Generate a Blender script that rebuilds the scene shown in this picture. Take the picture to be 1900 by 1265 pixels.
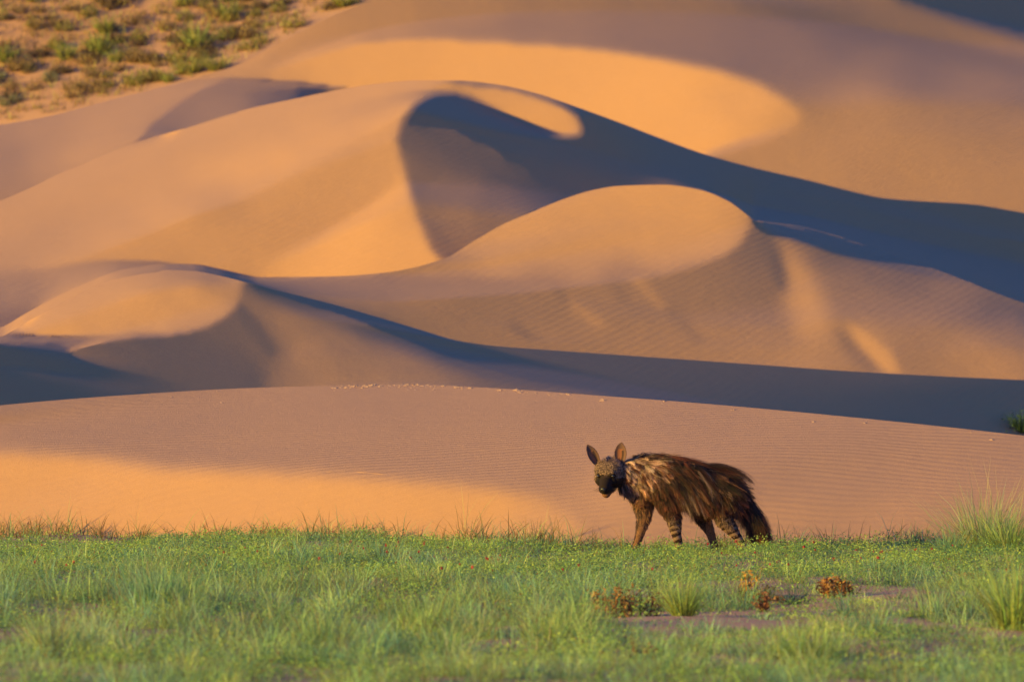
import bpy, math, time, random
import numpy as np
for o in list(bpy.data.objects): bpy.data.objects.remove(o, do_unlink=True)
SC = bpy.context.scene
COL = SC.collection
R_ = math.radians
T0 = time.time()

# ------------------------------------------------------------------ camera, sky, sun, exposure
F_PX = 15833.0          # focal length counted in pixels of a 1900 wide picture
CX, HZ = 950.0, 549.0   # where the level line of sight meets the picture
CAMH = 2.0              # eye height in metres
SUN_AZ, SUN_EL = 30.0, 11.0    # sun stands to the left and a little behind the camera
SHAZ, SHEL = SUN_AZ, SUN_EL

cam = bpy.data.cameras.new('camera')
cam_o = bpy.data.objects.new('camera', cam)
COL.objects.link(cam_o)
cam_o.location = (0, 0, CAMH)
cam_o.rotation_euler = (R_(90), 0, 0)
cam.sensor_width = 36.0
cam.lens = 36.0 * F_PX / 1900.0
cam.shift_y = -(632.5 - HZ) / 1900.0
cam.clip_start = 0.5
cam.clip_end = 6000.0
cam.dof.use_dof = True
cam.dof.focus_distance = 67.6
cam.dof.aperture_fstop = 4.6
SC.camera = cam_o

SUN = np.array([-math.cos(R_(SUN_EL)) * math.cos(R_(SUN_AZ)), -math.cos(R_(SUN_EL)) * math.sin(R_(SUN_AZ)), math.sin(R_(SUN_EL))])
world = bpy.data.worlds.new('World')
SC.world = world
world.use_nodes = True
wn = world.node_tree
for n in list(wn.nodes): wn.nodes.remove(n)
sky = wn.nodes.new('ShaderNodeTexSky')
sky.sky_type = 'NISHITA'
sky.sun_disc = False
sky.sun_elevation = R_(SUN_EL)
sky.sun_rotation = math.atan2(SUN[0], SUN[1])
sky.air_density = 1.0; sky.dust_density = 0.0; sky.ozone_density = 5.0
bg = wn.nodes.new('ShaderNodeBackground')
bg.inputs['Strength'].default_value = 0.091
wo = wn.nodes.new('ShaderNodeOutputWorld')
wb = wn.nodes.new('ShaderNodeMixRGB'); wb.blend_type = 'MULTIPLY'; wb.inputs[0].default_value = 1.0
wb.inputs[2].default_value = (0.93, 1.22, 1.76, 1)      # the picture's cool white balance for skylight
wn.links.new(sky.outputs[0], wb.inputs[1]); wn.links.new(wb.outputs[0], bg.inputs[0]); wn.links.new(bg.outputs[0], wo.inputs[0])
sun = bpy.data.lights.new('sun', 'SUN')
sun.energy = 5.0
sun.color = (1.0, 0.735, 0.09)
sun.angle = R_(1.0)
sun_o = bpy.data.objects.new('sun', sun)
COL.objects.link(sun_o)
from mathutils import Vector, Matrix, Quaternion
sun_o.rotation_euler = Vector(tuple(SUN)).to_track_quat('Z', 'Y').to_euler()
sun_o.location = (-20, -10, 30)
SC.view_settings.view_transform = 'Standard'
SC.view_settings.look = 'None'
SC.view_settings.gamma = 1.0
SC.view_settings.use_curve_mapping = False
SC.view_settings.exposure = 0.62
SC.cycles.max_bounces = 6
SC.cycles.transparent_max_bounces = 8
SC.cycles.use_denoising = True

def px2w(px, py, D):
    return ((px - CX) / F_PX * D, D, CAMH + (HZ - py) / F_PX * D)
def tag(o, label=None, cat=None, group=None, kind=None):
    if label: o['label'] = label
    if cat: o['category'] = cat
    if group: o['group'] = group
    if kind: o['kind'] = kind
    return o
def empty(name, loc=(0, 0, 0), rz=0):
    o = bpy.data.objects.new(name, None); COL.objects.link(o); o.location = loc; o.rotation_euler = (0, 0, rz); o.empty_display_size = .1
    return o
def mesh_np(name, V, F, mat, parent=None, smooth=False, cols=None, uv=None):
    """V (n,3) float, F (m,3|4) int -> linked mesh object"""
    me = bpy.data.meshes.new(name)
    V = np.ascontiguousarray(V, np.float32); F = np.ascontiguousarray(F, np.int32)
    me.vertices.add(len(V)); me.vertices.foreach_set('co', V.ravel())
    k = F.shape[1]
    me.loops.add(F.size); me.loops.foreach_set('vertex_index', F.ravel())
    me.polygons.add(len(F)); me.polygons.foreach_set('loop_start', np.arange(0, F.size, k, dtype=np.int32))
    if smooth: me.polygons.foreach_set('use_smooth', np.ones(len(F), bool))
    me.update(calc_edges=True)
    if cols is not None:
        a = me.attributes.new('tint', 'FLOAT_COLOR', 'POINT')
        c = np.ones((len(V), 4), np.float32); c[:, :3] = cols; a.data.foreach_set('color', c.ravel())
    me.validate()
    if mat: me.materials.append(mat)
    o = bpy.data.objects.new(name, me); COL.objects.link(o)
    if parent: o.parent = parent
    return o
class NT:
    def __init__(s, name):
        s.m = bpy.data.materials.new(name); s.m.use_nodes = True; s.t = s.m.node_tree
        s.t.nodes.clear(); s.out = s.t.nodes.new('ShaderNodeOutputMaterial')
    def n(s, typ, **kw):
        n = s.t.nodes.new('ShaderNode' + typ)
        for k, v in kw.items():
            if k.startswith('i_'):
                k = k[2:]; k = int(k) if k.isdigit() else k.replace('_', ' ')
                if isinstance(v, tuple) and len(v) == 3 and n.inputs[k].type == 'RGBA': v = v + (1,)
                n.inputs[k].default_value = v
            else: setattr(n, k, v)
        return n
    def l(s, a, b):
        a = a.outputs[0] if hasattr(a, 'outputs') else a
        s.t.links.new(a, b)
    def mix(s, f, a, b, blend='MIX'):
        n = s.n('MixRGB', blend_type=blend)
        for i, v in ((0, f), (1, a), (2, b)):
            if isinstance(v, (int, float)): n.inputs[i].default_value = v
            elif isinstance(v, tuple): n.inputs[i].default_value = v + (1,)
            else: s.l(v, n.inputs[i])
        return n
    def math(s, op, a, b=None, clamp=False):
        n = s.n('Math', operation=op, use_clamp=clamp)
        for i, v in ((0, a), (1, b)):
            if v is None: continue
            if isinstance(v, (int, float)): n.inputs[i].default_value = v
            else: s.l(v, n.inputs[i])
        return n
    def ramp(s, f, stops):
        n = s.n('ValToRGB'); e = n.color_ramp.elements
        while len(e) < len(stops): e.new(.5)
        for el, (p, c) in zip(e, stops): el.position = p; el.color = (c + (1,)) if isinstance(c, tuple) else (c, c, c, 1)
        s.l(f, n.inputs[0]); return n
    def mapping(s, vec, scale=(1, 1, 1), rot=(0, 0, 0)):
        n = s.n('Mapping'); n.inputs['Scale'].default_value = scale; n.inputs['Rotation'].default_value = rot; s.l(vec, n.inputs[0]); return n
# ------------------------------------------------------------------ relief of the dune field
# The sand surface is fitted so that its real slopes take the low sun as they do in the place: a coarse table of
# distances is the start, the fit then sharpens crests and slip faces.
def sun_vec(): return SUN
def curve(pts,x):
    p=np.array(pts,float); X=p[:,0];Y=p[:,1]
    h=np.diff(X); d=np.diff(Y)/h
    m=np.zeros(len(X)); m[1:-1]=np.where(d[:-1]*d[1:]>0,2*d[:-1]*d[1:]/(d[:-1]+d[1:]+1e-12),0); m[0]=d[0]; m[-1]=d[-1]
    i=np.clip(np.searchsorted(X,x)-1,0,len(h)-1); t=(x-X[i])/h[i]; t=np.clip(t,-1,2)
    return (2*t**3-3*t**2+1)*Y[i]+(t**3-2*t**2+t)*h[i]*m[i]+(-2*t**3+3*t**2)*Y[i+1]+(t**3-t**2)*h[i]*m[i+1]
C0=[(-300,978),(0,984),(600,996),(1100,1008),(1500,1006),(1900,1000),(2200,998)]
C1=[(-300,790),(0,752),(230,733),(480,719),(640,715),(760,713),(900,719),(1130,735),(1300,748),(1500,766),(1700,786),(1900,808),(2200,845)]
C2=[(-300,655),(-100,640),(0,625),(50,597),(100,570),(160,540),(220,515),(270,505),(310,501),(360,503),(400,510),(450,522),(520,540),(620,565),(700,588),(780,612),(850,632),(920,642),(1000,648),(1200,662),(1400,676),(1600,690),(1900,705),(2200,716)]
C3=[(-300,640),(-100,622),(0,607),(50,580),(100,553),(160,525),(220,502),(270,493),(310,489),(360,490),(400,497),(450,509),(480,514),(620,513),(720,505),(822,481),(880,447),(930,418),(1000,388),(1050,368),(1100,353),(1150,345),(1230,343),(1300,353),(1350,373),(1385,398),(1400,410),(1480,421),(1550,438),(1650,470),(1750,505),(1900,562),(2200,640)]
C4=[(-300,470),(0,372),(130,314),(252,265),(350,236),(450,205),(550,183),(640,165),(700,156),(770,150),(850,150),(920,157),(1000,175),(1050,192),(1150,228),(1220,255),(1300,284),(1400,312),(1500,335),(1600,360),(1640,368),(1700,373),(1800,379),(1900,395),(2200,440)]
C6=[(-300,270),(0,232),(100,214),(200,187),(300,162),(430,125),(520,80),(600,38),(690,0),(760,-30),(900,-80),(1100,-120),(2200,-130)]
C7=[(-300,-170),(2200,-170)]
CURVES=[C0,C1,C2,C3,C4,C6,C7]
# jump allowed: per interface between layer k and k+1, weights on x where surfaces are really separate (list of x ranges, ramp)
JUMPS=[ [(-400,2300)], [(10,2300)], [(500,1450)], [(270,2300)], [(-400,2300)] ]
ROWS=[45,60,54,78,69,27]
X0,X1=-300.0,2200.0
YT=-180.0
# anchors are the brightness (0-255) the sunlit sand should reach; 62 = turned away from the sun
def poly_mask(XX,YY,poly):
    m=np.zeros(XX.shape,bool); n=len(poly)
    for i in range(n):
        x0,y0=poly[i]; x1,y1=poly[(i+1)%n]
        if y0==y1: continue
        c=((YY<y0)!=(YY<y1))&(XX<(x1-x0)*(YY-y0)/(y1-y0)+x0); m^=c
    return m.astype(float)
def blur(a,s):
    if s<=0.05: return a
    r=int(3*s)+1; k=np.exp(-.5*(np.arange(-r,r+1)/s)**2); k/=k.sum()
    a=np.pad(a,((r,r),(0,0)),'edge'); a=sum(k[i]*a[i:i+a.shape[0]-2*r] for i in range(2*r+1))
    a=np.pad(a,((0,0),(r,r)),'edge'); a=sum(k[i]*a[:,i:i+a.shape[1]-2*r] for i in range(2*r+1))
    return a
def idw(XX,YY,anc):
    num=0;den=0
    for x,y,v in anc:
        w=1/((XX-x)**2+(1.6*(YY-y))**2+60)**1.35; num=num+w*v; den=den+w
    return num/den
ALL=[(-400,-300),(2300,-300),(2300,1200),(-400,1200)]
P1=[(ALL,[(0,770,168),(300,760,172),(700,740,172),(1000,760,176),(1300,790,172),(1600,820,172),(1880,840,172),(0,825,178),(600,820,176),(600,860,182),(1000,850,180),(1300,900,176),(1600,900,176),(1850,950,182),(1450,960,190),(1650,960,192),(1150,930,205),(1450,880,172)],0),
 ([(-400,835),(0,838),(100,842),(200,850),(300,865),(450,872),(600,880),(750,890),(900,903),(1000,922),(1050,945),(1080,980),(1100,1100),(-400,1100)],[(0,900,236),(300,920,243),(600,940,243),(900,960,238),(1030,960,225)],12)]
P2=[(ALL,[(-200,700,60),(0,650,64),(100,660,64),(200,650,68),(230,640,72),(300,640,76),(340,640,84),(370,660,92),(250,680,70),(100,720,68),(0,740,76),(300,700,76),(400,690,80),(380,630,108),(420,600,85),(430,645,122),(460,590,110),(500,640,110),(490,560,150),(520,600,165),(560,650,175),(600,700,165),(520,700,152),(470,700,98),(440,690,76),(650,640,152),(700,700,160),(800,700,150),(750,670,148),(850,700,135),(600,600,145),(680,620,115),(900,712,115)],0),
 ([(436,560),(450,565),(475,590),(500,625),(510,655),(495,650),(470,625),(450,600)],[(480,600,72)],5),
 ([(410,490),(470,545),(560,577),(650,605),(740,640),(830,676),(950,712),(1000,722),(1130,745),(2300,1000),(2300,500)],[(1000,690,58),(1700,770,58)],13),
 ([(-200,470),(460,470),(447,552),(438,570),(420,590),(390,605),(350,616),(300,623),(200,627),(100,628),(0,629),(-200,640)],[(250,560,226),(350,540,222),(400,560,215),(425,540,185),(300,520,200),(300,590,216),(200,590,224),(100,610,222),(200,615,208),(350,600,202),(430,560,190),(50,622,216),(250,615,200),(390,516,140),(330,507,165)],3)]
P3=[(ALL,[(-100,600,120),(500,530,125),(620,540,140),(700,560,144),(900,560,145),(800,580,150),(900,610,154),(1000,560,150),(1000,620,158),(1100,600,162),(1200,560,152),(1200,640,164),(1300,560,152),(1380,480,120),(1340,490,145),(1400,500,140),(1300,620,170),(1400,640,172),(1450,440,120),(1500,450,110),(1560,520,145),(1600,560,152),(1700,600,161),(1800,650,178),(1880,600,150),(1850,680,184),(1620,480,105),(1600,620,182),(1500,670,182),(1750,540,135),(1860,570,105),(1500,430,60),(1560,450,70),(1430,418,60),(1620,465,75),(1900,590,90),(1700,510,110)],0),
 ([(1438,440),(1465,450),(1520,520),(1548,590),(1530,640),(1480,640),(1455,560)],[(1500,560,200)],16),
 ([(1410,425),(1428,435),(1450,480),(1458,530),(1445,545),(1432,500)],[(1440,480,85)],8),
 ([(1020,520),(1032,522),(1062,570),(1050,570)],[(0,0,120)],5),([(1050,560),(1062,560),(1125,602),(1110,606)],[(0,0,200)],5),
 ([(1215,545),(1230,545),(1310,640),(1290,640)],[(0,0,140)],7),([(1165,515),(1180,512),(1240,570),(1225,572)],[(0,0,195)],5),([(1130,515),(1142,515),(1170,560),(1158,560)],[(0,0,130)],5),
 ([(945,605),(957,603),(995,628),(985,632)],[(0,0,120)],4),
 ([(1550,605),(1570,615),(1640,690),(1610,690),(1560,640)],[(0,0,140)],7),
 ([(1570,600),(1600,612),(1650,652),(1676,692),(1645,690),(1600,648)],[(0,0,218)],6),
 ([(640,514),(700,516),(800,519),(900,523),(1000,524),(1100,521),(1180,514),(1250,504),(1310,488),(1350,471),(1378,451),(1390,430),(1399,405),(1300,200),(640,200)],[(1200,370,226),(1100,400,222),(1300,380,226),(1370,410,215),(1000,420,220),(950,440,218),(1100,430,210),(1200,440,214),(900,470,207),(850,490,190),(1000,480,200),(1100,480,200),(1250,480,206),(1000,510,178),(850,510,162),(1150,505,178),(700,510,155),(1330,450,212),(1387,420,185)],3)]
GDARK=[(745,290),(738,260),(748,222),(768,195),(790,178),(830,170),(870,178),(900,193),(950,222),(1000,241),(1040,250),(1070,252),(1080,244),(1076,228),(1062,208),(1042,194),(1030,180),(1150,180),(2300,350),(2300,900),(830,900),(822,482),(800,462),(775,400),(755,330)]
P4=[(ALL,[(0,420,206),(100,330,210),(200,300,212),(0,585,135),(0,540,165),(0,490,192),(100,500,202),(200,450,214),(300,300,213),(300,400,222),(400,330,226),(450,320,236),(520,300,240),(400,260,216),(500,230,216),(600,200,216),(600,250,232),(700,200,216),(700,240,226),(500,360,214),(450,420,205),(420,390,193),(550,330,216),(600,340,210),(650,300,212),(560,400,205),(500,440,206),(300,470,205),(200,480,195),(100,540,172),(400,475,212),(50,565,140),(780,160,205),(850,157,195),(900,172,216),(1000,205,226),(1050,235,228),(960,185,216),(1064,225,216),(-200,400,200)],0),
 ([(758,285),(745,320),(708,365),(645,412),(560,462),(480,503),(470,600),(800,600),(822,482),(790,430),(770,380)],[(700,380,246),(740,320,235),(640,440,250),(500,500,240),(780,460,238),(762,400,225)],9),
 ([(800,140),(850,149),(950,158),(1000,172),(1050,189),(1075,215),(1040,199),(1000,183),(950,167),(850,158)],[(0,0,130)],3),
 (GDARK,[(781, 198, 54),(776, 221, 60),(771, 244, 72),(766, 266, 92),(760, 295, 118),(752, 329, 138),(839, 204, 54),(834, 227, 60),(829, 250, 72),(824, 272, 92),(818, 301, 118),(810, 335, 138),(894, 233, 54),(889, 256, 60),(884, 279, 72),(879, 301, 92),(873, 330, 118),(865, 364, 138),(949, 266, 54),(944, 289, 60),(939, 312, 72),(934, 334, 92),(928, 363, 118),(1009, 300, 54),(1004, 323, 60),(999, 346, 72),(994, 368, 92),(988, 397, 118),(1059, 324, 54),(1054, 347, 60),(1049, 370, 72),(1044, 392, 92),(760,205,56),(830,190,52),(900,215,54),(1000,270,56),(1100,300,58),(1100,350,58),(1200,320,58),(1150,260,52),(1300,330,58),(1500,380,58),(1700,430,58),(1850,500,58),(1880,400,75),(850,400,156),(800,380,142),(940,400,148),(870,440,150),(820,460,132),(775,330,108),(980,395,128),(1600,450,58),(1400,400,58)],4)]
P5=[(ALL,[(700,30,186),(850,20,172),(1000,40,156),(1200,30,145),(1400,40,132),(1550,80,122),(1500,110,136),(1300,100,142),(1400,93,132),(1700,130,128),(1900,190,140),(1600,200,180),(1900,230,170),(1500,300,190),(1400,290,190),(1700,300,182),(1600,260,186),(1880,340,180),(1750,350,184),(500,110,196),(450,140,198),(350,170,192),(250,200,192),(100,250,182),(20,290,162),(0,340,170),(200,260,198),(150,290,205),(80,300,185),(580,60,195)],0),
 ([(470,145),(560,100),(640,80),(720,75),(850,75),(950,80),(1050,86),(1150,97),(1250,113),(1340,132),(1400,152),(1450,178),(1480,202),(1488,222),(1472,240),(1430,255),(1380,265),(1310,287),(1000,500),(500,400)],[(540,140,222),(600,110,226),(700,110,236),(900,120,242),(1200,180,250),(1400,200,236),(1462,215,215),(1300,250,248),(620,150,235)],6),
 ([(1350,0),(1500,20),(1700,68),(1900,118),(2200,180),(2200,215),(1900,142),(1700,98),(1500,50)],[(0,0,98)],10),
 ([(1500,-200),(1660,0),(1760,32),(1900,72),(2300,140),(2300,-200)],[(0,0,55)],9),
 ([(252,264),(290,224),(340,187),(380,163),(420,150),(470,148),(540,152),(650,165),(650,300),(252,300)],[(268,262,72),(300,242,122),(380,200,150),(450,190,148),(440,160,112),(500,165,80),(580,168,60),(540,178,64),(470,154,72),(350,235,138),(420,210,150)],2.5)]
P6=[(ALL,[(0,210,218),(200,120,208),(400,80,208),(550,60,216),(100,30,205)],0)]
PAINT=[P1,P2,P3,P4,P5,P6]
def lin(v): v=np.asarray(v)/255.; return np.where(v<.04,v/12.92,((v+.055)/1.055)**2.4)
def target(layer,res=5.0):
    xs=np.arange(X0,X1+1,res); ys=np.arange(YT,1021,res); XX,YY=np.meshgrid(xs,ys); out=None
    for poly,anc,b in PAINT[layer]:
        v=idw(XX,YY,anc) if len(anc)<2 else blur(idw(XX,YY,anc),2.6)
        if out is None: out=v; continue
        m=blur(poly_mask(XX,YY,poly),b/res); out=out*(1-m)+v*m
    return xs,ys,out
def sample(xs,ys,A,x,y):
    fx=np.clip((x-xs[0])/(xs[1]-xs[0]),0,len(xs)-1.001); fy=np.clip((y-ys[0])/(ys[1]-ys[0]),0,len(ys)-1.001)
    i=fx.astype(int); j=fy.astype(int); fx=fx-i; fy=fy-j
    return (A[j,i]*(1-fx)+A[j,i+1]*fx)*(1-fy)+(A[j+1,i]*(1-fx)+A[j+1,i+1]*fx)*fy
def grid(rows,nx):
    x=np.linspace(X0,X1,nx); cs=[curve(c,x) for c in CURVES]
    Ys=[]
    for k,r in enumerate(rows):
        t=np.linspace(0,1,r)[:,None]; Ys.append(cs[k]*(1-t)+cs[k+1]*t)
    return x,Ys
KE=1.25
CXS=np.arange(X0,X1+1,50.); CYS=np.arange(YT,1021,50.)
CORR=None
def solve(rows_list,nx_list,iters,verbose=False,start=None):
    s=sun_vec(); g=None
    tg=[target(k) for k in range(6)]
    for lev,(rows,nx) in enumerate(zip(rows_list,nx_list)):
        x,Ys=grid(rows,nx); dx=(x[1]-x[0])/F_PX
        Y=np.concatenate(Ys,0); lay=np.concatenate([np.full(r,k) for k,r in enumerate(rows)])
        U=(x-CX)/F_PX+0*Y; V=(HZ-Y)/F_PX
        off=np.cumsum([0]+list(rows))
        Rr=np.concatenate([sample(*tg[k],x[None,:]+0*Ys[k],Ys[k]) for k in range(6)],0)
        Et=(lin(Rr)-.055)/KE
        same=(lay[1:]==lay[:-1])           # vertical pairs inside a layer
        if CORR is not None: Et=np.where(Et<.002,Et,np.maximum(Et+np.concatenate([sample(CXS,CYS,CORR[k],x[None,:]+0*Ys[k],Ys[k]) for k in range(6)],0),0.004))
        # cell centred
        Uc=(U[:-1,:-1]+U[1:,1:])/2; Vc=(V[:-1,:-1]+V[1:,1:]+V[:-1,1:]+V[1:,:-1])/4
        Ec=(Et[:-1,:-1]+Et[1:,1:]+Et[:-1,1:]+Et[1:,:-1])/4
        dV=(V[1:,:]-V[:-1,:]); dVc=(dV[:,1:]+dV[:,:-1])/2
        sh=((V[:,1:]-V[:,:-1])); shc=(sh[1:]+sh[:-1])/2
        M=same[:,None]*np.ones((1,nx-1)); dVs=np.where(same[:,None],np.maximum(dVc,2.0/F_PX),1.)
        dVn=np.maximum(np.where(same[:,None],dV,1.),2.0/F_PX); M2=(same[1:]&same[:-1])[:,None]*1.0
        # area weight
        Wt=M*np.clip(dVs*F_PX/6,0.15,3)
        zj=[]
        for k in range(5):
            w=np.zeros(nx)
            for a,b in JUMPS[k]: w=np.maximum(w,np.clip((x-a)/60,0,1)*np.clip((b-x)/60,0,1))
            zj.append(w)
        if g is None and start is not None: g,prows,pnx=start
        if g is None:
            g=np.zeros_like(Y); base=math.log(CAMH/((1005-HZ)/F_PX))
            acc=np.full(nx,base)
            for k in range(6):
                r0,r1=off[k],off[k+1]
                g[r0:r1]=acc+ (V[r0:r1]-V[r0])*7.0
                acc=g[r1-1]+ (0.02*zj[k] if k<5 else 0)
        else:
            ng=np.zeros_like(Y); oo=np.cumsum([0]+list(prows))
            for k in range(6):
                a=g[oo[k]:oo[k+1]]
                ti=np.linspace(0,prows[k]-1,rows[k]); i=np.clip(ti.astype(int),0,prows[k]-2); f=(ti-i)[:,None]
                a=a[i]*(1-f)+a[i+1]*f
                tj=np.linspace(0,pnx-1,nx); j=np.clip(tj.astype(int),0,pnx-2); f=(tj-j)
                ng[off[k]:off[k+1]]=a[:,j]*(1-f)+a[:,j+1]*f
            g=ng
        prows,pnx=rows,nx
        D0=np.log(CAMH/((Y[0]-HZ)/F_PX))
        wsm=1.2e-4 if lev==len(nx_list)-1 else 3e-4
        hx=(x[1]-x[0])
        ex=1/(1+((Ec[:,1:]-Ec[:,:-1])/.035)**2); ey=1/(1+((Ec[1:]-Ec[:-1])/.035)**2)
        nx_=1/(1+((Et[:,2:]-Et[:,:-2])/.06)**2); ny_=1/(1+((Et[2:]-Et[:-2])/.06)**2)
        def fg(gv):
            g=gv.reshape(Y.shape); G=np.zeros_like(g); L=0
            gv_=(g[1:]-g[:-1]); gvc=(gv_[:,1:]+gv_[:,:-1])/2
            B=gvc/dVs*M
            gu=(g[:,1:]-g[:,:-1]); guc=(gu[1:]+gu[:-1])/2
            A=(guc-B*shc)/dx*M
            q=1+A*Uc+B*Vc
            N2=A*A+q*q+B*B; N=np.sqrt(N2)
            num=s[0]*A-s[1]*q+s[2]*B; E=num/N
            r=E-Ec; dark=Ec<0.002
            r=np.where(dark,np.maximum(E+0.03,0)*2.2,r)
            L+=(Wt*r*r).sum(); dE=2*Wt*r*np.where(dark,2.2,1)
            def dpart(dE,a,b,c,num,N):  # derivative of (a A + b q + c B)/N
                dA=(a+b*Uc)/N-num/N**3*(A+q*Uc); dB=(c+b*Vc)/N-num/N**3*(B+q*Vc)
                return dE*dA,dE*dB
            dA,dB=dpart(dE,s[0],-s[1],s[2],num,N)
            # steepness: nz>=.85
            nz=B/N; h=np.minimum(nz-np.where(dark,.77,.82),0); L+=(8*M*h*h).sum()
            a_,b_=dpart(16*M*h,0,0,1,B,N); dA+=a_; dB+=b_
            # q must stay positive (faces the lens)
            # prior
            wp=6e-6; L+=(wp*M*(A*A+(B-7)**2)).sum(); dA+=2*wp*M*A; dB+=2*wp*M*(B-7)
            # compress big values
            h=np.maximum(np.abs(B)-30,0); L+=(1e-3*M*h*h).sum(); dB+=2e-3*M*h*np.sign(B)
            # smoothness of A,B on cells
            for F_,dF in ((A,dA),(B,dB)):
                d=(F_[:,1:]-F_[:,:-1]); w=wsm*6/hx*6/hx*8*ex; L+=(w*d*d).sum(); dF[:,1:]+=2*w*d; dF[:,:-1]-=2*w*d
                d=(F_[1:]-F_[:-1])*M[1:]*M[:-1]; w=wsm*ey; L+=(w*d*d).sum(); dF[1:]+=2*w*d*M[1:]*M[:-1]; dF[:-1]-=2*w*d*M[1:]*M[:-1]
            # node-based second differences
            wn=wsm*0.6
            d=(g[:,2:]-2*g[:,1:-1]+g[:,:-2])/dx; w=wn*(6/hx)**2*8*nx_; L+=(w*d*d).sum(); e=2*w*d/dx; G[:,2:]+=e; G[:,:-2]+=e; G[:,1:-1]-=2*e
            d=((g[2:]-g[1:-1])/dVn[1:]-(g[1:-1]-g[:-2])/dVn[:-1])*M2; L+=(wn*ny_*d*d).sum(); e=2*wn*ny_*d*M2; G[2:]+=e/dVn[1:]; G[1:-1]-=e/dVn[1:]+e/dVn[:-1]; G[:-2]+=e/dVn[:-1]
            # back-propagate
            dA=dA*M/dx; dB=dB*M-dA*shc
            dB=dB/dVs
            G[1:,1:]+=dB/2;G[1:,:-1]+=dB/2;G[:-1,1:]-=dB/2;G[:-1,:-1]-=dB/2
            G[1:,1:]+=dA/2;G[:-1,1:]+=dA/2;G[1:,:-1]-=dA/2;G[:-1,:-1]-=dA/2
            # jumps
            for k in range(5):
                i=off[k+1]; J=g[i]-g[i-1]; w=zj[k]
                r=J*(1-w)*200; L+=(r*r).sum(); d=2*r*(1-w)*200
                h=np.minimum(J-.03,0)*w*60; L+=(h*h).sum(); d=d+2*h*w*60
                G[i]+=d; G[i-1]-=d
            r=np.where(g[0]<D0,g[0]-D0+.004,np.maximum(g[0]-D0-.02,0)); r=np.where((g[0]<D0)&(r>0),0,r)*60; L+=(r*r).sum(); G[0]+=120*r
            return L,G.ravel()
        # L-BFGS
        xk=g.ravel().copy(); f,gr=fg(xk); S=[];Yl=[]
        t0=time.time()
        for it in range(iters[lev]):
            qv=gr.copy(); al=[]
            for sv,yv in zip(reversed(S),reversed(Yl)):
                a=sv.dot(qv)/yv.dot(sv); al.append(a); qv-=a*yv
            if S: qv*=S[-1].dot(Yl[-1])/Yl[-1].dot(Yl[-1])
            else: qv*=1e-3/np.abs(gr).max()
            for (sv,yv),a in zip(zip(S,Yl),reversed(al)):
                qv+=sv*(a-yv.dot(qv)/yv.dot(sv))
            d=-qv; gd=gr.dot(d); st=1.0
            if gd>0: d=-gr*1e-6; gd=gr.dot(d); S=[];Yl=[]
            for _ in range(20):
                f2,g2=fg(xk+st*d)
                if f2<f+1e-4*st*gd: break
                st*=.5
            sv=st*d; yv=g2-gr
            if yv.dot(sv)>1e-14: S.append(sv);Yl.append(yv)
            if len(S)>12: S.pop(0);Yl.pop(0)
            xk=xk+sv; f,gr=f2,g2
        g=xk.reshape(Y.shape)
        if verbose: print('level',lev,Y.shape,'loss',f,'t',time.time()-t0,'D',np.exp(g[::20,::40]).round(0)[:, ::2])
    return x,Y,lay,g
def shade_img(x,Y,lay,g,W=950,H=632):
    import OpenImageIO as oiio
    s=sun_vec(); img=np.zeros((H,W,3),np.float32)
    # forward: per column interpolation
    U=(x-CX)/F_PX+0*Y; V=(HZ-Y)/F_PX; D=np.exp(g)
    P=np.stack([D*U,D,CAMH+D*V],-1)
    du=np.zeros_like(P); du[:,1:-1]=P[:,2:]-P[:,:-2]; du[:,0]=P[:,1]-P[:,0]; du[:,-1]=P[:,-1]-P[:,-2]
    dv=np.zeros_like(P)
    for k in range(6):
        m=np.where(lay==k)[0]; a=P[m]; d=np.zeros_like(a); d[1:-1]=a[2:]-a[:-2]; d[0]=a[1]-a[0]; d[-1]=a[-1]-a[-2]; dv[m]=d
    n=np.cross(du,dv); n/=np.linalg.norm(n,axis=-1,keepdims=True)+1e-12
    E=np.maximum(n@s,0); nz=n[...,2]
    rows=np.arange(H)/H*1265
    for c in range(W):
        px=c/W*1900; j=np.clip(np.searchsorted(x,px)-1,0,len(x)-2); f=(px-x[j])/(x[j+1]-x[j])
        yy=Y[:,j]*(1-f)+Y[:,j+1]*f; ee=E[:,j]*(1-f)+E[:,j+1]*f; zz=nz[:,j]*(1-f)+nz[:,j+1]*f
        o=np.argsort(yy,kind='stable'); e=np.interp(rows,yy[o],ee[o]); z=np.interp(rows,yy[o],zz[o])
        img[:,c,0]=.055+KE*e; img[:,c,1]=.06+.5*e; img[:,c,2]=.1*z+.1*e
    a=np.clip(img,0,1); a=np.where(a<.0031,a*12.92,1.055*a**(1/2.4)-.055)
    b=oiio.ImageBuf(oiio.ImageSpec(W,H,3,'uint8')); b.set_pixels(oiio.ROI(0,W,0,H,0,1,0,3),a.astype(np.float32)); b.write('/workdir/dev/shade.png')
    return E,nz


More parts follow.
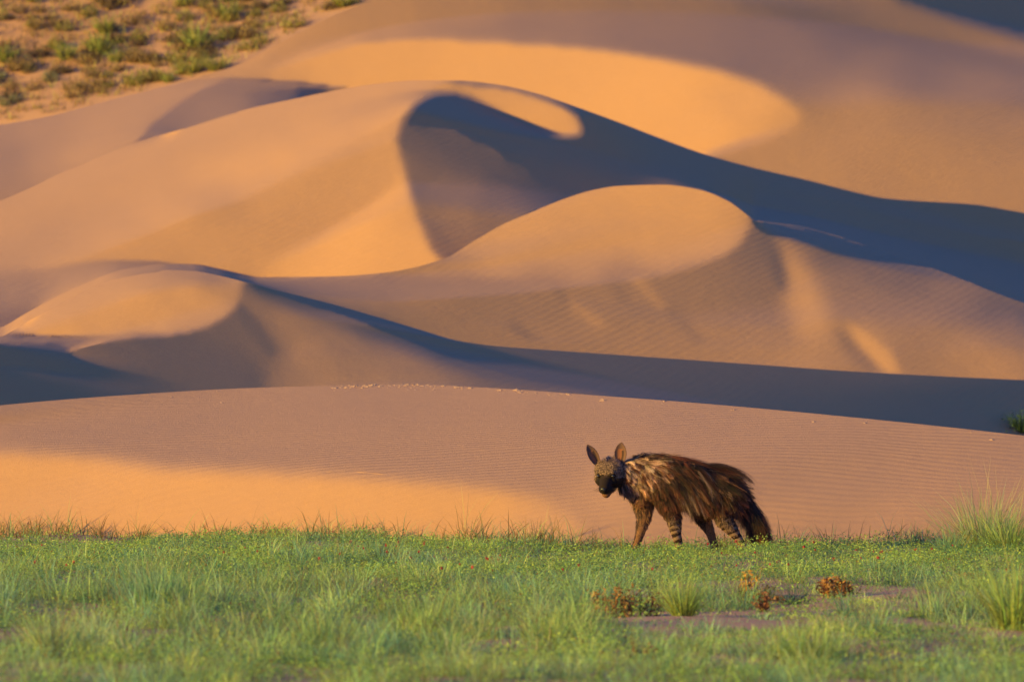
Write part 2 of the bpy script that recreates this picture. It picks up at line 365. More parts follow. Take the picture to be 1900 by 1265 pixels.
FIT_ADJUST = [
0,0,0,0,0,0,0,0,0,0,0,0,0,0,0,0,0,0,0,0,0,0,0,0,0,0,0,0,0,0,0,0,0,0,0,0,0,0,0,0,0,0,0,0,0,0,0,0,0,0,0,
0,0,0,0,0,0,0,0,0,0,0,0,0,0,0,0,0,0,0,0,0,0,0,0,0,0,0,0,0,0,0,0,0,0,0,0,0,0,0,0,0,0,0,0,0,0,0,0,0,0,0,
0,0,0,0,0,0,0,0,0,0,0,0,0,0,0,0,0,0,0,0,0,0,0,0,0,0,0,0,0,0,0,0,0,0,0,0,0,0,0,0,0,0,0,0,0,0,0,0,0,0,0,
0,0,0,0,0,0,0,0,0,0,0,0,0,0,0,0,0,0,0,0,0,0,0,0,0,0,0,0,0,0,0,0,0,0,0,0,0,0,0,0,0,0,0,0,0,0,0,0,0,0,0,
0,0,0,0,0,0,0,0,0,0,0,0,0,0,0,0,0,0,0,0,0,0,0,0,0,0,0,0,0,0,0,0,0,0,0,0,0,0,0,0,0,0,0,0,0,0,0,0,0,0,0,
0,0,0,0,0,0,0,0,0,0,0,0,0,0,0,0,0,0,0,0,0,0,0,0,0,0,0,0,0,0,0,0,0,0,0,0,0,0,0,0,0,0,0,0,0,0,0,0,0,0,0,
0,0,0,0,0,0,0,0,0,0,0,0,0,0,0,0,0,0,0,0,0,0,0,0,0,0,0,0,0,0,0,0,0,0,0,0,0,0,0,0,0,0,0,0,0,0,0,0,0,0,0,
0,0,0,0,0,0,0,0,0,0,0,0,0,0,0,0,0,0,0,0,0,0,0,0,0,0,0,0,0,0,0,0,0,0,0,0,0,0,0,0,0,0,0,0,0,0,0,0,0,0,0,
0,0,0,0,0,0,0,0,0,0,0,0,0,0,0,0,0,0,0,0,0,0,0,0,0,0,0,0,0,0,0,0,0,0,0,0,0,0,0,0,0,0,0,0,0,0,0,0,0,0,0,
0,0,0,0,0,0,0,0,0,0,0,0,0,0,0,0,0,0,0,0,0,0,0,0,0,0,0,0,0,0,0,0,0,0,0,0,0,0,0,0,0,0,0,0,0,0,0,0,0,0,0,
0,0,0,0,0,0,0,0,0,0,0,0,0,0,0,0,0,0,0,0,0,0,0,0,0,0,0,0,0,0,0,0,0,0,0,0,0,0,0,0,0,0,0,0,0,0,0,0,0,0,0,
0,0,0,0,0,0,0,0,0,0,0,0,0,0,0,0,0,0,0,0,0,0,0,0,0,0,0,0,0,0,0,0,0,0,0,0,0,0,0,0,0,0,0,0,0,0,0,0,0,0,0,
0,0,0,0,0,0,0,0,0,0,0,0,0,0,0,0,0,0,0,0,0,0,0,0,0,0,0,0,0,0,0,0,0,0,0,0,0,0,0,0,0,0,0,0,0,0,0,0,0,0,0,
0,0,0,0,0,0,0,0,0,0,0,0,0,0,0,0,0,0,0,0,0,0,0,0,0,0,0,0,0,0,0,0,0,0,0,0,0,0,0,0,0,0,0,0,0,0,0,0,0,0,0,
0,0,0,0,0,0,0,0,0,0,0,0,0,0,0,0,0,0,0,0,0,0,0,0,0,0,0,0,0,0,0,0,0,0,0,0,0,0,0,0,0,0,0,0,0,0,0,0,0,0,0,
0,0,0,0,0,0,0,0,0,0,0,0,0,0,0,0,0,0,0,0,0,0,0,0,0,0,0,0,0,0,0,0,0,0,0,0,0,0,0,0,0,0,0,0,0,0,0,0,0,0,0,
0,0,0,0,0,0,0,0,0,0,0,0,0,0,0,0,0,0,0,0,0,0,0,0,0,0,0,0,0,0,0,0,0,0,0,0,0,0,0,0,0,0,0,0,0,0,0,0,0,0,0,
0,0,0,0,0,0,0,0,0,0,0,0,0,0,0,0,0,2,2,2,2,2,2,2,1,0,1,0,0,0,0,0,0,0,0,0,0,0,0,0,0,0,0,0,0,0,0,0,0,0,0,
0,0,0,0,0,0,-2,-3,-4,-3,-2,-2,-1,2,4,5,6,7,8,8,8,8,8,8,8,8,6,6,4,6,6,4,3,3,2,1,2,2,1,0,0,0,0,0,0,0,0,0,0,0,0,
0,0,0,0,0,0,-2,0,2,4,6,6,8,9,8,9,8,8,8,8,8,8,8,8,8,8,6,7,8,8,8,6,8,8,8,10,11,10,8,4,2,4,3,2,1,0,0,0,0,0,0,
0,0,0,0,0,0,4,4,5,8,8,9,11,10,10,10,10,10,12,11,11,12,10,10,10,8,8,8,8,8,8,8,9,9,8,8,6,5,4,4,5,6,6,4,4,0,0,0,0,0,0,
0,0,0,0,0,-4,-16,-16,-15,-14,-14,-11,-6,-4,-5,-3,0,-1,2,1,2,5,5,6,6,8,6,7,8,8,8,7,6,2,2,2,1,3,4,4,4,6,6,6,6,1,0,0,0,0,0,
0,0,0,0,0,-4,-23,-22,-20,-20,-22,-24,-20,-20,-21,-20,-20,-24,-24,-22,-20,-19,-18,-17,-14,-10,-4,0,2,1,1,-1,-2,-2,1,3,2,2,2,2,3,4,4,3,2,0,0,0,0,0,0,
0,0,0,0,0,-2,-21,-21,-20,-21,-23,-23,-22,-20,-21,-23,-23,-24,-24,-24,-21,-22,-24,-23,-22,-18,-12,-8,-3,-2,-2,-3,-2,-2,0,1,0,-1,1,2,0,0,-2,-4,-4,-1,0,0,0,0,0,
0,0,0,0,0,0,-5,-8,-9,-10,-10,-11,-11,-10,-10,-11,-13,-13,-14,-14,-8,-10,-14,-15,-16,-12,-10,-9,-6,-4,-4,-2,0,0,0,-2,-2,-2,-2,-2,-3,-4,-6,-6,-3,0,0,0,0,0,0,
0,0,0,0,0,0,0,0,0,0,0,0,0,0,0,0,0,0,0,0,0,0,0,0,0,0,0,0,0,0,0,0,0,0,0,0,0,0,0,0,0,0,0,0,0,0,0,0,0,0,0,
0,0,0,0,0,0,0,0,0,0,0,0,0,0,0,0,0,0,0,0,0,0,0,0,0,0,0,0,0,0,0,0,0,0,0,0,0,0,0,0,0,0,0,0,0,0,0,0,0,0,0,
0,0,0,0,0,0,0,0,0,0,0,0,0,0,0,0,0,0,0,0,0,0,0,0,0,0,0,0,0,0,0,0,0,0,0,0,0,0,0,0,0,0,0,0,0,0,0,0,0,0,0,
0,0,0,0,0,0,0,0,0,0,0,0,0,0,0,0,0,0,0,0,0,0,0,0,0,0,0,0,0,0,0,0,0,0,0,0,0,0,0,0,0,0,0,0,0,0,0,0,0,0,0,
0,0,0,0,0,0,0,0,0,0,0,0,0,0,0,0,0,0,0,0,0,0,0,0,0,0,0,0,0,0,0,0,0,0,0,0,0,0,0,0,0,0,0,0,0,0,0,0,0,0,0,
0,0,0,0,0,0,0,0,0,0,0,0,0,0,0,0,0,0,0,0,0,0,0,0,0,0,0,0,0,0,0,0,0,0,0,0,0,0,0,0,0,0,0,0,0,0,0,0,0,0,0,
0,0,0,0,0,0,0,0,0,0,0,0,0,0,0,0,0,0,0,0,0,0,0,0,0,0,0,0,0,0,0,0,0,0,0,0,0,0,0,0,0,0,0,0,0,0,0,0,0,0,0,
0,0,0,0,0,0,0,0,0,0,0,0,0,0,0,0,0,0,0,0,0,0,0,0,0,0,0,0,0,0,0,0,0,0,0,0,0,0,0,0,0,0,0,0,0,0,0,0,0,0,0,
0,0,0,0,0,0,0,0,0,0,0,0,0,0,0,0,0,0,0,0,0,0,0,0,0,0,0,0,0,0,0,0,0,0,0,0,0,0,0,0,0,0,0,0,0,0,0,0,0,0,0,
0,0,0,0,0,0,0,0,0,0,0,0,0,0,0,0,0,0,0,0,0,0,0,0,0,0,0,0,0,0,0,0,0,0,0,0,0,0,0,0,0,0,0,0,0,0,0,0,0,0,0,
0,0,0,0,0,0,0,0,0,0,0,0,0,0,0,0,0,0,0,0,0,0,0,0,0,0,0,0,0,0,0,0,0,0,0,0,0,0,0,0,0,0,0,0,0,0,0,0,0,0,0,
0,0,0,0,0,0,0,0,0,0,0,0,0,0,0,0,0,0,0,0,0,0,0,0,0,0,0,0,0,0,0,0,0,0,0,0,0,0,0,0,0,0,0,0,0,0,0,0,0,0,0,
0,0,0,0,0,0,0,0,0,0,0,0,0,0,0,0,0,0,0,0,0,0,0,0,0,0,0,0,0,0,0,0,0,0,0,0,0,0,0,0,0,0,0,0,0,0,0,0,0,0,0,
0,0,0,0,0,0,0,0,0,0,0,2,2,0,1,2,0,0,0,0,0,0,0,0,0,0,0,0,0,0,0,0,0,0,0,0,0,0,0,0,0,0,0,0,0,0,0,0,0,0,0,
0,0,0,0,0,0,0,0,-4,-4,-2,-2,-4,1,11,6,-12,-10,-6,0,0,0,0,0,0,0,0,0,0,0,0,0,0,0,0,0,0,0,0,0,0,0,0,0,0,0,0,0,0,0,0,
0,0,0,0,0,0,4,6,-7,-7,-6,-6,0,8,8,-10,-16,-18,-29,-19,-6,-1,0,0,0,0,0,0,0,0,0,0,0,0,0,0,0,0,0,0,0,0,0,0,0,0,0,0,0,0,0,
0,0,0,0,0,0,16,37,14,4,3,4,2,-7,-18,-30,-19,-7,-10,-12,-10,-6,-2,-2,0,0,0,0,0,0,0,0,0,0,0,0,0,0,0,0,0,0,0,0,0,0,0,0,0,0,0,
0,0,0,0,0,0,4,14,10,4,2,-3,-38,-40,-40,-36,-16,-1,-2,-5,-4,-2,-1,-8,-13,-8,-2,0,0,0,0,0,0,0,0,0,0,0,0,0,0,0,0,0,0,0,0,0,0,0,0,
0,0,0,0,0,0,0,0,0,0,0,-2,-28,-40,-40,-40,-14,-2,-4,-5,-2,0,2,-6,-16,-15,-8,0,0,0,0,0,0,0,0,0,0,0,0,0,0,0,0,0,0,0,0,0,0,0,0,
0,0,0,0,0,0,0,0,0,0,0,0,-2,-10,-11,-8,-2,-1,-1,-1,0,0,0,-1,-2,-2,-2,0,0,0,0,0,0,0,0,0,0,0,0,0,0,0,0,0,0,0,0,0,0,0,0,
0,0,0,0,0,0,0,0,0,0,0,0,0,0,0,0,0,0,0,0,0,0,0,0,0,0,0,0,0,0,0,0,0,0,0,0,0,0,0,0,0,0,0,0,0,0,0,0,0,0,0,
0,0,0,0,0,0,0,0,0,0,0,0,0,0,0,0,0,0,0,0,0,0,0,0,0,0,0,0,0,0,0,0,0,0,0,0,0,0,0,0,0,0,0,0,0,0,0,0,0,0,0,
0,0,0,0,0,0,0,0,0,0,0,0,0,0,0,0,0,0,0,0,0,0,0,0,0,0,0,0,0,0,0,0,0,0,0,0,0,0,0,0,0,0,0,0,0,0,0,0,0,0,0,
0,0,0,0,0,0,0,0,0,0,0,0,0,0,0,0,0,0,0,0,0,0,0,0,0,0,0,0,0,0,0,0,0,0,0,0,0,0,0,0,0,0,0,0,0,0,0,0,0,0,0,
0,0,0,0,0,0,0,0,0,0,0,0,0,0,0,0,0,0,0,0,0,0,0,0,0,0,0,0,0,0,0,0,0,0,0,0,0,0,0,0,0,0,0,0,0,0,0,0,0,0,0,
0,0,0,0,0,0,0,0,0,0,0,0,0,0,0,0,0,0,0,0,0,0,0,0,0,0,0,0,0,0,0,0,0,0,0,0,0,0,0,0,0,0,0,0,0,0,0,0,0,0,0,
0,0,0,0,0,0,0,0,0,0,0,0,0,0,0,0,0,0,0,0,0,0,0,0,0,0,0,0,0,0,0,0,0,0,0,0,0,0,0,0,0,0,0,0,0,0,0,0,0,0,0,
0,0,0,0,0,0,0,0,0,0,0,0,0,0,0,0,0,0,0,0,0,0,0,0,0,0,0,0,0,0,0,0,0,0,0,0,0,0,0,0,0,0,0,0,0,0,0,0,0,0,0,
0,0,0,0,0,0,0,0,0,0,0,0,0,0,0,0,0,0,0,0,0,0,0,0,0,0,0,0,0,0,0,0,0,0,0,0,0,0,0,0,0,0,0,0,0,0,0,0,0,0,0,
0,0,0,0,0,0,0,0,0,0,0,0,0,0,0,0,0,0,0,0,0,0,0,0,0,0,0,0,0,0,0,0,0,0,0,0,0,0,0,0,0,0,0,0,0,0,0,0,0,0,0,
0,0,0,0,0,0,0,0,0,0,0,0,0,0,0,0,0,0,0,0,0,0,0,0,0,0,0,0,0,0,0,0,0,0,0,0,0,0,0,0,0,0,0,0,0,0,0,0,0,0,0,
0,0,0,0,0,0,0,0,0,0,0,0,0,0,0,0,0,0,0,0,0,0,0,0,0,0,0,0,0,0,0,0,0,0,0,0,0,0,0,0,0,0,0,0,0,0,0,0,0,0,0,
0,0,0,0,0,0,0,0,0,0,0,0,0,0,0,0,0,0,0,0,0,0,0,0,0,0,0,0,0,0,0,0,0,0,0,0,0,0,0,0,0,0,0,0,0,0,0,0,0,0,0,
0,0,0,0,0,0,0,0,0,0,0,0,0,0,0,0,0,0,0,0,0,0,0,0,0,0,0,0,0,0,0,0,0,0,0,0,0,0,0,0,0,0,0,0,0,0,0,0,0,0,0,
0,0,0,0,0,0,0,0,0,0,0,0,0,0,0,0,0,0,0,0,0,0,0,0,0,0,0,0,0,0,0,0,0,0,0,0,0,0,0,0,0,0,0,0,0,0,0,0,0,0,0,
0,0,0,0,0,0,0,0,0,0,0,0,0,0,0,0,0,0,0,0,0,0,0,0,0,0,0,-4,-8,-10,-6,-1,2,2,0,0,0,0,0,0,0,0,0,0,0,0,0,0,0,0,0,
0,0,0,0,0,0,0,0,0,0,0,0,0,0,0,0,0,0,0,0,0,0,0,0,0,-1,-4,-8,-8,-6,-5,-4,-1,6,10,14,7,1,0,0,0,0,0,0,0,0,0,0,0,0,0,
0,0,0,0,0,0,0,0,0,0,0,0,0,0,0,0,0,0,0,0,0,0,2,12,17,8,2,-2,-4,-8,-12,-13,-8,-1,-2,34,40,30,22,14,3,0,0,0,0,0,0,0,0,0,0,
0,0,0,0,0,0,0,0,0,-2,-5,-8,-6,1,8,6,4,2,3,-2,-6,-8,2,18,15,6,-2,-6,-6,-4,-4,-2,-1,-10,-26,-4,12,14,29,38,26,8,2,0,0,0,0,0,0,0,0,
0,0,0,0,0,0,0,-5,-25,-40,-32,-18,-9,3,18,26,18,24,32,11,-8,-15,-13,-10,-11,-10,-13,-12,-9,-10,-10,-14,-18,-22,-24,-14,-4,-3,2,6,6,7,2,-4,-2,0,0,0,0,0,0,
0,0,0,0,0,0,-10,-40,-40,-35,-5,0,0,0,0,4,12,26,40,27,4,-9,-13,-16,-16,-16,-16,-16,-12,-14,-12,-12,-10,-8,-8,-3,0,0,-1,-1,2,4,2,0,0,0,0,0,0,0,0,
0,0,0,0,0,0,-18,-38,-10,0,0,0,0,0,0,0,0,0,4,8,6,1,-2,-2,-1,-2,0,0,0,0,0,0,2,4,6,6,3,0,2,-1,-1,0,3,2,2,0,0,0,0,0,0,
0,0,0,0,0,0,0,0,0,0,0,0,0,0,0,0,0,0,0,0,0,0,2,2,2,4,4,3,1,3,4,2,1,0,0,-2,-4,-8,-6,-1,-2,-1,-1,0,-2,0,0,0,0,0,0,
0,0,0,0,0,0,0,0,0,0,0,0,0,0,0,0,0,0,0,0,0,0,0,0,0,0,0,0,0,0,0,0,-1,-1,-2,-4,-4,-4,-6,1,1,0,-2,0,0,0,0,0,0,0,0,
0,0,0,0,0,0,0,0,0,0,0,0,0,0,0,0,0,0,0,0,0,0,0,0,0,0,0,0,0,0,0,0,0,0,0,0,0,0,0,0,0,0,0,0,0,0,0,0,0,0,0,
0,0,0,0,0,0,0,0,0,0,0,0,0,0,0,0,0,0,0,0,0,0,0,0,0,0,0,0,0,0,0,0,0,0,0,0,0,0,0,0,0,0,0,0,0,0,0,0,0,0,0,
0,0,0,0,0,0,0,0,0,0,0,0,0,0,0,0,0,0,0,0,0,0,0,0,0,0,0,0,0,0,0,0,0,0,0,0,0,0,0,0,0,0,0,0,0,0,0,0,0,0,0,
0,0,0,0,0,0,0,0,0,0,0,0,0,0,0,0,0,0,0,0,0,0,0,0,0,0,0,0,0,0,0,0,0,0,0,0,0,0,0,0,0,0,0,0,0,0,0,0,0,0,0,
0,0,0,0,0,0,0,0,0,0,0,0,0,0,0,0,0,0,0,0,0,0,0,0,0,0,0,0,0,0,0,0,0,0,0,0,0,0,0,0,0,0,0,0,0,0,0,0,0,0,0,
0,0,0,0,0,0,0,0,0,0,0,0,0,0,0,0,0,0,0,0,0,0,0,0,0,0,0,0,0,0,0,0,0,0,0,0,0,0,0,0,0,0,0,0,0,0,0,0,0,0,0,
0,0,0,0,0,0,0,0,0,0,0,0,0,0,0,0,0,0,0,0,0,0,0,0,0,0,0,0,0,0,0,0,0,0,0,0,0,0,0,0,0,0,0,0,0,0,0,0,0,0,0,
0,0,0,0,0,0,0,0,0,0,0,0,0,0,0,0,0,0,0,0,0,0,0,0,0,0,0,0,0,0,0,0,0,0,0,0,0,0,0,0,0,0,0,0,0,0,0,0,0,0,0,
0,0,0,0,0,0,0,0,0,0,0,0,0,0,0,0,0,0,0,0,0,0,0,0,0,0,0,0,0,0,0,0,0,0,0,0,0,0,0,0,0,0,0,0,0,0,0,0,0,0,0,
0,0,0,0,0,0,0,0,0,0,0,0,0,0,0,0,0,0,0,0,0,0,0,0,0,0,0,0,0,0,0,0,0,0,0,0,0,0,0,0,0,0,0,0,0,0,0,0,0,0,0,
0,0,0,0,0,0,0,0,0,0,0,0,0,0,0,0,0,0,0,0,0,0,0,0,0,0,0,0,0,0,0,0,0,0,0,0,0,0,0,0,0,0,0,0,0,0,0,0,0,0,0,
0,0,0,0,0,0,0,0,0,0,0,0,0,0,0,0,0,0,0,0,0,0,0,0,0,0,0,0,0,0,0,0,0,0,0,0,0,0,0,0,0,0,0,0,0,0,0,0,0,0,0,
0,0,0,0,0,0,0,0,0,0,0,0,0,0,0,0,0,-1,-4,-4,0,10,11,4,-2,-4,-2,0,0,0,0,0,0,0,0,0,0,0,0,0,0,0,0,0,0,0,0,0,0,0,0,
0,0,0,0,0,0,0,0,0,0,0,0,0,0,0,-3,-8,-12,-7,4,15,29,32,10,2,-2,-12,-8,-2,0,0,0,0,0,0,0,0,0,0,0,0,0,0,0,0,0,0,0,0,0,0,
0,0,0,0,0,0,0,0,0,0,0,1,-10,-8,-4,-6,-4,0,7,8,1,-4,-12,-10,14,30,16,2,-1,0,0,0,0,0,0,0,0,0,0,0,0,0,0,0,0,0,0,0,0,0,0,
0,0,0,0,0,0,0,0,1,2,3,1,-9,-8,-5,-3,0,2,-5,-16,-23,-36,-40,-30,-18,16,31,12,0,0,0,0,0,0,0,0,0,0,0,0,0,0,0,0,0,0,0,0,0,0,0,
0,0,0,0,0,0,2,4,5,2,-1,-2,-2,0,0,-2,-10,-18,-24,-31,-31,-27,-21,-14,-16,-16,-10,-2,0,0,0,0,0,0,0,0,0,0,0,0,0,0,0,0,0,0,0,0,0,0,0,
0,0,0,0,0,0,4,4,2,1,0,0,1,-2,-10,-18,-25,-30,-32,-32,-24,-12,-6,-2,-4,-6,-8,-4,0,0,0,0,0,0,0,0,0,0,0,0,0,0,0,0,0,0,0,0,0,0,0,
0,0,0,0,0,0,2,2,0,-1,-4,-9,-15,-20,-24,-28,-32,-32,-22,-10,-13,-14,-8,-6,-7,-4,0,0,0,0,0,0,0,0,0,0,0,0,0,0,0,0,0,0,0,0,0,0,0,0,0,
0,0,0,0,0,1,6,8,6,6,5,-3,-11,-10,-4,-10,-14,-2,9,11,0,-2,-2,-8,-4,0,0,0,0,0,0,0,0,0,0,0,0,0,0,0,0,0,0,0,0,0,0,0,0,0,0,
0,0,0,0,0,2,10,14,22,40,40,34,11,4,9,12,22,30,17,8,5,4,2,-1,0,0,0,0,0,0,0,0,0,0,0,0,0,0,0,0,0,0,0,0,0,0,0,0,0,0,0,
0,0,0,0,0,-2,-22,-26,-13,9,9,2,0,0,0,2,4,4,2,0,0,0,0,0,0,0,0,0,0,0,0,0,0,0,0,0,0,0,0,0,0,0,0,0,0,0,0,0,0,0,0,
0,0,0,0,0,0,-10,-16,-4,0,0,0,0,0,0,0,0,0,0,0,0,0,0,0,0,0,0,0,0,0,0,0,0,0,0,0,0,0,0,0,0,0,0,0,0,0,0,0,0,0,0,
0,0,0,0,0,0,0,0,0,0,0,0,0,0,0,0,0,0,0,0,0,0,0,0,0,0,0,0,0,0,0,0,0,0,0,0,0,0,0,0,0,0,0,0,0,0,0,0,0,0,0,
0,0,0,0,0,0,0,0,0,0,0,0,0,0,0,0,0,0,0,0,0,0,0,0,0,0,0,0,0,0,0,0,0,0,0,0,0,0,0,0,0,0,0,0,0,0,0,0,0,0,0,
0,0,0,0,0,0,0,0,0,0,0,0,0,0,0,0,0,0,0,0,0,0,0,0,0,0,0,0,0,0,0,0,0,0,0,0,0,0,0,0,0,0,0,0,0,0,0,0,0,0,0,
0,0,0,0,0,0,0,0,0,0,0,0,0,0,0,0,0,0,0,0,0,0,0,0,0,0,0,0,0,0,0,0,0,0,0,0,0,0,0,0,0,0,0,0,0,0,0,0,0,0,0,
0,0,0,0,0,0,0,0,0,0,0,0,0,0,0,0,0,0,0,0,0,0,0,0,0,0,0,0,0,0,0,0,0,0,0,0,0,0,0,0,0,0,0,0,0,0,0,0,0,0,0,
0,0,0,0,0,0,0,0,0,0,0,0,0,0,0,0,0,0,0,0,0,0,0,0,0,0,0,0,0,0,0,0,0,0,0,0,0,0,0,0,0,0,0,0,0,0,0,0,0,0,0,
0,0,0,0,0,0,0,0,0,0,0,0,0,0,0,0,0,0,0,0,0,0,0,0,0,0,0,0,0,0,0,0,0,0,0,0,0,0,0,0,0,0,0,0,0,0,0,0,0,0,0,
0,0,0,0,0,0,0,0,0,0,0,0,0,0,0,0,0,0,0,0,0,0,0,0,0,0,0,0,0,0,0,0,0,0,0,0,0,0,0,0,0,0,0,0,0,0,0,0,0,0,0,
0,0,0,0,0,0,0,0,0,0,0,0,0,0,0,0,0,0,0,0,0,0,0,0,0,0,0,0,0,0,0,0,0,0,0,0,0,0,0,0,0,0,0,0,0,0,0,0,0,0,0,
0,0,0,0,0,0,0,0,0,0,0,0,0,0,0,0,0,0,0,0,0,0,0,0,0,0,0,0,0,0,0,0,0,0,0,0,0,0,0,0,0,0,0,0,0,0,0,0,0,0,0,
0,0,0,0,0,0,0,0,0,0,0,0,0,0,0,0,0,0,0,0,0,0,0,0,0,0,0,0,0,0,0,0,0,0,0,0,0,0,0,0,0,0,0,0,0,0,0,0,0,0,0,
0,0,0,0,0,0,0,0,0,0,0,0,0,0,0,0,0,0,0,-6,-8,-10,-12,-10,-12,-12,-12,-12,-12,-12,-12,-11,-12,-14,-14,-12,-8,-4,-3,-2,-2,-2,0,0,0,0,0,0,0,0,0,
0,0,0,0,0,0,0,0,0,0,0,0,0,0,0,0,-4,-13,-22,-24,-22,-19,-18,-14,-12,-12,-11,-10,-10,-10,-11,-10,-12,-14,-17,-18,-20,-19,-16,-10,-6,-2,-1,2,2,0,0,0,0,0,0,
0,0,0,0,0,0,0,0,0,0,0,0,0,0,-2,-20,-40,-35,-22,-18,-16,-13,-10,-8,-8,-7,-4,-2,0,0,1,2,2,2,0,0,-4,-10,-12,-12,-11,-7,-4,2,6,1,0,0,0,0,0,
0,0,0,0,0,0,0,0,0,0,1,2,6,-2,-40,-40,-40,-14,-8,-11,-16,-18,-16,-13,-12,-14,-12,-10,-8,-6,-6,-6,-4,2,6,8,10,8,10,8,2,0,0,0,0,0,0,0,0,0,0,
0,0,0,0,0,0,0,4,4,5,7,8,-2,-30,-40,-40,-40,-16,5,-2,-17,-19,-16,-12,-12,-15,-18,-18,-17,-14,-10,-16,-24,-22,-10,0,4,7,8,8,6,8,10,7,4,0,0,0,0,0,0,
0,0,0,0,0,0,10,15,4,0,-1,-8,-34,-40,-40,-40,-40,-10,0,0,0,0,0,0,0,-2,-6,-14,-25,-20,-12,-10,-14,-19,-14,-8,-8,-8,-6,-8,-6,-4,-4,-4,-4,0,0,0,0,0,0,
0,0,0,0,0,0,5,1,-6,-10,-12,-24,-40,-36,-17,-4,0,0,0,0,0,0,0,0,0,0,0,0,-3,-8,-10,-5,-2,-6,-10,-12,-8,-4,-4,-6,-7,-6,-6,-7,-8,-2,0,0,0,0,0,
0,0,0,0,0,0,0,-6,-12,-14,-9,-6,-2,0,0,0,0,0,0,0,0,0,0,0,0,0,0,0,0,0,0,0,-2,-5,-6,-4,-1,-1,-2,-4,-4,-4,-4,-2,-2,-2,0,0,0,0,0,
0,0,0,0,0,0,2,-2,-4,-2,0,0,0,0,0,0,0,0,0,0,0,0,0,0,0,0,0,0,0,0,0,0,0,0,0,0,0,-3,-4,0,2,2,2,2,0,0,0,0,0,0,0,
0,0,0,0,0,0,0,0,0,0,0,0,0,0,0,0,0,0,0,0,0,0,0,0,0,0,0,0,0,0,0,0,0,0,0,0,0,0,0,1,2,1,2,0,0,0,0,0,0,0,0,
0,0,0,0,0,0,0,0,0,0,0,0,0,0,0,0,0,0,0,0,0,0,0,0,0,0,0,0,0,0,0,0,0,0,0,0,0,0,0,0,0,0,0,0,0,0,0,0,0,0,0,
0,0,0,0,0,0,0,0,0,0,0,0,0,0,0,0,0,0,0,0,0,0,0,0,0,0,0,0,0,0,0,0,0,0,0,0,0,0,0,0,0,0,0,0,0,0,0,0,0,0,0,
0,0,0,0,0,0,0,0,0,0,0,0,0,0,0,0,0,0,0,0,0,0,0,0,0,0,0,0,0,0,0,0,0,0,0,0,0,0,0,0,0,0,0,0,0,0,0,0,0,0,0,
0,0,0,0,0,0,0,0,0,0,0,0,0,0,0,0,0,0,0,0,0,0,0,0,0,0,0,0,0,0,0,0,0,0,0,0,0,0,0,0,0,0,0,0,0,0,0,0,0,0,0,
0,0,0,0,0,0,0,0,0,0,0,0,0,0,0,0,0,0,0,0,0,0,0,0,0,0,0,0,0,0,0,0,0,0,0,0,0,0,0,0,0,0,0,0,0,0,0,0,0,0,0,
0,0,0,0,0,0,0,0,0,0,0,0,0,0,0,0,0,0,0,0,0,0,0,0,0,0,0,0,0,0,0,0,0,0,0,0,0,0,0,0,0,0,0,0,0,0,0,0,0,0,0,
0,0,0,0,0,0,0,0,0,0,0,0,0,0,0,0,0,0,0,0,0,0,0,0,0,0,0,0,0,0,0,0,0,0,0,0,0,0,0,0,0,0,0,0,0,0,0,0,0,0,0,
0,0,0,0,0,0,0,0,0,0,0,0,0,0,0,0,0,0,0,0,0,0,0,0,0,0,0,0,0,0,0,0,0,0,0,0,0,0,0,0,0,0,0,0,0,0,0,0,0,0,0,
0,0,0,0,0,0,0,0,0,0,0,0,0,0,0,0,0,0,0,0,0,0,0,0,0,0,0,0,0,0,0,0,0,0,0,0,0,0,0,0,0,0,0,0,0,0,0,0,0,0,0,
0,0,0,0,0,0,0,0,0,0,0,0,0,0,0,0,0,0,0,0,0,0,0,0,0,0,0,0,0,0,0,0,0,0,0,0,0,0,0,0,0,0,0,0,0,0,0,0,0,0,0,
0,0,0,0,0,0,0,0,0,0,0,0,0,0,0,0,0,0,0,0,0,0,0,0,0,0,0,0,0,0,0,0,0,0,0,0,0,0,0,0,0,0,0,0,0,0,0,0,0,0,0,
0,0,0,0,0,0,0,0,0,0,0,0,0,0,0,0,0,0,0,0,0,0,0,0,0,0,0,0,0,0,0,0,0,0,0,0,0,0,0,0,0,0,0,0,0,0,0,0,0,0,0,
0,0,0,0,0,0,0,0,0,0,0,0,0,0,0,0,0,0,0,0,0,0,0,0,0,0,0,0,0,0,0,0,0,0,0,0,0,0,0,0,0,0,0,0,0,0,0,0,0,0,0,
0,0,0,0,0,0,0,0,0,0,0,0,0,0,0,0,0,0,0,0,0,0,0,0,0,0,0,0,0,0,0,0,0,0,0,0,0,0,0,0,0,0,0,0,0,0,0,0,0,0,0,
0,0,0,0,0,0,0,0,0,0,0,0,0,0,0,0,0,0,0,0,0,0,0,0,0,0,0,0,0,0,0,0,0,0,0,0,0,0,0,0,0,0,0,0,0,0,0,0,0,0,0,
0,0,0,0,0,0,-5,-9,-10,-10,-11,-10,-10,-12,-12,-12,-13,-11,-6,-2,0,0,0,0,0,0,0,0,0,0,0,0,0,0,0,0,0,0,0,0,0,0,0,0,0,0,0,0,0,0,0,
0,0,0,0,0,-2,-18,-18,-18,-18,-20,-19,-20,-20,-18,-16,-15,-13,-10,-2,0,0,0,0,0,0,0,0,0,0,0,0,0,0,0,0,0,0,0,0,0,0,0,0,0,0,0,0,0,0,0,
0,0,0,0,0,-4,-22,-21,-21,-20,-18,-16,-15,-13,-8,-6,-4,-2,-1,0,0,0,0,0,0,0,0,0,0,0,0,0,0,0,0,0,0,0,0,0,0,0,0,0,0,0,0,0,0,0,0,
0,0,0,0,0,-5,-22,-20,-18,-14,-12,-9,-7,-6,-4,-2,1,2,0,0,0,0,0,0,0,0,0,0,0,0,0,0,0,0,0,0,0,0,0,0,0,0,0,0,0,0,0,0,0,0,0,
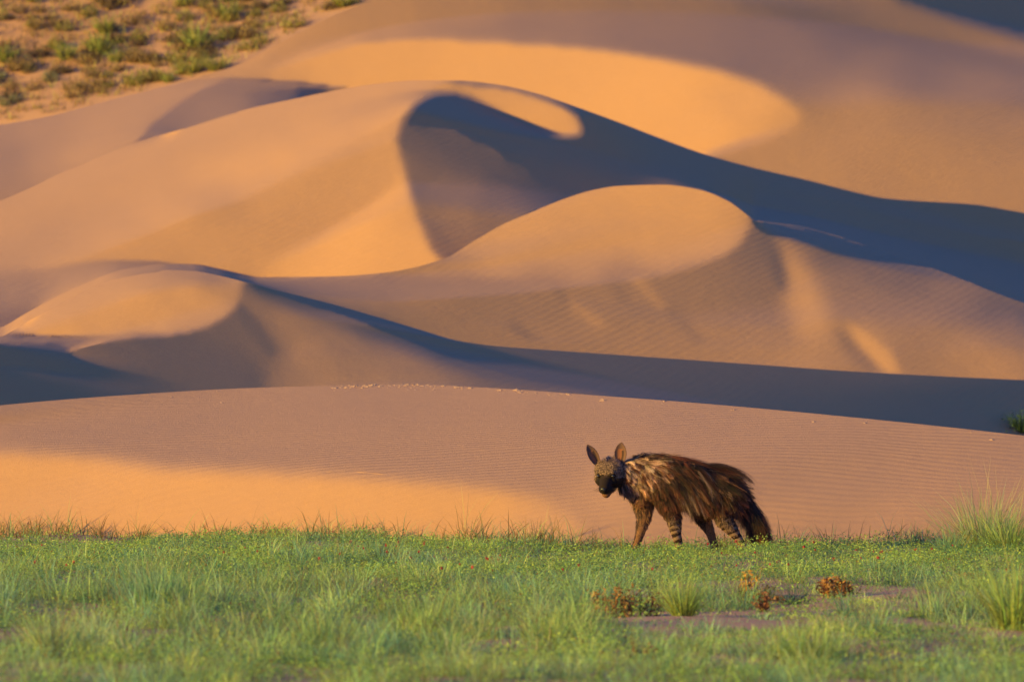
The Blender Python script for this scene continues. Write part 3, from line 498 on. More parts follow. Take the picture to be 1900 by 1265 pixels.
0,0,0,0,0,-4,-18,-14,-11,-10,-10,-8,-7,-5,-3,0,0,0,0,0,0,0,0,0,0,0,0,0,0,0,0,0,0,0,0,0,0,0,0,0,0,0,0,0,0,0,0,0,0,0,0,
0,0,0,0,0,-2,-15,-15,-13,-10,-6,-4,-2,0,0,0,0,0,0,0,0,0,0,0,0,0,0,0,0,0,0,0,0,0,0,0,0,0,0,0,0,0,0,0,0,0,0,0,0,0,0,
0,0,0,0,0,0,-3,-4,-3,0,0,0,0,0,0,0,0,0,0,0,0,0,0,0,0,0,0,0,0,0,0,0,0,0,0,0,0,0,0,0,0,0,0,0,0,0,0,0,0,0,0,
0,0,0,0,0,0,0,0,0,0,0,0,0,0,0,0,0,0,0,0,0,0,0,0,0,0,0,0,0,0,0,0,0,0,0,0,0,0,0,0,0,0,0,0,0,0,0,0,0,0,0,
0,0,0,0,0,0,0,0,0,0,0,0,0,0,0,0,0,0,0,0,0,0,0,0,0,0,0,0,0,0,0,0,0,0,0,0,0,0,0,0,0,0,0,0,0,0,0,0,0,0,0,
0,0,0,0,0,0,0,0,0,0,0,0,0,0,0,0,0,0,0,0,0,0,0,0,0,0,0,0,0,0,0,0,0,0,0,0,0,0,0,0,0,0,0,0,0,0,0,0,0,0,0,
0,0,0,0,0,0,0,0,0,0,0,0,0,0,0,0,0,0,0,0,0,0,0,0,0,0,0,0,0,0,0,0,0,0,0,0,0,0,0,0,0,0,0,0,0,0,0,0,0,0,0,
0,0,0,0,0,0,0,0,0,0,0,0,0,0,0,0,0,0,0,0,0,0,0,0,0,0,0,0,0,0,0,0,0,0,0,0,0,0,0,0,0,0,0,0,0,0,0,0,0,0,0,
0,0,0,0,0,0,0,0,0,0,0,0,0,0,0,0,0,0,0,0,0,0,0,0,0,0,0,0,0,0,0,0,0,0,0,0,0,0,0,0,0,0,0,0,0,0,0,0,0,0,0,
0,0,0,0,0,0,0,0,0,0,0,0,0,0,0,0,0,0,0,0,0,0,0,0,0,0,0,0,0,0,0,0,0,0,0,0,0,0,0,0,0,0,0,0,0,0,0,0,0,0,0,
0,0,0,0,0,0,0,0,0,0,0,0,0,0,0,0,0,0,0,0,0,0,0,0,0,0,0,0,0,0,0,0,0,0,0,0,0,0,0,0,0,0,0,0,0,0,0,0,0,0,0,
0,0,0,0,0,0,0,0,0,0,0,0,0,0,0,0,0,0,0,0,0,0,0,0,0,0,0,0,0,0,0,0,0,0,0,0,0,0,0,0,0,0,0,0,0,0,0,0,0,0,0,
0,0,0,0,0,0,0,0,0,0,0,0,0,0,0,0,0,0,0,0,0,0,0,0,0,0,0,0,0,0,0,0,0,0,0,0,0,0,0,0,0,0,0,0,0,0,0,0,0,0,0,
0,0,0,0,0,0,0,0,0,0,0,0,0,0,0,0,0,0,0,0,0,0,0,0,0,0,0,0,0,0,0,0,0,0,0,0,0,0,0,0,0,0,0,0,0,0,0,0,0,0,0,
0,0,0,0,0,0,0,0,0,0,0,0,0,0,0,0,0,0,0,0,0,0,0,0,0,0,0,0,0,0,0,0,0,0,0,0,0,0,0,0,0,0,0,0,0,0,0,0,0,0,0,
0,0,0,0,0,0,0,0,0,0,0,0,0,0,0,0,0,0,0,0,0,0,0,0,0,0,0,0,0,0,0,0,0,0,0,0,0,0,0,0,0,0,0,0,0,0,0,0,0,0,0,
0,0,0,0,0,0,0,0,0,0,0,0,0,0,0,0,0,0,0,0,0,0,0,0,0,0,0,0,0,0,0,0,0,0,0,0,0,0,0,0,0,0,0,0,0,0,0,0,0,0,0,
0,0,0,0,0,0,0,0,0,0,0,0,0,0,0,0,0,0,0,0,0,0,0,0,0,0,0,0,0,0,0,0,0,0,0,0,0,0,0,0,0,0,0,0,0,0,0,0,0,0,0]
CORR = np.array(FIT_ADJUST, float).reshape(6, len(CYS), len(CXS)) / 500.0
DISTANCE_STEPS = [
214729,-29,-29,-29,-29,-30,-29,-31,-30,-30,-31,-32,-36,-39,-41,-41,-41,-39,-40,-39,-37,-35,-33,-31,-31,-31,-33,-33,-32,-33,-33,-34,-36,-37,-38,-37,-38,-38,-38,-38,-36,-34,-34,-33,-33,-33,-32,-33,-33,-32,-31,-31,-31,-30,-31,-31,-30,-28,-28,-27,-25,-25,-27,-30,-33,-36,-38,-41,-41,-40,-38,-35,-33,-31,-32,-31,-32,-21,-8,-3,-3,-3,-1,-1,1,2,3,4,4,4,4,3,2,1,1,-1,0,0,0,1,3,3,3,5,4,5,5,5,7,6,8,9,9,11,12,13,13,14,14,14,14,14,14,13,14,13,13,13,13,13,14,13,12,13,12,13,12,12,13,
66,1,2,1,1,1,0,2,1,1,1,2,6,7,6,4,5,2,3,1,-2,-3,-5,-4,-2,-1,1,1,0,-1,0,2,3,3,2,0,1,0,1,1,-1,-3,-1,-1,-1,0,0,0,1,-1,-1,-1,-1,-1,1,0,0,-1,0,-1,0,-1,3,5,7,7,6,6,4,1,0,-1,-1,-1,1,0,4,3,0,-3,-3,-2,-3,-1,-2,-1,0,0,0,2,1,2,3,3,1,1,0,-1,-1,-2,-4,-2,-2,-3,-2,-4,-5,-4,-6,-5,-6,-5,-3,-4,-4,-3,-2,-2,-2,-2,-1,-1,-1,0,-2,0,-1,-1,0,-1,-1,-1,1,0,0,0,1,0,0,
65,2,1,1,1,2,1,2,1,0,2,1,1,3,6,7,5,6,4,3,2,0,-1,-4,-5,-4,-2,-1,0,2,0,-2,0,2,3,3,2,1,1,0,1,0,-1,-2,-2,0,-2,1,-1,1,0,0,-1,-2,-1,0,0,0,0,0,-1,0,-2,0,1,4,6,8,5,6,4,3,2,0,-1,0,3,2,-3,-3,-4,-3,-3,-3,-1,-1,0,0,2,0,2,0,0,-1,0,1,1,1,0,1,1,0,1,-1,-1,-2,-2,-5,-4,-4,-4,-4,-5,-4,-3,-3,-4,-3,-3,-3,-3,-2,-3,-2,-1,-3,-1,0,-2,-1,-1,0,-1,-1,0,-1,-1,0,0,
66,1,1,1,2,1,1,1,1,2,0,2,1,2,1,4,6,6,5,5,5,3,2,0,-2,-4,-6,-4,-3,-1,1,2,0,-2,0,1,3,4,1,2,0,1,0,0,0,-4,0,-2,1,-1,0,0,0,1,-2,-1,-1,-1,0,0,-1,0,0,-2,0,-1,0,2,7,6,7,5,5,4,5,8,6,1,-4,-7,-5,-6,-5,-4,-3,-1,-1,1,1,1,0,2,1,1,0,0,-2,-2,-1,-1,1,0,1,2,1,2,1,0,-3,-3,-3,-4,-4,-3,-3,-4,-3,-4,-3,-3,-3,-4,-2,-3,-3,-2,-2,-3,-2,-1,-2,-2,-1,-2,-1,-1,0,-1,-2,
65,1,2,2,0,1,2,1,1,1,2,0,2,0,3,1,1,4,6,6,5,6,4,3,2,0,-2,-5,-5,-4,-3,-1,1,1,-1,-1,0,1,3,3,2,1,0,1,0,1,-2,-2,-2,0,-1,0,0,0,1,0,-1,-1,-2,0,-1,0,-1,0,-1,-1,0,-1,0,4,6,9,8,11,13,9,5,-1,-4,-4,-6,-5,-5,-5,-5,-3,-1,-1,0,0,0,0,0,1,1,1,1,1,0,-1,-2,-1,-2,-1,0,1,1,2,2,0,-1,-2,-2,-4,-4,-4,-3,-3,-4,-3,-4,-3,-3,-3,-3,-2,-3,-2,-2,-3,-2,-2,-3,-1,-2,-2,-2,-1,-1,
64,3,0,2,1,2,1,1,1,1,1,2,0,2,0,1,2,1,1,3,6,5,7,6,4,3,2,0,-3,-6,-5,-5,-3,-1,2,1,-1,-1,-1,1,4,3,2,0,0,2,1,1,-2,-2,0,0,1,0,0,3,3,0,0,1,1,-1,2,2,1,2,3,2,4,5,6,6,7,7,4,2,0,-1,-2,-3,-2,-4,-5,-4,-4,-3,-2,-2,-2,-2,-2,-1,-1,-1,1,0,2,1,2,1,0,0,-2,-1,-1,-1,0,0,0,1,-1,-1,-1,-1,-3,-2,-4,-5,-4,-4,-3,-4,-4,-3,-2,-3,-3,-3,-2,-2,-3,-2,-2,-3,-2,-2,-2,-2,-2,
64,1,3,1,2,0,2,1,1,2,1,0,2,1,0,1,1,0,1,1,1,3,4,7,7,5,5,3,2,0,-4,-4,-4,-2,-1,2,2,1,1,0,3,5,6,4,3,2,7,6,4,1,1,5,5,4,5,6,7,8,5,4,4,2,1,1,1,1,1,3,1,-1,-2,-3,-3,-5,-5,-4,-4,-3,-3,-3,-4,-3,-3,-3,-2,-4,-4,-4,-4,-4,-3,-3,-2,-1,-2,1,1,3,2,3,1,-1,-1,-2,-2,-1,-1,1,1,0,1,-2,-2,-3,-3,-3,-3,-3,-3,-4,-4,-3,-4,-4,-4,-3,-2,-2,-3,-3,-2,-4,-2,-2,-3,-3,-3,-2,-2,
63,3,1,1,2,2,1,1,2,0,1,2,1,0,2,1,-1,0,1,1,1,1,1,2,5,9,8,8,8,9,9,8,8,10,11,10,8,7,6,5,5,7,7,9,8,6,5,5,8,8,5,0,2,4,4,2,1,1,3,1,-1,-2,-3,-5,-5,-5,-6,-5,-6,-7,-8,-7,-7,-6,-5,-4,-4,-4,-2,-3,-3,-4,-4,-4,-4,-5,-7,-6,-7,-5,-5,-4,-4,-3,-1,-2,0,0,1,0,2,1,1,-1,-1,-2,-1,-1,-1,1,0,2,0,-1,-2,-3,-3,-3,-4,-3,-3,-3,-4,-3,-4,-4,-3,-5,-3,-3,-3,-2,-4,-3,-2,-3,-2,-4,-2,
61,3,3,2,1,1,1,2,1,2,2,1,1,3,1,1,2,1,-1,1,3,6,5,4,5,9,14,18,20,23,26,27,23,19,15,13,14,14,13,10,4,1,-1,-1,-1,0,-3,-2,-2,-1,1,0,-2,-2,-3,-4,-3,-2,-4,-3,-4,-3,-4,-4,-4,-4,-6,-6,-6,-6,-6,-7,-7,-7,-7,-6,-4,-3,-2,-1,-1,-1,-2,-4,-6,-7,-7,-8,-8,-8,-7,-8,-6,-5,-5,-3,-4,-3,-2,-2,-1,0,0,1,0,-1,0,-1,0,0,0,-1,1,0,1,-1,0,-1,-1,-2,-3,-4,-3,-4,-3,-3,-5,-4,-5,-4,-4,-4,-3,-4,-3,-3,-4,-2,-3,
58,5,3,3,2,4,3,3,5,4,5,5,7,5,6,6,5,4,6,6,9,11,13,14,14,12,13,12,13,12,10,8,8,7,6,6,6,7,7,8,8,6,7,6,5,4,2,1,1,2,0,1,0,-1,-1,-2,-2,-3,-2,-4,-4,-4,-6,-5,-6,-5,-4,-5,-5,-4,-5,-5,-6,-6,-6,-6,-6,-5,-4,-3,-1,-1,-1,-1,-2,-4,-5,-7,-7,-8,-9,-8,-9,-9,-8,-8,-7,-7,-6,-4,-4,-3,-2,-2,-1,1,-1,0,0,-1,0,1,-1,0,0,1,-1,1,0,1,0,0,-2,-2,-4,-4,-4,-4,-4,-5,-6,-4,-5,-4,-5,-3,-3,-3,-4,
55,9,10,10,11,11,11,13,12,15,14,16,15,16,16,13,11,11,9,9,7,4,4,5,4,2,1,1,0,-2,-1,-1,0,-1,0,0,1,2,2,3,3,4,4,5,7,6,7,7,6,5,5,4,4,4,5,4,2,2,1,-1,-2,-4,-5,-6,-6,-7,-7,-6,-5,-6,-4,-5,-5,-4,-6,-6,-5,-6,-6,-4,-5,-4,-2,-2,-3,-1,-3,-3,-4,-4,-6,-8,-8,-9,-10,-10,-10,-10,-9,-8,-8,-7,-5,-3,-3,-3,-1,-2,-1,-1,0,0,-1,0,0,-1,1,0,1,0,0,0,1,0,0,-1,-3,-3,-4,-4,-5,-5,-6,-5,-5,-5,-4,-5,-3,
52,14,19,21,22,21,22,20,20,17,18,16,14,14,12,13,13,12,11,9,6,4,2,1,0,0,-1,-1,-1,-1,-2,-2,-2,-1,-2,-1,-1,-3,-1,-1,-1,-2,0,-2,0,0,1,2,2,3,4,5,7,6,6,8,7,7,5,5,3,1,0,-3,-4,-5,-5,-5,-6,-6,-7,-6,-4,-7,-5,-6,-7,-6,-5,-6,-5,-5,-5,-5,-3,-4,-3,-3,-3,-4,-4,-4,-5,-7,-8,-9,-10,-9,-11,-11,-9,-8,-8,-8,-6,-5,-5,-3,-4,-2,-3,-2,-1,-2,-1,-1,-1,0,0,0,1,0,1,0,0,0,1,-1,-1,-3,-3,-4,-4,-5,-6,-6,-6,-4,-6,
55,7,6,7,8,9,8,9,9,9,9,10,10,10,12,13,15,15,16,15,14,13,13,10,11,11,8,8,7,7,6,5,5,3,4,3,2,2,1,1,0,1,-1,0,-2,-1,-1,-2,-1,-1,0,0,1,3,3,3,5,4,5,6,6,5,4,5,2,1,-1,-3,-3,-3,-4,-5,-7,-6,-7,-6,-7,-7,-8,-6,-7,-6,-6,-6,-6,-5,-5,-4,-4,-5,-4,-4,-5,-4,-5,-6,-8,-9,-8,-9,-10,-10,-9,-9,-8,-8,-7,-7,-5,-6,-4,-5,-4,-2,-4,-2,-1,-2,-2,0,-1,0,0,0,1,0,0,1,0,0,0,-2,-2,-4,-3,-5,-6,-6,-5,
58,2,2,1,1,1,2,2,1,2,2,2,4,5,4,6,5,7,7,7,7,8,9,11,11,12,13,14,14,14,14,14,13,15,12,13,11,12,11,9,9,8,7,6,5,4,2,2,1,1,1,0,0,0,0,0,0,1,1,0,1,1,2,2,4,4,4,4,2,0,-1,-2,-2,-4,-4,-6,-5,-6,-5,-7,-6,-7,-7,-6,-7,-7,-6,-7,-7,-5,-5,-6,-4,-6,-5,-5,-5,-7,-7,-8,-8,-9,-9,-8,-9,-9,-9,-8,-7,-7,-7,-5,-6,-6,-4,-4,-5,-4,-2,-3,-1,-1,-1,-1,0,0,1,0,0,1,0,0,0,-1,-2,-2,-3,-5,-6,
58,2,1,2,1,3,9,11,11,10,9,8,6,6,6,3,4,2,2,1,2,1,1,2,1,0,2,1,2,3,4,5,5,6,8,8,10,10,11,14,14,16,16,16,16,15,15,12,10,9,5,7,4,3,4,1,1,0,0,0,-2,-1,-2,-3,-2,-2,1,2,2,3,1,2,1,2,2,0,0,-1,-3,-3,-4,-5,-7,-7,-8,-8,-9,-7,-7,-8,-6,-6,-7,-5,-5,-6,-6,-5,-7,-7,-7,-7,-9,-8,-9,-9,-8,-8,-8,-7,-7,-7,-6,-6,-7,-6,-6,-5,-5,-4,-5,-3,-3,-1,-2,-1,-1,0,0,1,1,0,1,0,0,-1,-1,-2,-2,
1239,34,38,42,44,42,35,27,27,25,25,25,26,25,27,29,28,30,31,33,33,35,37,37,38,40,38,39,39,40,41,42,43,37,37,36,36,37,36,36,39,40,42,45,46,41,36,35,35,34,34,33,36,36,35,35,34,36,41,45,50,55,62,70,74,81,85,87,90,90,95,95,97,99,100,104,107,113,120,128,139,149,151,141,136,130,126,121,119,115,111,109,107,103,102,100,99,99,98,98,97,95,94,90,90,87,84,83,80,80,78,78,77,77,77,75,73,72,70,68,68,67,66,65,65,66,65,67,67,68,70,72,73,75,75,78,77,78,79,
38,2,0,1,1,1,-4,0,-2,0,-1,0,0,1,0,0,1,1,3,3,3,4,2,2,4,1,4,4,5,4,0,-3,-4,-1,0,-1,-1,-2,0,-1,-2,-2,-2,-1,-3,-2,-2,-1,1,-1,1,0,-1,0,0,0,1,0,-1,-1,0,-1,-2,-2,0,-2,-2,-1,-1,2,2,4,4,4,5,6,8,11,11,10,5,-5,-11,-7,-4,-4,-3,-4,-5,-4,-5,-5,-6,-4,-4,-3,0,-1,0,1,-1,0,1,0,0,0,1,-1,1,0,1,-1,1,0,0,0,1,1,0,0,1,-1,1,1,1,-1,1,0,2,0,0,1,0,1,0,0,1,1,0,
39,0,2,2,2,-7,-1,1,0,-1,0,-1,1,0,1,0,1,1,2,4,3,2,3,3,2,5,5,6,2,-2,-3,-1,-1,1,-2,0,-1,-1,-2,-1,-1,-2,-1,-3,-1,-1,-2,0,-2,-1,-2,-2,-1,0,-2,-1,-1,-1,0,-1,-1,0,-1,0,-1,0,0,0,3,2,4,4,4,5,6,9,9,8,6,2,-5,-6,-4,-3,-4,-3,-5,-5,-5,-6,-5,-5,-3,-3,-1,0,0,0,1,-1,1,0,0,0,0,0,0,1,0,0,0,1,0,0,0,1,0,0,1,0,0,1,0,1,0,1,0,1,0,0,1,0,1,0,1,0,1,0,0,
40,0,3,-1,-8,0,0,-1,3,1,-1,1,-1,1,0,1,0,1,3,3,3,3,3,3,6,7,5,-1,-3,-2,0,1,0,0,0,-2,0,-1,-1,-2,-2,-1,-2,-2,-2,-1,0,-3,-1,-2,-1,-1,-1,-1,-1,-1,-2,-1,-1,-2,-1,-1,0,-1,1,0,2,2,2,5,4,4,4,7,8,7,6,3,1,-3,-3,-4,-3,-4,-4,-5,-5,-5,-6,-4,-5,-2,-2,1,0,0,0,0,0,0,0,1,-1,1,0,0,0,0,0,1,0,0,1,0,1,-1,1,0,0,1,1,0,0,0,1,0,1,0,0,1,1,0,0,0,1,0,0,0,0,
39,1,1,-6,-1,0,0,-1,1,2,1,-1,1,0,0,1,1,1,3,3,3,3,4,8,8,3,-5,-4,0,3,3,1,0,-2,-2,0,-2,0,-1,-2,-1,-2,-2,-2,-3,-1,0,-1,-3,-1,-1,0,-1,-2,-1,-1,-1,-1,-2,-1,-1,-2,0,0,0,2,2,4,5,5,3,3,7,6,6,4,3,1,-2,-3,-3,-3,-5,-5,-5,-6,-5,-6,-4,-3,0,-1,1,0,-1,1,0,0,0,1,-1,0,1,0,-1,1,1,0,0,-1,1,0,0,1,0,1,0,0,1,0,0,0,1,0,0,1,0,1,0,1,-1,1,0,1,0,0,0,1,0,
39,2,-6,0,0,-1,-1,1,-1,2,1,1,0,0,1,0,1,1,2,4,4,5,9,11,-3,-9,-1,4,7,3,-1,-4,-2,-1,1,-1,0,-1,-1,-2,-2,-2,-2,-2,-2,-1,0,-2,-3,-2,-1,0,-1,-1,0,-1,0,-1,-1,-1,-2,0,-1,1,1,3,4,5,4,1,3,6,6,5,5,3,-1,-2,-4,-3,-4,-5,-5,-5,-6,-5,-5,-3,-1,0,0,1,0,-1,1,0,0,0,0,0,0,0,0,0,1,0,0,0,0,1,0,0,0,0,1,0,1,0,0,1,0,1,0,0,0,1,0,0,0,0,1,0,0,0,1,0,0,0,1,
38,-3,-1,0,0,0,0,0,0,1,1,1,0,0,0,1,1,1,3,5,5,9,9,-7,-6,3,8,8,0,-6,-3,0,0,1,0,-1,0,-1,-2,0,-2,-3,-2,-3,-1,1,-1,-1,-4,-3,-1,-1,0,-1,-1,0,-1,0,-1,-2,0,0,1,1,3,4,4,3,0,2,7,9,6,4,-1,-1,-2,-4,-4,-5,-5,-6,-6,-5,-5,-3,-1,1,0,0,-1,0,0,1,0,0,-1,1,0,0,1,-1,0,0,1,0,-1,1,1,-1,0,1,1,0,0,0,0,1,0,0,0,0,1,0,1,-1,1,0,1,0,0,0,1,0,0,1,0,0,0,
33,1,1,0,-1,0,0,0,0,-1,4,0,0,0,1,0,1,1,4,7,8,2,-7,-4,13,12,4,-9,-6,1,2,0,1,1,0,0,-1,0,-2,-2,-2,-2,-2,-3,-1,2,0,-2,-2,-3,-2,-1,-1,-1,-2,0,0,-1,-2,0,0,1,1,3,4,4,3,0,2,11,8,4,1,-1,-2,-4,-4,-5,-4,-6,-6,-5,-5,-4,-1,0,0,0,0,0,1,0,0,-1,0,0,1,0,0,0,0,1,0,0,-1,0,1,0,0,1,0,0,0,0,0,1,0,0,0,1,0,1,-1,1,0,1,-1,1,0,0,0,1,0,0,0,0,1,0,0,
35,0,0,-1,1,-1,0,0,0,1,2,-1,1,1,0,0,1,2,6,9,-1,-3,-4,11,20,-3,-14,-1,3,2,0,2,1,0,0,-1,0,-1,-1,-3,-2,-2,-2,-1,0,-2,-1,-1,-1,-1,-1,-1,-2,-1,-1,-1,0,-1,0,-1,1,1,3,2,4,4,1,3,13,6,2,-1,-2,-3,-4,-5,-5,-5,-7,-5,-5,-4,-1,0,0,0,0,0,0,0,0,0,0,1,0,0,0,0,0,-1,0,0,1,0,0,1,0,0,0,0,1,0,0,1,0,0,0,0,1,-1,1,-1,1,0,0,0,1,-1,1,0,1,0,0,1,-1,1,-1,0,0,
35,0,0,0,-1,1,0,-1,0,1,-1,3,0,0,0,1,1,4,9,0,-5,-2,12,21,-7,-15,2,5,4,5,5,13,42,21,-48,-32,-4,-2,-2,-2,-2,-2,-2,0,-1,-4,-5,0,2,1,-1,0,-1,-1,-1,0,-1,0,0,1,1,2,3,3,4,2,3,12,4,0,-1,-4,-4,-5,-5,-5,-6,-5,-5,-3,-3,0,0,0,0,0,1,0,0,0,0,0,0,0,0,0,0,-1,0,1,0,0,0,0,1,-1,0,1,0,0,0,1,0,-1,1,0,0,1,-1,1,0,1,-1,0,1,0,0,1,-1,1,0,0,0,0,1,-1,0,0,-1,
35,0,0,0,0,-1,0,1,1,0,1,0,1,0,0,1,2,7,2,-10,3,10,23,65,133,170,162,131,-6,-57,-61,-71,-104,-91,-34,-57,-87,-76,-28,-3,-1,-2,-2,-1,-1,-5,-3,-2,1,1,2,-1,0,-1,0,0,2,1,1,2,3,3,2,3,2,4,9,2,-2,-3,-4,-4,-5,-6,-5,-6,-5,-5,-1,-1,1,-1,0,1,0,0,-1,0,0,0,0,0,0,0,0,0,0,1,0,0,0,0,-1,1,0,1,0,-1,1,0,0,0,0,1,-1,1,0,0,0,0,0,0,1,0,0,0,1,-1,1,0,0,0,0,0,0,0,0,0,0,
35,0,0,0,0,0,0,0,0,1,1,1,-1,0,1,2,6,1,-11,4,7,27,75,130,102,80,-151,-182,-47,0,6,7,7,10,16,18,17,0,-56,-42,-4,-1,-1,-1,-3,-5,-3,-1,0,1,0,1,0,0,2,2,1,2,3,4,3,3,2,1,1,8,2,-4,-4,-4,-6,-5,-6,-6,-5,-4,-3,0,0,0,0,1,0,-1,0,0,0,0,0,0,0,0,1,0,0,0,0,0,0,0,0,0,0,0,0,0,0,0,0,1,0,0,0,0,0,0,1,-1,1,0,0,0,0,1,-1,1,-1,1,0,0,0,0,0,0,0,0,0,0,2,
35,1,-1,0,0,0,0,1,1,0,0,0,1,0,0,3,2,-7,1,5,25,76,158,174,-65,-293,-58,1,-1,1,-1,-1,2,7,11,14,13,13,10,-31,-36,-2,0,-2,-5,-4,-2,-2,0,1,1,0,1,2,2,2,3,4,4,3,3,1,0,2,7,-2,-4,-4,-5,-6,-6,-7,-5,-3,-3,-1,0,0,0,0,0,0,0,0,0,0,0,0,1,0,0,0,-1,0,0,0,0,0,0,1,0,0,0,0,0,0,0,1,-1,0,0,0,0,1,0,0,-1,1,0,0,0,0,1,-1,1,0,0,0,0,0,1,0,0,0,0,0,1,0,0,
36,-1,0,0,0,0,0,1,1,1,0,0,-1,1,1,3,-6,-2,3,18,79,215,272,-322,-247,0,2,1,1,0,0,-1,-1,0,2,5,8,10,14,7,-27,-13,-2,-2,-6,-2,-3,0,0,1,1,1,2,2,3,3,3,4,2,2,1,1,4,3,-3,-5,-5,-5,-6,-7,-5,-3,-3,-2,-1,1,0,0,0,0,0,0,0,0,0,0,0,1,-1,0,0,0,0,1,0,0,0,0,0,-1,0,1,0,0,0,0,0,0,0,0,0,1,0,-1,1,-1,1,0,0,0,0,0,0,0,0,0,1,0,0,0,-1,1,0,0,0,1,0,1,0,
35,0,1,-1,0,0,1,0,0,1,0,0,1,-1,2,-2,-3,0,5,72,271,314,-518,-134,3,4,3,1,1,0,-1,-1,-1,1,1,0,-1,1,9,14,8,-26,-2,-5,-3,-2,-2,-1,1,2,2,3,3,3,2,1,2,0,1,0,4,5,-1,-4,-5,-4,-6,-6,-5,-4,-3,-2,0,0,0,-1,1,0,0,0,0,0,0,0,0,0,1,-1,0,0,0,1,0,-1,0,1,0,0,0,0,0,-1,1,0,-1,1,0,0,1,-1,1,-1,0,0,0,1,-1,0,0,0,1,0,0,0,0,0,0,0,0,0,1,-1,1,0,0,1,0,1,0,
36,0,-1,0,-1,1,0,1,1,0,1,0,0,-1,1,-4,0,1,32,277,385,-610,-77,5,6,3,1,2,1,-1,-3,-2,0,1,0,-1,-1,0,0,6,11,-4,-10,-5,-1,0,3,1,-1,1,0,1,1,1,0,0,-1,0,3,5,1,-3,-3,-2,-4,-6,-4,-4,-3,-1,-1,0,-1,0,1,0,0,0,0,0,0,0,0,0,0,1,-1,0,0,1,0,-1,0,1,0,-1,0,0,0,1,0,0,0,-1,1,-1,1,0,0,1,-1,0,0,1,-1,0,1,0,0,0,-1,1,-1,1,-1,0,0,1,0,0,0,0,0,1,1,-1,1,0,1,
35,0,0,0,0,0,2,1,1,0,0,-1,-1,-2,-1,-1,0,4,177,520,-603,-82,7,7,7,7,7,7,5,-5,-10,-9,-6,-3,-4,-2,-3,-1,1,2,2,4,-8,-1,1,3,5,6,7,2,1,-5,-7,-9,-8,-4,4,5,1,-2,-3,-2,-1,-3,-3,-2,-2,-2,-1,0,0,-1,1,0,0,0,0,0,0,0,0,0,0,0,1,-1,0,0,1,-1,0,0,1,-1,0,1,0,0,0,-1,0,1,-1,1,0,0,0,0,0,0,0,0,0,0,0,0,0,0,0,0,1,-1,1,-1,1,0,0,-1,0,1,0,0,0,1,0,1,0,1,0,
36,0,0,-1,0,1,0,1,2,1,-1,-1,0,-3,-2,0,1,103,390,-259,-191,7,10,11,14,12,9,10,6,-1,-6,-10,-11,-11,-13,-14,-11,-8,-6,-2,-3,-3,-3,1,5,5,6,6,3,5,3,1,4,4,1,-5,-13,-15,-12,-6,-4,-2,-1,-2,-1,-1,-1,0,0,-1,0,0,0,0,-1,1,0,0,0,0,0,0,0,1,-1,0,0,1,-1,0,1,0,-1,0,1,-1,0,1,0,0,0,0,0,0,0,0,0,-1,0,0,1,0,0,0,0,0,0,0,0,1,-1,0,0,1,-1,0,0,1,0,0,-1,1,1,-1,1,1,1,0,0,
36,0,-1,1,0,0,1,2,3,1,-5,0,-2,0,0,30,110,233,208,-439,-43,-7,8,12,10,9,8,11,10,9,5,3,-4,-6,-13,-16,-17,-18,-24,-22,-18,-12,-7,5,4,3,1,4,9,9,12,16,10,6,2,0,-4,-9,-14,-19,-20,-19,-12,-1,-1,-1,0,-2,-1,-1,0,1,-1,1,0,0,0,0,0,0,0,0,0,0,0,0,1,-1,0,1,-1,0,0,1,-1,1,0,-1,0,0,1,-1,1,-1,0,1,-1,1,0,0,-1,1,0,0,0,0,0,0,0,0,0,1,-1,0,1,0,0,-1,1,-1,1,0,0,1,0,0,1,0,2,
36,0,0,-1,0,1,2,1,5,-3,-2,-1,-2,25,95,185,178,129,-279,-20,-132,-75,5,7,9,9,11,12,14,14,14,11,8,5,1,-4,-8,-16,-31,-35,-39,-40,-26,0,8,9,13,9,5,4,3,3,5,5,5,5,5,6,4,0,-4,-17,-31,-36,-20,-7,-3,0,-1,1,0,-1,1,-1,1,0,0,0,0,0,0,0,1,-1,0,1,-1,0,1,-1,0,0,1,-1,1,-1,0,1,0,0,-1,1,-1,1,0,-1,1,0,0,0,0,0,0,0,0,0,0,0,0,0,0,0,0,0,0,0,0,0,0,0,0,1,0,0,1,1,0,1,-1,
0,-1,0,0,1,0,-1,1,-3,1,2,1,2,2,1,-7,7,-11,-2,265,694,497,293,258,241,236,232,225,209,179,153,132,116,101,89,75,71,66,59,52,57,55,26,-18,-27,-26,-30,-31,-32,-34,-35,-34,-33,-26,-22,-18,-12,-7,-2,1,0,11,15,10,-8,-21,-27,-28,-28,-30,-30,-29,-31,-31,-32,-32,-32,-33,-32,-34,-33,-35,-36,-36,-36,-37,-37,-37,-38,-39,-38,-39,-41,-41,-42,-42,-42,-45,-45,-46,-46,-47,-44,-43,-40,-38,-36,-35,-46,-55,-42,-35,-34,-35,-36,-38,-40,-41,-43,-44,-45,-45,-42,-40,-39,-36,-34,-33,-32,-30,-29,-29,-28,-26,-30,-30,-31,-32,-32,
69,1,2,5,6,6,7,5,6,20,37,52,66,67,44,7,-5,-83,-87,33,-43,-54,-10,-4,0,3,1,-2,-7,-8,-9,-8,-6,-5,-2,1,0,0,-4,-9,-14,-15,-16,-10,-4,-1,0,-1,0,-1,0,0,1,0,0,1,0,1,0,1,2,3,3,3,5,4,4,4,3,4,2,3,5,2,2,1,2,1,1,2,0,1,0,1,1,0,1,1,0,1,-1,-1,-1,-3,-3,0,0,1,0,-1,-2,-2,-3,-2,-2,0,5,-3,-13,-4,1,-1,-2,-2,-2,-3,-2,-2,-2,-2,-1,-2,-1,-1,0,0,0,1,0,0,-1,-1,-1,-4,0,0,-1,1,0,
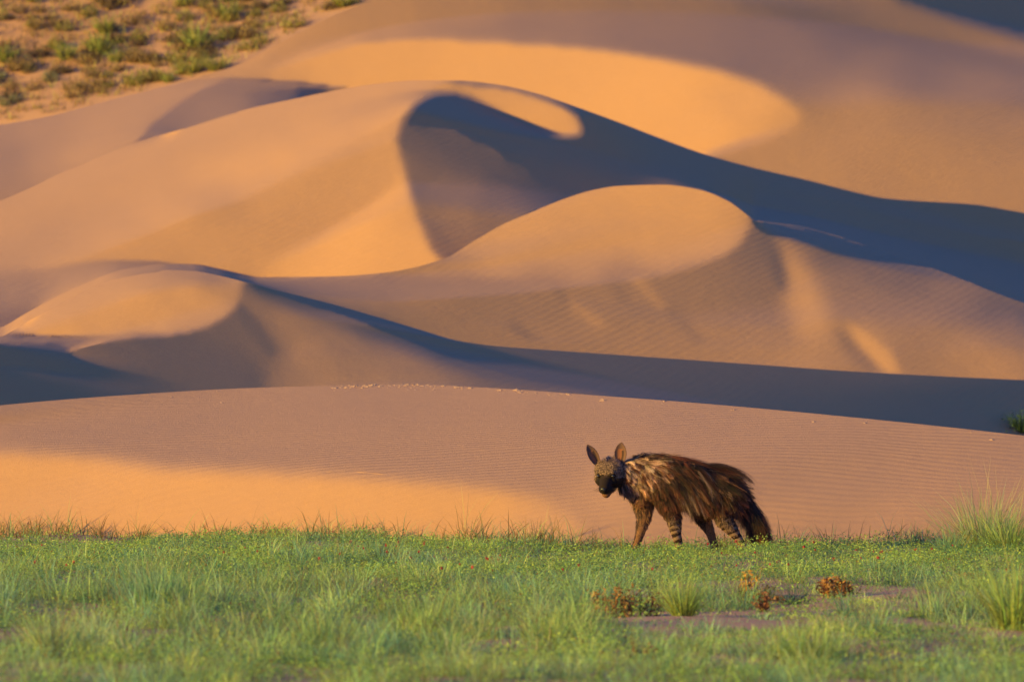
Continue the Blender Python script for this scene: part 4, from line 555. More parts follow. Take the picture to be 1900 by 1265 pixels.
73,4,7,8,9,10,13,16,21,26,29,34,40,40,27,3,-24,-68,-32,5,-54,-31,-8,-2,3,3,-1,-5,-8,-10,-8,-7,-5,-2,-2,-1,0,-1,1,-2,-6,-12,-12,-15,-10,-8,-5,-1,-1,0,-1,0,1,0,0,1,0,0,1,0,3,3,3,4,4,5,4,3,4,2,5,11,1,2,2,2,0,2,-1,0,1,1,2,1,1,1,1,-1,1,5,-2,-4,-4,-4,-7,-2,0,1,2,0,0,-1,0,-1,0,4,-5,-18,-6,2,2,-1,-2,-2,-2,-2,-2,-3,-2,-2,-2,0,-1,-1,-1,0,-1,-1,0,0,-1,0,-2,0,0,-1,1,-2,0,
84,10,12,12,15,17,18,21,22,24,24,22,23,19,8,-9,-29,-41,-13,-21,-48,-19,-5,2,3,1,-2,-8,-11,-9,-7,-4,-2,-1,-1,-3,-2,-1,-1,1,-1,-4,-9,-9,-10,-9,-10,-8,-7,-4,0,1,-1,0,1,0,1,0,0,2,2,3,3,4,4,4,4,5,4,5,8,-5,1,5,4,4,4,2,-2,-4,1,2,1,2,2,2,1,3,3,-5,-1,0,-1,-2,-3,-2,0,0,-1,-1,-5,-3,-2,1,6,-1,-19,-9,1,6,-1,-3,-2,-2,-2,-3,-2,-2,-2,-2,-2,-1,-1,-1,1,-1,0,0,-1,-1,0,-1,0,-1,-1,0,-1,0,0,
109,16,15,17,17,18,18,19,19,17,17,15,11,6,-4,-16,-26,-23,-14,-35,-36,-13,0,3,3,-1,-6,-9,-10,-8,-5,-1,1,2,-1,-3,-4,-4,-6,-1,2,1,-2,-6,-4,-6,-8,-10,-11,-10,-9,-4,0,0,1,0,1,0,2,1,2,2,4,3,5,5,5,6,5,3,-2,2,4,3,4,4,2,-4,-1,7,3,2,2,3,3,2,3,3,-3,-2,-3,-4,-5,-5,-4,2,2,2,2,-3,-4,-5,-4,-1,2,-11,-10,-1,8,4,-4,-4,-2,-4,-3,-2,-3,-2,-2,-1,-1,-1,-1,0,-1,0,-1,0,-1,0,-1,-1,-1,0,-1,-1,0,0,-1,
144,16,17,17,17,16,16,14,14,12,10,7,3,-2,-11,-17,-20,-15,-20,-39,-27,-6,3,4,1,-4,-8,-11,-8,-4,2,3,5,5,2,-3,-6,-7,-13,-10,-2,2,3,-1,1,-2,-4,-6,-9,-12,-13,-12,-8,-2,-2,1,1,2,1,2,1,1,3,4,4,5,4,4,3,4,2,2,3,3,3,4,-3,6,11,5,2,3,3,1,0,-5,2,0,3,4,5,1,-1,-7,-11,-4,-1,-1,-5,-5,-5,-3,-2,0,-7,-11,-1,7,5,0,-2,-2,-3,-2,-3,-3,-5,-4,-2,-1,0,0,0,-1,0,-1,0,-2,0,-1,-1,-1,0,-2,-1,-1,-1,0,-1,
180,17,16,14,13,12,12,11,8,7,4,2,-3,-8,-12,-15,-15,-15,-27,-37,-17,-1,4,4,-1,-6,-10,-9,-5,4,7,9,8,10,4,-2,-4,-10,-20,-21,-13,-2,3,5,3,3,0,-2,-5,-8,-12,-14,-11,-11,-6,-4,-3,1,3,2,2,3,1,3,5,4,5,3,4,2,3,2,3,2,3,5,8,5,0,0,1,2,1,-3,-9,5,0,-1,0,2,3,6,6,7,4,3,3,0,-4,-14,-16,-13,-6,-4,-6,-1,8,4,-2,-2,-2,-2,-2,-1,-1,-2,-3,-4,-4,-3,-1,-1,1,0,-1,0,-1,-1,-1,-1,-1,-1,-2,-1,-1,-2,-1,-1,-1,
214,14,11,11,10,9,7,6,5,3,0,-4,-6,-9,-12,-14,-14,-16,-31,-29,-10,3,6,1,-4,-9,-9,-6,4,10,12,12,12,12,6,1,-2,-8,-21,-28,-28,-16,-1,3,8,5,5,2,0,-4,-7,-10,-12,-10,-10,-8,-8,-8,-5,0,4,3,4,3,3,5,4,4,4,2,3,3,2,3,4,0,1,2,2,2,6,0,-3,-6,6,3,0,0,-1,0,-2,-1,1,3,6,8,7,6,3,2,-3,-12,-15,-10,-6,5,3,-1,-2,-4,-5,-4,-4,-3,0,0,0,-2,-3,-4,-2,-2,-1,0,-1,-1,-1,-1,-2,-2,-2,-2,-1,-1,-2,-1,-2,-1,-1,
240,10,8,8,6,6,5,2,1,-1,-4,-5,-9,-11,-12,-13,-14,-18,-29,-22,-3,6,4,-1,-6,-9,-8,2,11,15,15,14,12,12,9,5,1,-3,-19,-29,-35,-33,-17,0,4,7,8,6,5,3,-2,-5,-7,-7,-7,-9,-6,-8,-9,-11,-10,-3,1,5,7,17,32,51,60,54,45,42,40,42,32,-2,-20,-37,-46,-37,-40,-53,-59,-50,-24,-4,0,0,0,0,-1,-1,-2,-3,-1,3,4,4,3,6,9,9,4,-2,-4,-5,-5,-5,-4,-4,-6,-7,-6,-5,-4,-1,0,1,0,-2,-3,-3,-3,-2,-1,-2,-2,-2,-2,-3,-1,-2,-2,-2,-2,-1,-2,-2,0,
259,6,6,4,4,2,1,0,-1,-5,-5,-9,-9,-12,-12,-13,-14,-18,-25,-14,2,6,4,-4,-8,-9,-2,8,18,17,15,13,13,13,8,7,6,1,-11,-22,-34,-43,-37,-17,2,5,6,8,8,7,5,2,0,-2,-3,-1,-3,-2,-2,-1,-1,-5,-5,11,60,85,75,68,42,5,-27,-36,-37,-41,-40,-14,3,15,19,11,11,22,27,18,-28,-67,-93,-83,-16,-1,0,-2,-2,-4,-3,0,1,7,4,-1,2,9,12,10,5,3,-1,-1,-4,-6,-6,-8,-9,-8,-7,-5,-1,-1,1,0,-2,-3,-2,-2,-3,-3,-3,-3,-4,-3,-4,-2,-3,-3,-1,-2,-1,-2,-1,
269,4,3,2,1,1,-1,-2,-5,-6,-9,-9,-11,-11,-12,-14,-14,-18,-18,-6,6,6,0,-5,-10,-5,4,16,19,18,14,13,13,11,10,8,8,7,-3,-14,-27,-40,-47,-41,-13,-1,5,6,8,9,10,8,5,5,5,4,5,3,7,10,14,16,21,38,61,53,19,-46,-83,-60,-25,-12,-10,-9,-6,-2,1,2,5,2,0,2,5,9,19,29,41,19,-64,-88,-36,-2,-3,-2,-3,-2,1,5,12,1,-2,0,5,4,4,4,7,5,4,4,1,-3,-6,-9,-9,-8,-8,-3,-3,-1,-2,-3,-2,-1,-1,-2,-3,-4,-4,-4,-5,-6,-4,-3,-4,-2,-2,-1,-3,
275,1,1,2,-1,-1,-4,-5,-7,-8,-10,-11,-11,-12,-13,-12,-14,-13,-12,2,6,5,-3,-8,-7,0,11,18,20,17,15,13,11,11,9,8,9,9,4,-4,-15,-30,-43,-51,-35,-22,-5,4,7,10,10,11,11,10,10,10,9,10,12,16,20,24,27,29,17,-38,-77,-54,-18,-8,-6,-8,-7,-6,-4,-2,0,2,2,2,0,-1,-1,1,5,9,14,19,28,26,-43,-73,-6,-3,-5,1,1,4,-1,4,9,8,4,-1,-2,0,0,3,4,5,7,7,5,0,-6,-9,-8,-8,-5,-4,-4,-5,-3,0,0,-1,-2,-3,-4,-5,-5,-6,-6,-6,-4,-5,-4,-4,-1,
275,1,1,-2,-1,-5,-5,-8,-9,-11,-10,-11,-12,-12,-11,-12,-11,-8,-4,5,6,2,-4,-8,-4,5,15,21,20,17,13,12,11,10,7,8,8,10,9,5,-3,-16,-29,-43,-38,-46,-38,-12,3,6,11,12,12,13,13,13,13,14,14,16,17,18,16,-6,-57,-65,-33,-20,-12,-3,-2,-1,0,1,1,2,2,1,1,1,1,1,2,3,2,1,4,9,13,16,19,2,-65,-7,-3,0,2,1,-5,1,7,11,7,4,1,1,1,1,1,0,3,4,5,5,4,-1,-4,-5,-5,-5,-5,-4,-4,-2,-1,-2,-2,-3,-4,-4,-5,-6,-6,-6,-7,-7,-5,-5,-5,
275,0,-2,-2,-5,-6,-10,-9,-11,-11,-12,-12,-12,-10,-10,-8,-7,-4,2,7,6,-1,-7,-7,1,11,19,21,20,16,13,10,9,6,6,5,7,9,12,13,9,0,-12,-24,-21,-42,-68,-56,-18,-1,5,9,12,13,13,12,13,13,13,11,7,-1,-17,-36,-44,-33,-12,2,9,6,5,4,2,1,2,0,0,0,-1,-1,-2,-2,-1,0,0,2,1,-1,2,8,18,14,2,-46,-3,0,3,-1,-3,6,8,7,5,3,3,0,1,2,2,1,0,1,1,1,1,2,2,0,0,-1,0,-2,-2,-1,-3,-3,-4,-4,-4,-5,-5,-5,-6,-7,-8,-6,-7,-6,-6,
272,-1,-2,-6,-8,-10,-10,-13,-12,-12,-12,-11,-10,-9,-6,-5,-2,2,5,7,2,-2,-7,-3,5,16,19,22,19,16,12,8,5,3,0,2,4,7,15,19,19,15,11,-1,5,-18,-66,-102,-61,-21,-9,0,8,9,10,10,9,9,7,1,-12,-21,-19,-17,-22,0,15,15,10,3,-1,-1,-2,-2,-2,1,0,0,-1,-1,0,0,-1,-2,-1,-1,-2,0,-2,-2,1,17,18,-18,-15,0,2,-5,0,9,10,6,5,6,5,2,0,-2,-3,-1,0,1,1,0,-2,-1,-1,2,1,3,4,4,2,0,0,-2,-3,-4,-4,-5,-5,-5,-7,-6,-6,-9,-8,-8,-7,
273,-2,-8,-10,-12,-14,-14,-13,-14,-12,-11,-9,-6,-4,-3,0,2,4,7,5,1,-5,-6,0,12,18,21,21,19,16,9,4,0,-4,-6,-5,-2,4,17,26,30,34,34,28,34,18,-47,-135,-111,-42,-24,-18,-9,2,5,3,3,1,-4,-11,-13,-11,-8,-6,10,27,12,2,-4,-4,-2,-2,-2,0,1,1,0,0,1,1,0,0,-1,-2,-1,-1,-1,-1,-1,0,-2,-2,10,22,-23,1,-3,-2,4,6,10,10,13,16,11,3,-3,-7,-6,-8,-7,-4,-1,-1,-1,-3,-3,-3,-1,1,4,6,4,2,1,1,1,1,-2,-2,-4,-4,-5,-5,-6,-7,-8,-9,-10,
288,-13,-19,-20,-19,-17,-15,-14,-11,-10,-6,-4,-2,0,1,2,5,5,6,5,-2,-5,-5,5,15,21,21,21,20,12,6,1,-5,-11,-17,-18,-14,-4,20,33,44,56,64,60,51,45,-9,-154,-158,-56,-25,-24,-27,-27,-16,-6,-4,-6,-10,-9,-5,0,5,15,33,7,-8,-8,-4,0,0,1,2,2,2,1,1,0,1,0,0,-2,0,0,-1,-1,0,0,-1,-1,-2,-2,-2,7,6,-5,51,128,123,96,50,14,-5,-11,-22,-36,-47,-49,-50,-46,-42,-38,-31,-21,-16,-11,-7,-6,-5,-4,-1,1,2,0,2,3,4,5,5,3,1,-2,-2,-4,-5,-3,-7,-7,-10,
340,-51,-42,-33,-25,-20,-15,-11,-6,-3,-2,1,1,3,4,5,5,5,5,1,-1,-8,-2,11,20,21,20,22,19,10,3,-2,-6,-12,-22,-35,-34,-24,13,40,65,89,96,93,27,34,22,-133,-186,-61,-19,-11,-16,-30,-44,-46,-31,-10,-3,0,2,9,18,32,4,-16,-7,1,1,4,6,2,3,3,2,2,2,2,-1,-2,-4,-5,-3,0,1,0,0,-1,-1,-1,-2,-3,-3,-2,4,524,396,113,47,-11,-51,-67,-78,-83,-82,-74,-67,-63,-55,-49,-49,-51,-53,-51,-48,-46,-38,-22,-11,-7,-7,-3,-3,-2,-3,0,1,3,8,11,13,4,-2,-2,-2,-4,-2,-5,-5,
11,-10,0,0,-1,0,0,0,0,-1,1,-1,0,-1,0,0,0,0,2,3,3,3,-2,-1,0,-2,-2,0,-1,0,0,0,1,0,0,-2,-2,-5,4,1,3,3,-2,10,-13,17,188,566,505,149,44,20,9,8,6,-3,-21,-40,-42,-41,-40,-42,-42,-6,15,28,42,49,53,46,54,95,151,191,177,131,102,99,86,76,74,73,69,68,65,66,61,25,-33,-66,-146,-229,-314,-536,-661,-769,-336,-39,0,1,0,0,-1,1,0,-1,0,0,1,1,1,0,0,0,1,-1,-1,-1,0,-1,0,-1,1,-1,0,0,0,1,-1,1,4,-3,-1,0,0,0,0,1,-1,
655,-50,-44,-39,-35,-30,-28,-24,-23,-19,-18,-15,-14,-12,-9,-7,-5,-5,5,33,74,134,148,104,54,10,-16,-31,-55,-84,-107,-132,-154,-142,-67,-7,1,1,1,2,1,2,1,2,1,3,2,1,2,4,2,1,0,-1,-2,0,-1,0,-1,-1,-1,-2,25,8,-18,-4,-3,-4,-8,6,29,39,18,-20,-38,-30,-9,-9,-8,-2,-1,0,0,-1,1,-1,3,38,97,109,88,48,21,15,4,103,-12,-35,-7,10,17,17,14,9,5,4,2,1,1,1,0,1,1,0,1,1,-4,-9,-15,-16,-15,-12,-6,-1,3,11,18,23,31,34,39,30,8,5,7,9,8,7,8,
562,-31,-32,-30,-29,-27,-24,-21,-18,-17,-15,-13,-9,-8,-5,-2,1,9,39,88,105,93,65,37,5,-22,-47,-87,-135,-161,-138,-73,-17,2,2,0,-1,1,2,1,2,1,2,0,2,3,2,2,2,3,2,1,0,-1,0,-2,-1,0,0,-1,-1,5,22,-11,-3,-4,-3,-9,6,29,35,18,-11,-34,-34,-17,-5,-9,-4,-2,0,-1,0,0,0,0,1,0,-1,20,116,133,85,61,28,30,2,-14,-9,1,8,12,13,11,11,12,9,7,8,6,2,1,1,0,2,-1,-2,-9,-13,-14,-13,-9,-5,3,8,9,14,16,18,21,20,36,18,10,8,9,10,9,8,
471,-10,-15,-19,-18,-20,-18,-17,-15,-13,-10,-8,-6,-2,0,8,16,33,79,108,83,38,-1,-32,-53,-67,-95,-144,-156,-66,-5,0,0,0,-1,0,1,1,1,2,2,2,1,1,2,6,4,-1,-1,2,2,2,0,0,-2,0,-1,-1,0,-1,-1,13,7,-2,-5,-5,-8,6,31,33,18,-8,-30,-33,-24,-5,-7,-7,-2,-1,-1,0,-1,0,0,1,-1,0,0,0,4,103,144,123,66,11,-7,-15,-13,-8,2,7,12,12,15,16,17,15,15,15,11,4,2,2,1,0,-3,-5,-11,-13,-11,-7,0,6,8,9,9,11,10,11,12,23,24,13,10,9,8,10,8,
432,1,-3,-5,-8,-9,-10,-10,-10,-7,-5,-2,2,5,11,20,32,49,85,79,28,-26,-65,-83,-91,-107,-125,-105,-24,0,-1,-1,0,-1,0,0,0,1,1,3,1,2,1,1,3,3,10,12,-1,-11,-1,1,1,-1,0,-2,-1,0,-1,0,1,20,-2,-3,-5,-9,4,31,34,17,-9,-27,-30,-25,-11,-1,-10,-2,-2,-1,-1,0,0,0,0,0,-1,-1,1,-1,1,5,109,176,118,11,-14,-21,-22,-12,-3,6,9,13,16,19,21,21,22,20,19,18,11,7,3,0,-2,-5,-9,-11,-9,-5,2,7,7,8,8,6,8,7,7,11,24,11,9,7,8,7,8,
433,6,6,4,3,2,0,0,1,3,4,9,10,16,22,28,34,41,52,17,-40,-91,-111,-114,-116,-106,-53,-7,-1,-4,0,0,-1,0,-1,0,0,0,3,1,2,2,2,1,1,2,4,9,21,16,-19,-17,0,0,-1,-1,-2,-1,1,1,5,15,-1,-7,-10,6,30,35,16,-12,-27,-29,-22,-15,3,-10,-3,-3,-1,-1,0,0,0,0,-1,-1,-1,-1,-1,0,0,1,13,160,166,23,-19,-27,-26,-16,-4,4,11,13,17,22,23,23,24,24,25,23,23,19,15,8,0,-5,-9,-7,-7,-2,3,5,6,6,5,7,4,4,4,4,17,10,6,6,6,7,8,
455,9,9,10,9,10,10,10,11,12,15,17,21,24,26,26,22,17,-1,-55,-107,-134,-135,-116,-74,-12,10,9,1,-12,-19,-14,-6,-2,0,-1,1,1,2,2,2,1,1,3,1,0,1,3,7,21,40,0,-40,-15,-2,-2,0,-1,1,3,11,6,-8,-7,7,34,34,12,-17,-31,-26,-17,-15,1,-7,-4,-3,-2,0,0,0,0,-1,-2,-1,-1,-1,-1,0,-1,0,1,1,50,188,32,-19,-30,-30,-17,-2,7,12,14,19,22,25,26,25,24,25,26,26,25,22,19,12,4,1,-1,0,2,2,4,3,2,3,2,2,0,-1,0,11,5,4,6,6,8,9,
481,10,11,11,13,14,15,16,18,19,20,21,23,24,21,15,4,-11,-56,-121,-149,-144,-102,-28,19,22,15,9,1,-7,-17,-30,-40,-34,-17,0,0,1,1,3,2,2,2,0,1,1,1,0,1,2,13,47,48,-30,-45,-17,-5,0,-1,0,14,-5,-2,13,36,35,7,-24,-37,-22,-13,-14,-3,-1,-4,-4,-2,-1,0,1,-1,-2,-1,-1,-2,-2,-2,0,-1,1,-1,1,0,5,111,35,-18,-29,-24,-13,-1,8,13,15,20,23,25,28,23,23,24,25,25,26,25,27,24,19,16,11,8,5,4,2,1,0,-1,-2,-3,-3,-4,-4,2,5,3,4,6,5,7,
500,13,11,13,12,14,16,18,18,19,19,19,19,15,10,-1,-16,-41,-104,-159,-142,-80,-4,22,22,14,8,6,6,5,-3,-16,-29,-44,-62,-45,-6,1,2,2,4,3,1,0,0,0,0,1,0,1,0,3,27,72,29,-42,-44,-22,-8,-2,10,10,19,31,31,-2,-32,-38,-19,-11,-10,-4,0,-3,-4,-3,0,1,-1,-2,-1,-2,-2,-3,-1,-2,0,-1,0,-1,1,-1,1,1,22,18,-10,-11,-8,-2,0,2,4,7,10,15,21,22,20,18,19,22,24,25,26,30,32,32,28,23,18,11,6,1,0,-1,-3,-6,-5,-6,-7,-7,-5,6,2,2,2,5,5,
511,11,11,12,14,13,14,14,15,14,13,12,8,2,-6,-20,-38,-67,-128,-139,-68,-1,19,20,12,7,4,6,10,9,4,-2,-13,-24,-42,-63,-64,-29,-2,3,4,3,3,2,-2,0,-2,0,1,1,0,1,0,8,48,69,-2,-41,-34,-13,28,26,23,12,-16,-41,-32,-15,-8,-8,-5,-3,3,-5,-3,1,-1,-1,-1,-3,-3,-2,-2,-3,-2,-1,0,0,-1,0,0,1,2,1,2,1,0,-1,0,0,0,1,0,0,2,2,4,6,8,9,9,12,15,17,21,27,33,37,38,34,26,19,9,3,-1,-3,-5,-5,-7,-9,-8,-11,-11,1,3,3,3,2,3,
511,7,10,10,11,12,11,11,9,7,6,0,-6,-15,-24,-38,-55,-76,-105,-66,-4,14,15,10,4,2,3,7,8,8,7,5,1,-3,-13,-30,-48,-62,-63,-24,-1,2,2,2,2,-1,0,-1,0,-1,1,1,1,0,3,21,66,34,-17,-9,25,7,-9,-28,-42,-26,-7,-5,-8,-4,-2,4,-5,-3,1,-1,-1,-3,-4,-3,-3,-3,-5,0,0,0,-1,0,0,-1,0,1,1,2,3,0,0,0,0,0,1,-1,1,0,0,1,0,2,1,2,2,3,4,4,6,10,16,24,32,35,31,22,12,4,2,-2,-4,-7,-8,-9,-12,-12,-13,-3,5,4,3,1,0,
494,8,8,8,7,7,6,5,3,0,-5,-11,-18,-27,-37,-49,-55,-55,-47,-10,8,9,7,1,-2,-2,3,2,3,5,8,9,14,11,11,1,-13,-31,-60,-74,-57,-19,-4,-1,-1,1,1,0,-1,1,1,-1,1,1,0,1,9,43,46,30,-15,-30,-30,-23,-11,-2,-4,-5,-5,-3,2,-2,-2,3,-1,-3,-5,-4,-2,-4,-5,-6,0,1,0,0,0,-1,-1,0,1,0,1,3,2,1,0,0,0,0,0,1,-1,1,0,0,1,1,2,0,3,2,0,3,2,2,4,4,8,13,17,17,10,4,1,0,-3,-5,-7,-8,-7,-9,-8,-2,2,1,-1,-1,-2,
465,8,6,4,5,2,1,-2,-5,-8,-13,-19,-27,-31,-37,-37,-32,-21,-10,1,3,0,-3,-5,-6,-3,-3,-3,-2,2,7,13,18,22,23,22,12,2,-19,-45,-71,-82,-51,-13,-2,-2,-2,0,0,0,0,1,1,0,0,0,1,4,19,24,-19,-11,0,1,-1,-3,-3,-6,-3,0,0,3,2,-2,-5,-5,-3,-2,-6,-7,-6,0,2,0,0,-1,0,0,-1,-1,0,1,1,2,5,1,0,-1,-1,0,0,-1,1,0,0,1,1,0,1,2,0,1,2,1,2,1,2,2,2,3,3,4,3,1,-1,-1,-2,-2,-3,-3,-3,-2,-1,-1,-1,-1,0,0,1,
430,3,3,3,0,-1,-3,-7,-10,-13,-18,-22,-23,-24,-22,-17,-10,-5,-3,-4,-7,-8,-9,-10,-8,-7,-6,-5,-4,0,6,12,16,21,29,30,26,17,11,-6,-29,-57,-81,-77,-33,-9,-2,-3,-1,-1,0,2,-1,1,1,-1,0,2,5,9,-1,1,0,1,-2,-2,-3,-3,-6,8,5,0,-3,-7,-5,-2,-2,-8,-8,-5,-2,1,1,1,-1,0,-1,-1,0,-1,0,1,1,3,4,1,-1,-1,-1,-1,0,0,0,0,1,0,0,1,1,0,2,0,2,0,1,1,1,1,2,1,1,0,0,0,0,-1,-1,0,0,0,-1,1,-1,0,0,0,1,1,0,
388,2,1,-1,-2,-4,-7,-8,-11,-13,-16,-15,-15,-12,-10,-6,-3,0,-7,-14,-13,-12,-13,-10,-10,-9,-6,-6,-4,-1,4,8,14,18,23,26,25,21,23,16,8,-11,-37,-61,-67,-58,-33,-11,-4,-2,-1,-1,1,0,0,1,0,0,4,9,2,0,1,0,-1,-3,-4,-3,13,3,-3,-7,-7,-2,0,-3,-10,-11,-6,-2,1,2,2,0,0,-1,-2,-1,-1,1,0,0,1,2,4,0,-1,-1,-1,-1,-1,1,-1,0,0,1,1,0,0,2,0,2,0,1,1,1,1,1,1,1,1,0,0,0,1,0,0,0,0,0,1,0,1,-4,1,2,0,0,1,
346,0,-1,-1,-4,-5,-6,-8,-8,-11,-10,-9,-8,-7,-4,-2,-1,-3,-12,-18,-16,-14,-12,-11,-9,-6,-6,-4,-4,1,3,5,8,11,16,18,19,19,23,25,22,16,2,-15,-34,-54,-65,-49,-27,-13,-7,-4,-2,1,0,0,0,0,6,8,1,1,1,0,-2,-3,-2,9,7,-8,-8,-3,2,2,-8,-17,-11,-3,-1,0,2,3,0,-1,0,-2,0,-1,-1,-1,0,1,2,1,2,0,-1,-1,-1,0,0,-1,1,0,0,-1,1,1,1,0,1,0,1,2,0,2,1,2,0,1,1,1,0,0,0,0,0,0,-1,1,-1,0,-1,2,1,0,1,1,0,
307,-1,-1,-2,-3,-4,-5,-5,-7,-6,-5,-6,-5,-3,-3,-3,-3,-6,-17,-19,-14,-13,-11,-8,-6,-5,-3,-4,-1,0,2,5,5,6,8,12,13,15,21,22,24,24,21,13,-3,-21,-41,-56,-50,-34,-20,-14,-9,-7,-3,-2,-2,0,9,5,1,1,0,-1,-2,-4,13,5,-13,-4,6,12,20,10,-29,-36,-16,-6,-2,1,3,1,0,0,-1,-1,-2,-1,0,-1,0,1,0,3,1,-1,0,0,-1,0,-1,0,0,0,0,1,-1,0,1,1,1,1,2,1,3,2,4,3,1,-5,-4,0,0,-1,-1,0,1,0,2,1,2,2,-3,1,1,0,1,0,0,
273,-1,0,-3,-1,-3,-3,-4,-4,-3,-4,-4,-4,-4,-3,-4,-5,-9,-15,-17,-11,-9,-8,-7,-6,-4,-3,-3,-1,1,3,3,4,5,6,7,9,11,17,21,23,26,28,22,10,0,-10,-23,-38,-48,-47,-31,-14,-10,-11,-11,-9,-5,11,3,0,1,1,-2,-2,18,-7,-10,12,38,62,68,11,-46,-43,-61,-74,-13,2,1,3,2,-1,-1,-2,-1,-2,-1,-1,0,1,0,1,2,1,1,-1,-1,0,-1,0,0,-1,0,0,0,0,1,0,2,1,3,3,4,5,6,4,5,-3,-3,-6,-8,-6,0,0,2,2,2,2,1,1,-1,-2,1,0,1,-1,1,1,
245,0,-1,-1,-2,-2,-3,-3,-2,-3,-4,-3,-3,-4,-4,-6,-6,-7,-13,-11,-8,-8,-6,-5,-3,-3,-2,0,0,1,1,3,2,3,4,6,6,10,13,18,22,26,28,24,17,15,13,4,-12,-27,-45,-56,-53,-32,-12,-5,-5,-9,-8,0,1,1,0,5,7,-12,14,49,86,83,17,-88,-118,-64,-21,15,-4,-18,1,4,2,0,0,-2,-1,-2,-1,-1,-1,0,-1,1,1,2,3,-1,0,-1,0,-1,0,0,0,0,0,0,1,0,2,1,4,3,3,5,3,2,3,0,-1,2,3,1,1,-4,-4,-5,-3,0,1,2,-2,-6,1,0,1,0,1,0,0,
223,-1,-2,0,-2,-2,-2,-2,-3,-4,-3,-4,-3,-3,-6,-4,-6,-5,-7,-7,-6,-4,-4,-3,-2,0,1,1,2,2,2,0,1,0,3,4,5,6,10,14,17,24,26,27,22,25,26,18,6,-8,-20,-34,-46,-56,-57,-43,-15,-2,-14,0,2,3,-2,-1,15,58,79,80,41,-66,-150,-85,-15,-6,-3,0,9,-5,2,4,1,0,-1,-1,-3,-2,-2,-1,0,-1,1,1,1,1,2,1,-1,0,0,0,0,0,0,0,0,1,1,0,2,3,3,3,2,1,1,1,0,-2,2,3,3,2,2,2,2,1,-2,-3,-6,-7,-4,0,0,1,0,0,1,0,0,
202,-1,-1,-1,-2,-2,-2,-3,-3,-3,-3,-3,-4,-4,-2,-4,-2,-1,-5,-5,-2,-1,-1,2,1,2,3,3,2,3,1,0,0,-1,0,0,3,5,8,10,13,15,18,22,26,30,31,25,19,10,4,-2,-15,-30,-46,-65,-80,-55,-22,-10,1,1,22,53,87,69,28,-20,-110,-128,-30,-6,-3,-2,-3,-3,4,3,4,3,0,0,0,-2,-3,-3,-1,-1,-1,-1,0,1,2,2,3,0,0,0,-1,0,1,0,0,0,1,0,0,2,2,2,1,1,1,0,0,0,0,-2,2,2,1,2,0,0,0,-1,-1,-2,-2,-1,0,0,1,0,1,1,-1,1,0,
184,-1,0,-3,-1,-1,-3,-2,-3,-3,-3,-2,-2,-2,-2,-1,1,0,0,0,1,2,4,3,4,5,5,4,4,2,2,-1,-3,-2,-1,-1,-1,3,6,7,7,9,11,15,16,22,24,26,26,28,30,25,17,5,-6,-21,-48,-87,-134,-73,26,57,73,64,29,-13,-51,-107,-101,-20,-3,-2,-2,-2,-3,-3,2,7,6,1,1,1,-2,-3,-3,-3,-3,-1,-1,1,0,1,0,3,3,1,0,-1,0,0,-1,1,0,1,0,1,1,1,0,1,1,0,0,-1,-1,-1,0,0,1,1,1,0,1,0,0,0,0,0,1,0,0,1,0,1,-1,1,1,-1,1,
170,-1,-2,0,-2,-2,-1,-2,-1,-1,-1,-1,0,0,1,2,2,4,3,3,7,6,8,9,8,7,7,7,4,4,-1,-3,-7,-7,-6,-2,0,0,3,4,4,4,5,7,7,9,10,15,20,27,35,40,38,36,35,33,22,4,-34,-192,-58,43,25,-4,-34,-65,-96,-82,-23,-3,-1,-2,-2,-4,-2,-3,5,11,1,3,1,0,-1,-4,-5,-4,-2,-1,-1,0,0,0,2,3,3,0,-1,0,-1,1,0,-1,1,0,0,0,1,0,1,0,-1,0,-1,0,0,0,1,-1,1,1,1,1,1,0,0,1,1,0,0,1,0,1,0,0,1,0,0,1,0,
157,0,0,0,0,-1,0,0,0,1,2,1,2,4,4,5,7,6,7,10,11,12,12,11,10,10,9,8,8,6,4,0,-5,-14,-23,-15,-4,1,3,1,2,2,1,1,1,-1,2,4,9,14,16,17,20,25,31,42,59,75,95,103,-167,-183,-55,-51,-80,-110,-59,-12,-2,-2,-1,-1,-3,-2,-2,2,15,-2,3,3,1,0,-3,-3,-6,-6,-3,-3,0,-1,1,1,1,2,3,0,0,0,-1,-1,0,0,0,0,1,0,0,1,-1,-1,0,-1,0,0,0,1,1,1,1,2,1,1,0,1,0,0,0,1,1,0,1,-1,1,1,0,0,0,0,0,
150,0,0,0,1,2,1,2,3,3,4,5,6,6,8,11,11,13,14,12,12,13,13,12,11,8,9,7,11,16,20,27,33,8,-70,-81,-18,-2,2,3,2,1,1,-2,-5,-4,-3,0,4,6,4,4,0,-2,-4,-5,0,8,24,51,81,-17,-130,-132,-92,-20,2,-4,-4,2,-2,3,0,7,4,12,7,-7,-6,-1,0,-2,-1,-5,-5,-6,-6,-4,-3,-1,0,0,2,1,3,1,0,-2,0,-1,-1,0,0,-1,0,0,0,-1,1,-1,0,0,1,0,1,2,0,3,1,0,1,1,0,1,0,1,0,1,0,0,1,1,0,0,1,-1,1,0,1,
144,0,1,1,3,3,4,5,5,5,5,6,8,11,15,16,20,20,14,10,12,12,11,13,9,4,3,7,14,22,37,74,116,96,-135,-247,-26,-5,-2,0,2,2,0,0,-3,-5,-3,-1,0,1,3,1,0,-1,-4,-7,-9,-12,-17,-25,-34,-44,-51,-14,14,8,1,26,0,-11,-12,-10,3,-7,1,12,-8,-13,-10,-5,-3,-2,-2,-3,-3,-4,-6,-4,-5,-3,-2,-1,0,1,1,-1,-2,-2,-1,-1,0,0,0,1,-1,0,0,0,0,0,0,1,-1,1,2,3,1,-1,1,1,1,0,1,0,2,0,1,0,1,1,0,1,0,0,0,1,0,0,-1,
